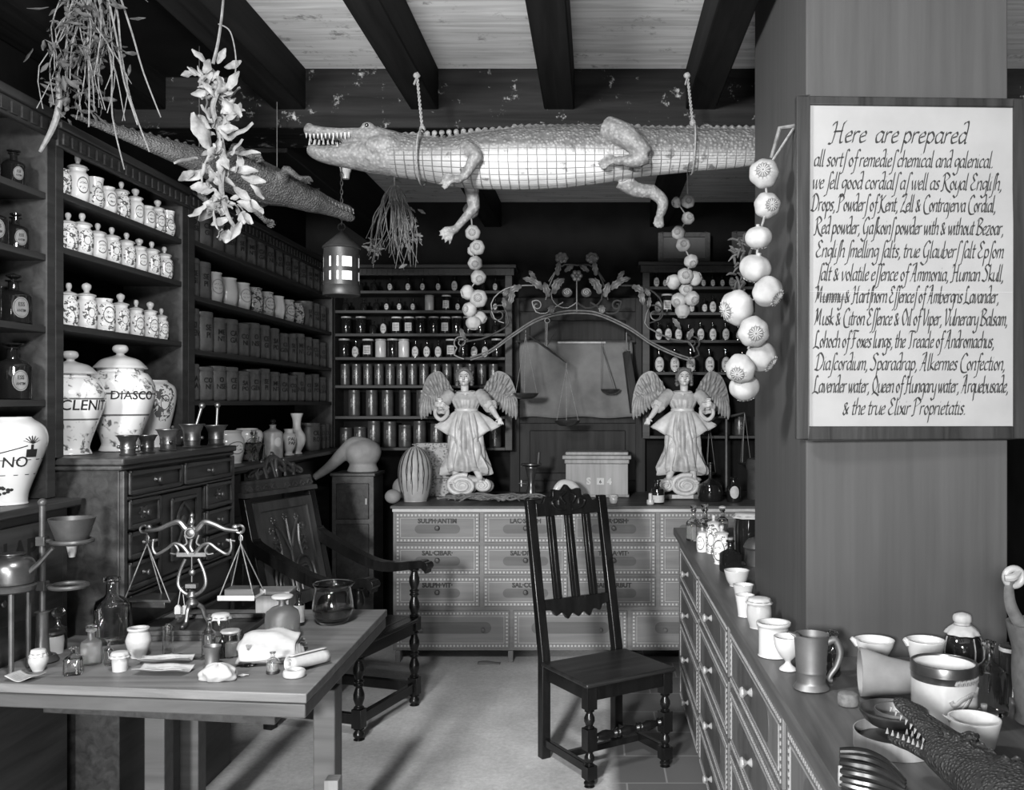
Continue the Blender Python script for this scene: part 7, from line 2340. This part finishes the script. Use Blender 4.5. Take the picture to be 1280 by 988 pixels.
# balance stand behind
t = thing('iron_balance', 'dark iron pillar balance with chained pans standing behind the carboy', 'balance', (PX(908, 6.31), 6.31, Zc))
m = MB().lathe(smooth_prof([(0, 0), (.06, 0), (.06, .015), (.02, .03), (.012, .06), (.010, .55), (.016, .57), (0, .58)], 2), 18)
ob('post', m, M['iron'], t)
ob('beam', MB().curve([(-.12, -.03, .50), (-.07, -.03, .535), (0, -.03, .54), (.07, -.03, .555), (.12, -.03, .57)], [.004, .008, .010, .008, .004], 8), M['iron'], t)
for s_1, z in ((-1, .50), (1, .57)):
    st = MB()
    for k in range(3):
        a = 2 * pi * k / 3
        st.tube([(s_1 * .12, -.03, z), (s_1 * .12 + .042 * cos(a), -.03 + .042 * sin(a), z - .34)], .0022, 5)
    pn = ob('pan', MB().lathe([(0, z - .36), (.035, z - .355), (.05, z - .34), (.048, z - .338), (.032, z - .348), (0, z - .352)], 22, Matrix.Translation((s_1 * .12, -.03, 0))), M['bronze'], t)
    ob('chains', st, M['iron'], pn)
t = thing('tin_box', 'tall grey cylindrical tin box on the chest beside the pillar', 'tin', ch(950, 6.1))
ob('body', MB().lathe([(0, 0), (.085, 0), (.085, .19), (0, .19)], 32), M['tin'], t)
ob('lid', MB().lathe(smooth_prof([(0, .1905), (.088, .1905), (.088, .25), (.07, .268), (0, .275)], 2), 32), M['tin'], t)
# framed pictures on top of the bottle shelves
for i, (a, b, c, d) in enumerate(((822, 888, 291, 328), (914, 980, 290, 328))):
    y = 6.50
    x0_, x1_ = PX(a, y), PX(b, y)
    zt = PZ(c, y)
    t = thing('framed_picture', 'dark framed picture standing on the bottle shelves, %s' % ('above the poppy strand' if i == 0 else 'close to the pillar'), 'picture', ((x0_ + x1_) / 2, y, 2.5905))
    hw_ = (x1_ - x0_) / 2
    hh_ = zt - 2.59
    f = MB().box(-hw_, -hw_ + .035, -.012, .012, 0, hh_).box(hw_ - .035, hw_, -.012, .012, 0, hh_).box(-hw_ + .035, hw_ - .035, -.012, .012, 0, .035).box(-hw_ + .035, hw_ - .035, -.012, .012, hh_ - .035, hh_)
    ob('picture_frame', f, M['cabinet_l'], t, bevel=.005)
    ob('picture_panel', MB().box(-hw_ + .034, hw_ - .034, -.004, .010, .034, hh_ - .034), M['leather'], t)
ob_ = None

# ---- on the shop counter
h2 = HC
cp_ = lambda px, py: on(px, py, h2)
def bowl(name, label, px, py, wpx, hpx, m, prof=None, cat='bowl', foot=False):
    p, s = cp_(px, py)
    R_, h_ = wpx / 2 / s, hpx / s
    pr = prof or [(0, 0), (.55, 0), (.58, .06), (.80, .35), (.95, .75), (1.02, .96), (1.0, 1.0), (.92, .97), (.84, .7), (.66, .3), (0, .12)]
    t = thing(name, label, cat, p)
    ob('body', MB().lathe(smooth_prof(sp(pr, R_, h_), 3), 36), m, t, smooth=50)
    return t, R_, h_, s
CUP = [(0, 0), (.66, 0), (.70, .05), (.76, .3), (.90, .75), (1.0, .97), (1.0, 1.0), (.90, .97), (.80, .7), (.62, .15), (0, .1)]
bowl('white_bowl', 'white rimmed bowl furthest along the row of white cups by the pillar', 921, 733, 31, 20, M['white'])
bowl('white_cup', 'plain white cup behind the white beaker in the counter row', 929, 752, 26, 21, M['white'], CUP, 'cup')
bowl('white_cup', 'white beaker cup between the plain cup and cloth-tied gallipot', 931, 771, 24, 27, M['white'], CUP, 'cup')
p, s = cp_(949, 785)
t = jar1('gallipot', 'barrel-shaped pale gallipot with tied grey cover in the counter row', 'jar', p, [(0, 0), (.72, 0), (.78, .04), (.95, .3), (1.0, .55), (.92, .82), (.88, .92), (0, .93)], 15.5 / s, 36 / s, M['cream'])
cloth_cap(t, 14 / s, 35 / s, .007, 'powder', .06)
p, s = cp_(967, 822)
t, R_, h_, s = bowl('white_jar', 'wide white ointment jar with thick rim on the counter', 967, 820, 43, 42, M['white'], [(0, 0), (.84, 0), (.88, .04), (.86, .10), (.86, .80), (.96, .90), (1.0, .95), (.98, 1.0), (.88, 1.0), (.78, .9), (.78, .2), (0, .15)], 'jar')
bowl('white_saucer', 'small white dish peeping out behind the wide white jar', 961, 800, 30, 20, M['white'])
bowl('white_cup', 'white footed egg-shaped cup leaning against the pewter tankard', 985, 838, 36, 42, M['white'], [(0, 0), (.55, 0), (.58, .05), (.25, .18), (.22, .28), (.55, .42), (.88, .68), (1, .95), (1, 1), (.92, .98), (.8, .7), (.4, .46), (0, .42)], 'cup')
# tankard
p, s = cp_(1014, 861)
t = thing('pewter_tankard', 'dull pewter tankard with scrolled handle and flared foot', 'tankard', p)
R_, h_ = 24 / s, 68 / s
ob('body', MB().lathe(smooth_prof(sp([(0, 0), (.86, 0), (.90, .04), (.78, .10), (.74, .14), (.76, .30), (.80, .32), (.80, .36), (.78, .38), (.88, .96), (.92, 1.0), (.84, 1.0), (.72, .4), (.68, .16), (0, .14)], R_, h_), 2), 36), M['pewter'], t)
ob('handle', MB().curve([(R_ * .78, .0, h_ * .84), (R_ * 1.25, 0, h_ * .88), (R_ * 1.50, 0, h_ * .66), (R_ * 1.34, 0, h_ * .42), (R_ * 1.0, 0, h_ * .24), (R_ * .95, 0, h_ * .16), (R_ * 1.08, 0, h_ * .14)], [.010, .009, .009, .008, .007, .006, .006], 10), M['pewter'], t)
ob('lip', MB().prism([(-R_ * .6, h_ * .99), (-R_ * 1.25, h_ * 1.05), (-R_ * .6, h_ * .86)], -R_ * .25, R_ * .25), M['pewter'], t, bevel=.003)
p, s = cp_(1041, 845)
t = glass_bottle('glass_bottle', 'dark narrow bottle with faceted glass stopper behind the tankard', p, 9 / s, 46 / s, False, 'darkglass')
ob('stopper', MB().sphere((0, 0, 51 / s), (8 / s, 8 / s, 7 / s), 8, 5), M['greyglass'], t, smooth=20)
p, s = cp_(1060, 882)
t = jar1('dark_stopper', 'rough dark disc of resin lying on the bare counter', 'disc', p, [(0, 0), (.85, 0), (1, .2), (1.0, .7), (.85, 1.0), (0, 1.05)], 13 / s, 15 / s, M['stalk'])
t.children[0].data.transform(Matrix.Rotation(.0, 4, 'X'))
t, R_, h_, s = bowl('white_bowl', 'white pedestal bowl with side lug against the pillar foot', 1093, 836, 46, 36, M['white'], [(0, 0), (.55, 0), (.56, .05), (.24, .14), (.24, .22), (.62, .4), (.95, .75), (1.06, .98), (1.04, 1.0), (.96, .95), (.8, .65), (.4, .4), (0, .36)])
ob('lug', MB().tube([(-R_ * .9, 0, h_ * .85), (-R_ * 1.25, 0, h_ * 1.05)], [.010, .005], 8), M['white'], t)
t, R_, h_, s = bowl('white_bowl', 'white lipped bowl behind the banded stoneware jar', 1157, 838, 46, 38, M['white'])
ob('lug', MB().tube([(-R_ * .9, 0, h_ * .86), (-R_ * 1.15, 0, h_ * 1.02)], [.010, .006], 8), M['white'], t)
# leather-like beaker on its side
p, s = cp_(1112, 872)
t = thing('clay_beaker', 'grey clay beaker with flattened mouth lying on its side', 'beaker', p, radians(-8))
R_, L_ = 27 / s, 72 / s
g = MB()
N = 40
rows_ = [(0, .62, 1), (.05, .70, 1), (.5, .84, 1), (.92, 1.0, 1), (1.0, 1.02, 1), (1.0, .92, 1), (.5, .76, 1), (.1, .6, 1)]
for x, r, k in rows_:
    for i in range(N):
        a = 2 * pi * i / N
        pinch = 1 + .18 * max(0, cos(a - pi / 2)) ** 8 * max(0, x - .4) / .6
        g.v.append((L_ * (.5 - x), R_ * r * cos(a), R_ * 1.02 * r * sin(a) * pinch + R_ * 1.04 - (1.02 - r) * R_ * .45))
for j in range(len(rows_) - 1):
    g.f += [(j * N + i, j * N + (i + 1) % N, (j + 1) * N + (i + 1) % N, (j + 1) * N + i) for i in range(N)]
g.f += [tuple(range(N)), tuple(range((len(rows_) - 1) * N, len(rows_) * N))[::-1]]
ob('body', g, M['clay'], t, smooth=50)
# round dark bottle with white cap and string
p, s = cp_(1203, 836)
t = thing('wax_capped_bottle', 'black round bottle capped with white tied cloth behind the banded jar', 'bottle', p)
R_, h_ = 24 / s, 52 / s
ob('body', MB().lathe(smooth_prof(sp([(0, 0), (.8, 0), (.95, .1), (1, .4), (.95, .65), (.7, .85), (.55, .9), (.5, 1.0), (0, 1.0)], R_, h_), 3), 32), M['darkglass'], t)
c = MB().lathe(smooth_prof([(R_ * .86, h_ * .84), (R_ * .70, h_ * .95), (R_ * .50, h_ * 1.02), (R_ * .36, h_ * 1.08), (R_ * .45, h_ * 1.16), (R_ * .40, h_ * 1.28), (0, h_ * 1.34)], 3), 36, fn=lambda a, z: 1 + (.07 * cos(9 * a) if z < h_ * .95 else .03 * cos(7 * a)))
ob('cloth_cap', c, M['cloth'], t, smooth=70, thick=.0015)
sx_ = MB()
for a in (-2.9, -.6, -1.3):
    sx_.curve([(R_ * .9 * cos(a), R_ * .9 * sin(a), h_ * .8), (R_ * 1.04 * cos(a), R_ * 1.04 * sin(a), h_ * .5), (R_ * 1.0 * cos(a), R_ * 1.0 * sin(a), h_ * .2)], .002, 5)
sx_.tube([(R_ * .42 * cos(a), R_ * .42 * sin(a), h_ * 1.05) for a in [2 * pi * i / 20 for i in range(20)]], .0025, 5, True)
ob('string', sx_, M['rope'], t)
# banded stoneware jar
p, s = cp_(1180, 905)
t = thing('stoneware_jar', 'wide cream stoneware jar with dark rim band and bow relief', 'jar', p)
R_, h_ = 41 / s, 90 / s * .86
ob('body', MB().lathe(smooth_prof(sp([(0, 0), (.90, 0), (.94, .03), (.95, .1), (.96, .72), (.96, .74)], R_, h_), 1) , 48), M['cream'], t)
ob('dark_band', MB().lathe(sp([(.955, .74), (.97, .745), (.975, .84), (.99, .85), (.985, .87), (.985, .98), (.97, 1.0), (.90, 1.0), (.88, .98), (.88, .95)], R_, h_), 48), M['bronze'], t)['label'] = 'dark glazed rim band'
ob('inside', MB().lathe(sp([(.88, .97), (.86, .9), (.86, .1), (0, .08)], R_, h_), 48), M['white'], t)
rf = MB()
rad = lambda z: R_ * .965
fl = MB()
def strip(pts, w_):
    cur = catmull([(a, b, 0) for a, b in pts], 8)
    for q0, q1 in zip(cur, cur[1:]):
        d_1 = (q1 - q0)
        n_1 = Vector((-d_1.y, d_1.x, 0)).normalized() * w_
        fl.add([(q0.x - n_1.x, 0, q0.y - n_1.y), (q0.x + n_1.x, 0, q0.y + n_1.y), (q1.x + n_1.x, 0, q1.y + n_1.y), (q1.x - n_1.x, 0, q1.y - n_1.y)], [(0, 1, 2, 3)])
k_ = R_
for i in range(14):
    x = -.0 + i * .07 * k_
    strip([(x, .02 + .004 * (i % 2)), (x + .05 * k_, .028), (x + .09 * k_, .02)], .004)
strip([(.55 * k_, .0), (.2 * k_, -.008), (-.05 * k_, -.02), (-.15 * k_, -.012)], .005)
strip([(.55 * k_, .0), (.3 * k_, -.022), (.12 * k_, -.036)], .005)
strip([(.55 * k_, .0), (.8 * k_, -.004), (1.0 * k_, .006)], .005)
ob('bow_relief', wrap(fl, rad, h_ * .60), M['grey_pot'], t, thick=.003)
ob('tap_peg', MB().tube([(R_ * .90, -R_ * .40, h_ * .28), (R_ * 1.0, -R_ * .52, h_ * .28)], [.006, .006], 8).tube([(R_ * 1.0, -R_ * .52, h_ * .16), (R_ * 1.0, -R_ * .52, h_ * .40)], [.004, .007], 8), M['bone'], t)
# square dark bottle
p, s = cp_(1236, 893)
glass_bottle('glass_bottle', 'square shouldered dark clear bottle beside the banded jar', p, 17.5 / s, 92 / s, True, 'greyglass', None, rz=.35)
t, R_, h_, s = bowl('white_bowl', 'white deep lipped bowl beside the crocodile on the counter', 1218, 948, 62, 50, M['white'])
ob('lip', MB().prism([(-R_ * .8, h_ * .98), (-R_ * 1.28, h_ * 1.06), (-R_ * .8, h_ * .82)], -R_ * .16, R_ * .16), M['white'], t, bevel=.003)
# dishes and sieve
p, s = cp_(1118, 935)
t = thing('hoop_sieve', 'round pale wooden hoop sieve under the metal dish', 'sieve', p)
R_ = 50 / s
ob('hoop', MB().lathe([(R_ * .97, 0), (R_, 0), (R_, .034), (R_ * .97, .034), (R_ * .97, 0)], 48), M['counterframe'], t)
ob('mesh_cloth', MB().lathe([(0, .010), (R_ * .97, .010), (R_ * .97, .012), (0, .012)], 48), M['tin'], t)
t = thing('metal_dish', 'dark metal dish with inner pan resting across the sieve hoop', 'dish', p + Vector((.012, .04, .0352)))
R2 = R_ * .86
ob('dish', MB().lathe(smooth_prof([(0, 0), (R2 * .70, 0), (R2 * .96, .020), (R2, .026), (R2 * .97, .029), (R2 * .70, .006), (0, .005)], 2), 48), M['bronze'], t)
ob('inner_pan', MB().lathe([(0, .0065), (R2 * .62, .0065), (R2 * .66, .030), (R2 * .63, .030), (R2 * .59, .010), (0, .010)], 40, Matrix.Translation((.006, -.004, 0))), M['pewter'], t)
# ridged shell / fossil
p, s = cp_(1086, 990)
t = thing('ridged_shell', 'glossy black ridged spiral shell lying at the near counter corner below the dishes', 'shell', p, radians(-14))
t.scale = (.86, .86, .86)
b = MB()
def shell_pt(u, ph, grow=1.0):
    x = -.058 + .125 * u
    r = .046 * grow * sqrt(max(.02, 1 - ((u - .35) / .72) ** 2))
    bend = -.055 * max(0, u - .35) ** 2 / .42
    return Vector((x, bend + r * cos(ph), .044 + r * .82 * sin(ph) - .012 * u))
for k in range(11):
    ph = radians(-35 + 25 * k)
    b.tube([shell_pt(i / 14, ph) for i in range(15)], [.006, .0085, .009, .0085, .005], 8)
inner = [[shell_pt(i / 14, radians(j * 15), .97) for j in range(24)] for i in range(15)]
o_ = len(b.v)
b.v += [tuple(p_) for row_ in inner for p_ in row_]
b.f += [(o_ + i * 24 + j, o_ + i * 24 + (j + 1) % 24, o_ + (i + 1) * 24 + (j + 1) % 24, o_ + (i + 1) * 24 + j) for i in range(14) for j in range(24)]
b.f.append(tuple(o_ + 14 * 24 + j for j in range(24)))
ob('shell', b, M['horn'], t)
ob('pale_mouth', MB().tube([shell_pt(0, radians(j * 15), 1.0) for j in range(10, 22)], .0045, 8), M['bone'], t)
# dark jar, mortar with bird-like handle
p, s = cp_(1266, 868)
t = jar1('specimen_jar', 'dark jar with pale rim and speckled contents before the mortar', 'jar', p, [(0, 0), (.94, 0), (1, .05), (1, .80), (.92, .86), (.94, .98), (0, 1)], 16 / s, 62 / s, M['darkglass'])
ob('pale_rim', MB().lathe(sp([(.95, .86), (1.02, .87), (1.02, .94), (.95, .95)], 16 / s, 62 / s), 28), M['bone'], t)
p, s = cp_(1306, 905)
t = thing('stone_mortar', 'big weathered mortar with tall curved handle beside the pillar corner', 'mortar', p)
R_, h_ = 44 / s, 125 / s
ob('bowl', MB().lathe(smooth_prof(sp([(0, 0), (.72, 0), (.78, .04), (.74, .10), (.84, .30), (.88, .55), (.86, .72), (.95, .86), (1.02, .98), (1.0, 1.0), (.85, .98), (.76, .7), (.6, .2), (0, .15)], R_, h_), 2), 40), M['stone'], t)
hd = MB()
hx = lambda px, py: Vector(((px - 1306) / s, -.02, (905 - py) / s))
hd.tube(catmull([hx(1286, 788), hx(1270, 777), hx(1259, 757), hx(1256, 737), hx(1258, 724)], 6), [(.016, .012), (.014, .011), (.013, .010), (.011, .009), (.009, .008)], 10, up=(0, 1, 0))
ob('handle', hd, M['stone'], t)
rg = MB().tube([hx(1262, 720) + Vector((.018 * cos(a), 0, .018 * sin(a))) for a in [2 * pi * i / 24 for i in range(24)]], .008, 10, True)
rg.curve([hx(1248, 720) + Vector((0, -.01, 0)), hx(1258, 719) + Vector((0, -.012, 0)), hx(1270, 712)], [.007, .009, .006], 8)
ob('ring_pivot', rg, M['bone'], t)

# small crocodile on the counter, jaws open
p, s = cp_(1150, 945)
c3 = small_croc('counter_crocodile', 'small dark stuffed crocodile with gaping jaws on the counter', 1.0, .28, croc_material('counter_crocodile_hide', .035, .04, -.5, .02, .018), True, -.03, 1.55, 1.2)
c3.location = (.552, 1.715, HC + .112)
c3.rotation_euler = (radians(-9), radians(3), radians(-72))

# clutch of jars and bottles at the far end of the counter
p, s = cp_(930, 700)
t = jar1('specimen_jar', 'tall dark glass jar with white cloth cover at the counter end', 'jar', p + Vector((.02, .0, 0)), [(0, 0), (.95, 0), (1, .04), (1, .9), (0, .92)], 17 / s, 60 / s, M['darkglass'])
cloth_cap(t, 17 / s, 57 / s, .010, 'cloth', .12)
p, s = cp_(944, 708)
t = thing('tin_box', 'short round tin box with domed lid half hidden by the pillar', 'tin', p + Vector((.015, .02, 0)))
ob('body', MB().lathe([(0, 0), (16 / s, 0), (16 / s, 20 / s), (0, 20 / s)], 28), M['tin'], t)
ob('lid', MB().lathe(smooth_prof([(0, 20.2 / s), (17 / s, 20.2 / s), (17 / s, 26 / s), (12 / s, 33 / s), (0, 36 / s)], 2), 28), M['tin'], t)
p, s = cp_(913, 715)
glass_bottle('glass_bottle', 'black square bottle with tied stopper beside the white bowl row', p, 11 / s, 40 / s, True, 'darkglass', None, 'powder', 'cork', .3)
far = [(867, 676, 17, 40, 'glass', True, 'glass', 'clear square bottle at the counter tip with glass stopper'), (881, 681, 20, 46, 'glass', True, 'glass', 'clear square bottle with pale contents behind the painted jars'),
       (903, 672, 17, 36, 'glass', False, 'white', 'clear round bottle with white cover before the tall dark jar')]
for px, py, w_, h_, m_, sq, st_, lab in far:
    p, s = cp_(px, py)
    glass_bottle('glass_bottle', lab, p, w_ / 2.3 / s, h_ / s, sq, m_, .45, 'powder', st_, .4)
for i, (px, py, w_, h_, k_, lab) in enumerate(((892, 692, 20, 44, 'sprig', 'white painted jar behind the two other painted counter jars'), (902, 705, 22, 44, 'wreath', 'white painted drug jar with stepped lid before the tall dark jar'), (878, 690, 15, 28, 'ring', 'small white painted jar by the clear square bottles'))):
    p, s = cp_(px, py)
    t = jar1('pharmacy_jar', lab, 'jar', p, ALB, w_ / 2 / s, h_ * .85 / s, delft('counter_glaze_%s' % k_, w_ / 2 / s, h_ * .4 / s, w_ * .35 / s, h_ * .28 / s, k_), radians(-30))
    ob('lid', MB().lathe(smooth_prof([(r, z + h_ * .84 / s) for r, z in lid_prof(w_ * .40 / s, h_ * .25 / s, w_ * .12 / s)], 2), 20), M['cream'], t)
# scrap of white paper under the chest
p, s = G(615, 821, 0.0)
g = MB().grid(lambda u, v: Vector(((u - .5) * .14, (v - .5) * .05, .003 + .004 * sin(u * 5) + .003 * v)), 10, 4)
o = ob('paper_scrap', g, M['paper'], None, loc=(p.x, 5.66, 0.001), thick=.001)
tag(o, 'scrap of white paper lying on the floor under the drawer chest', 'paper')
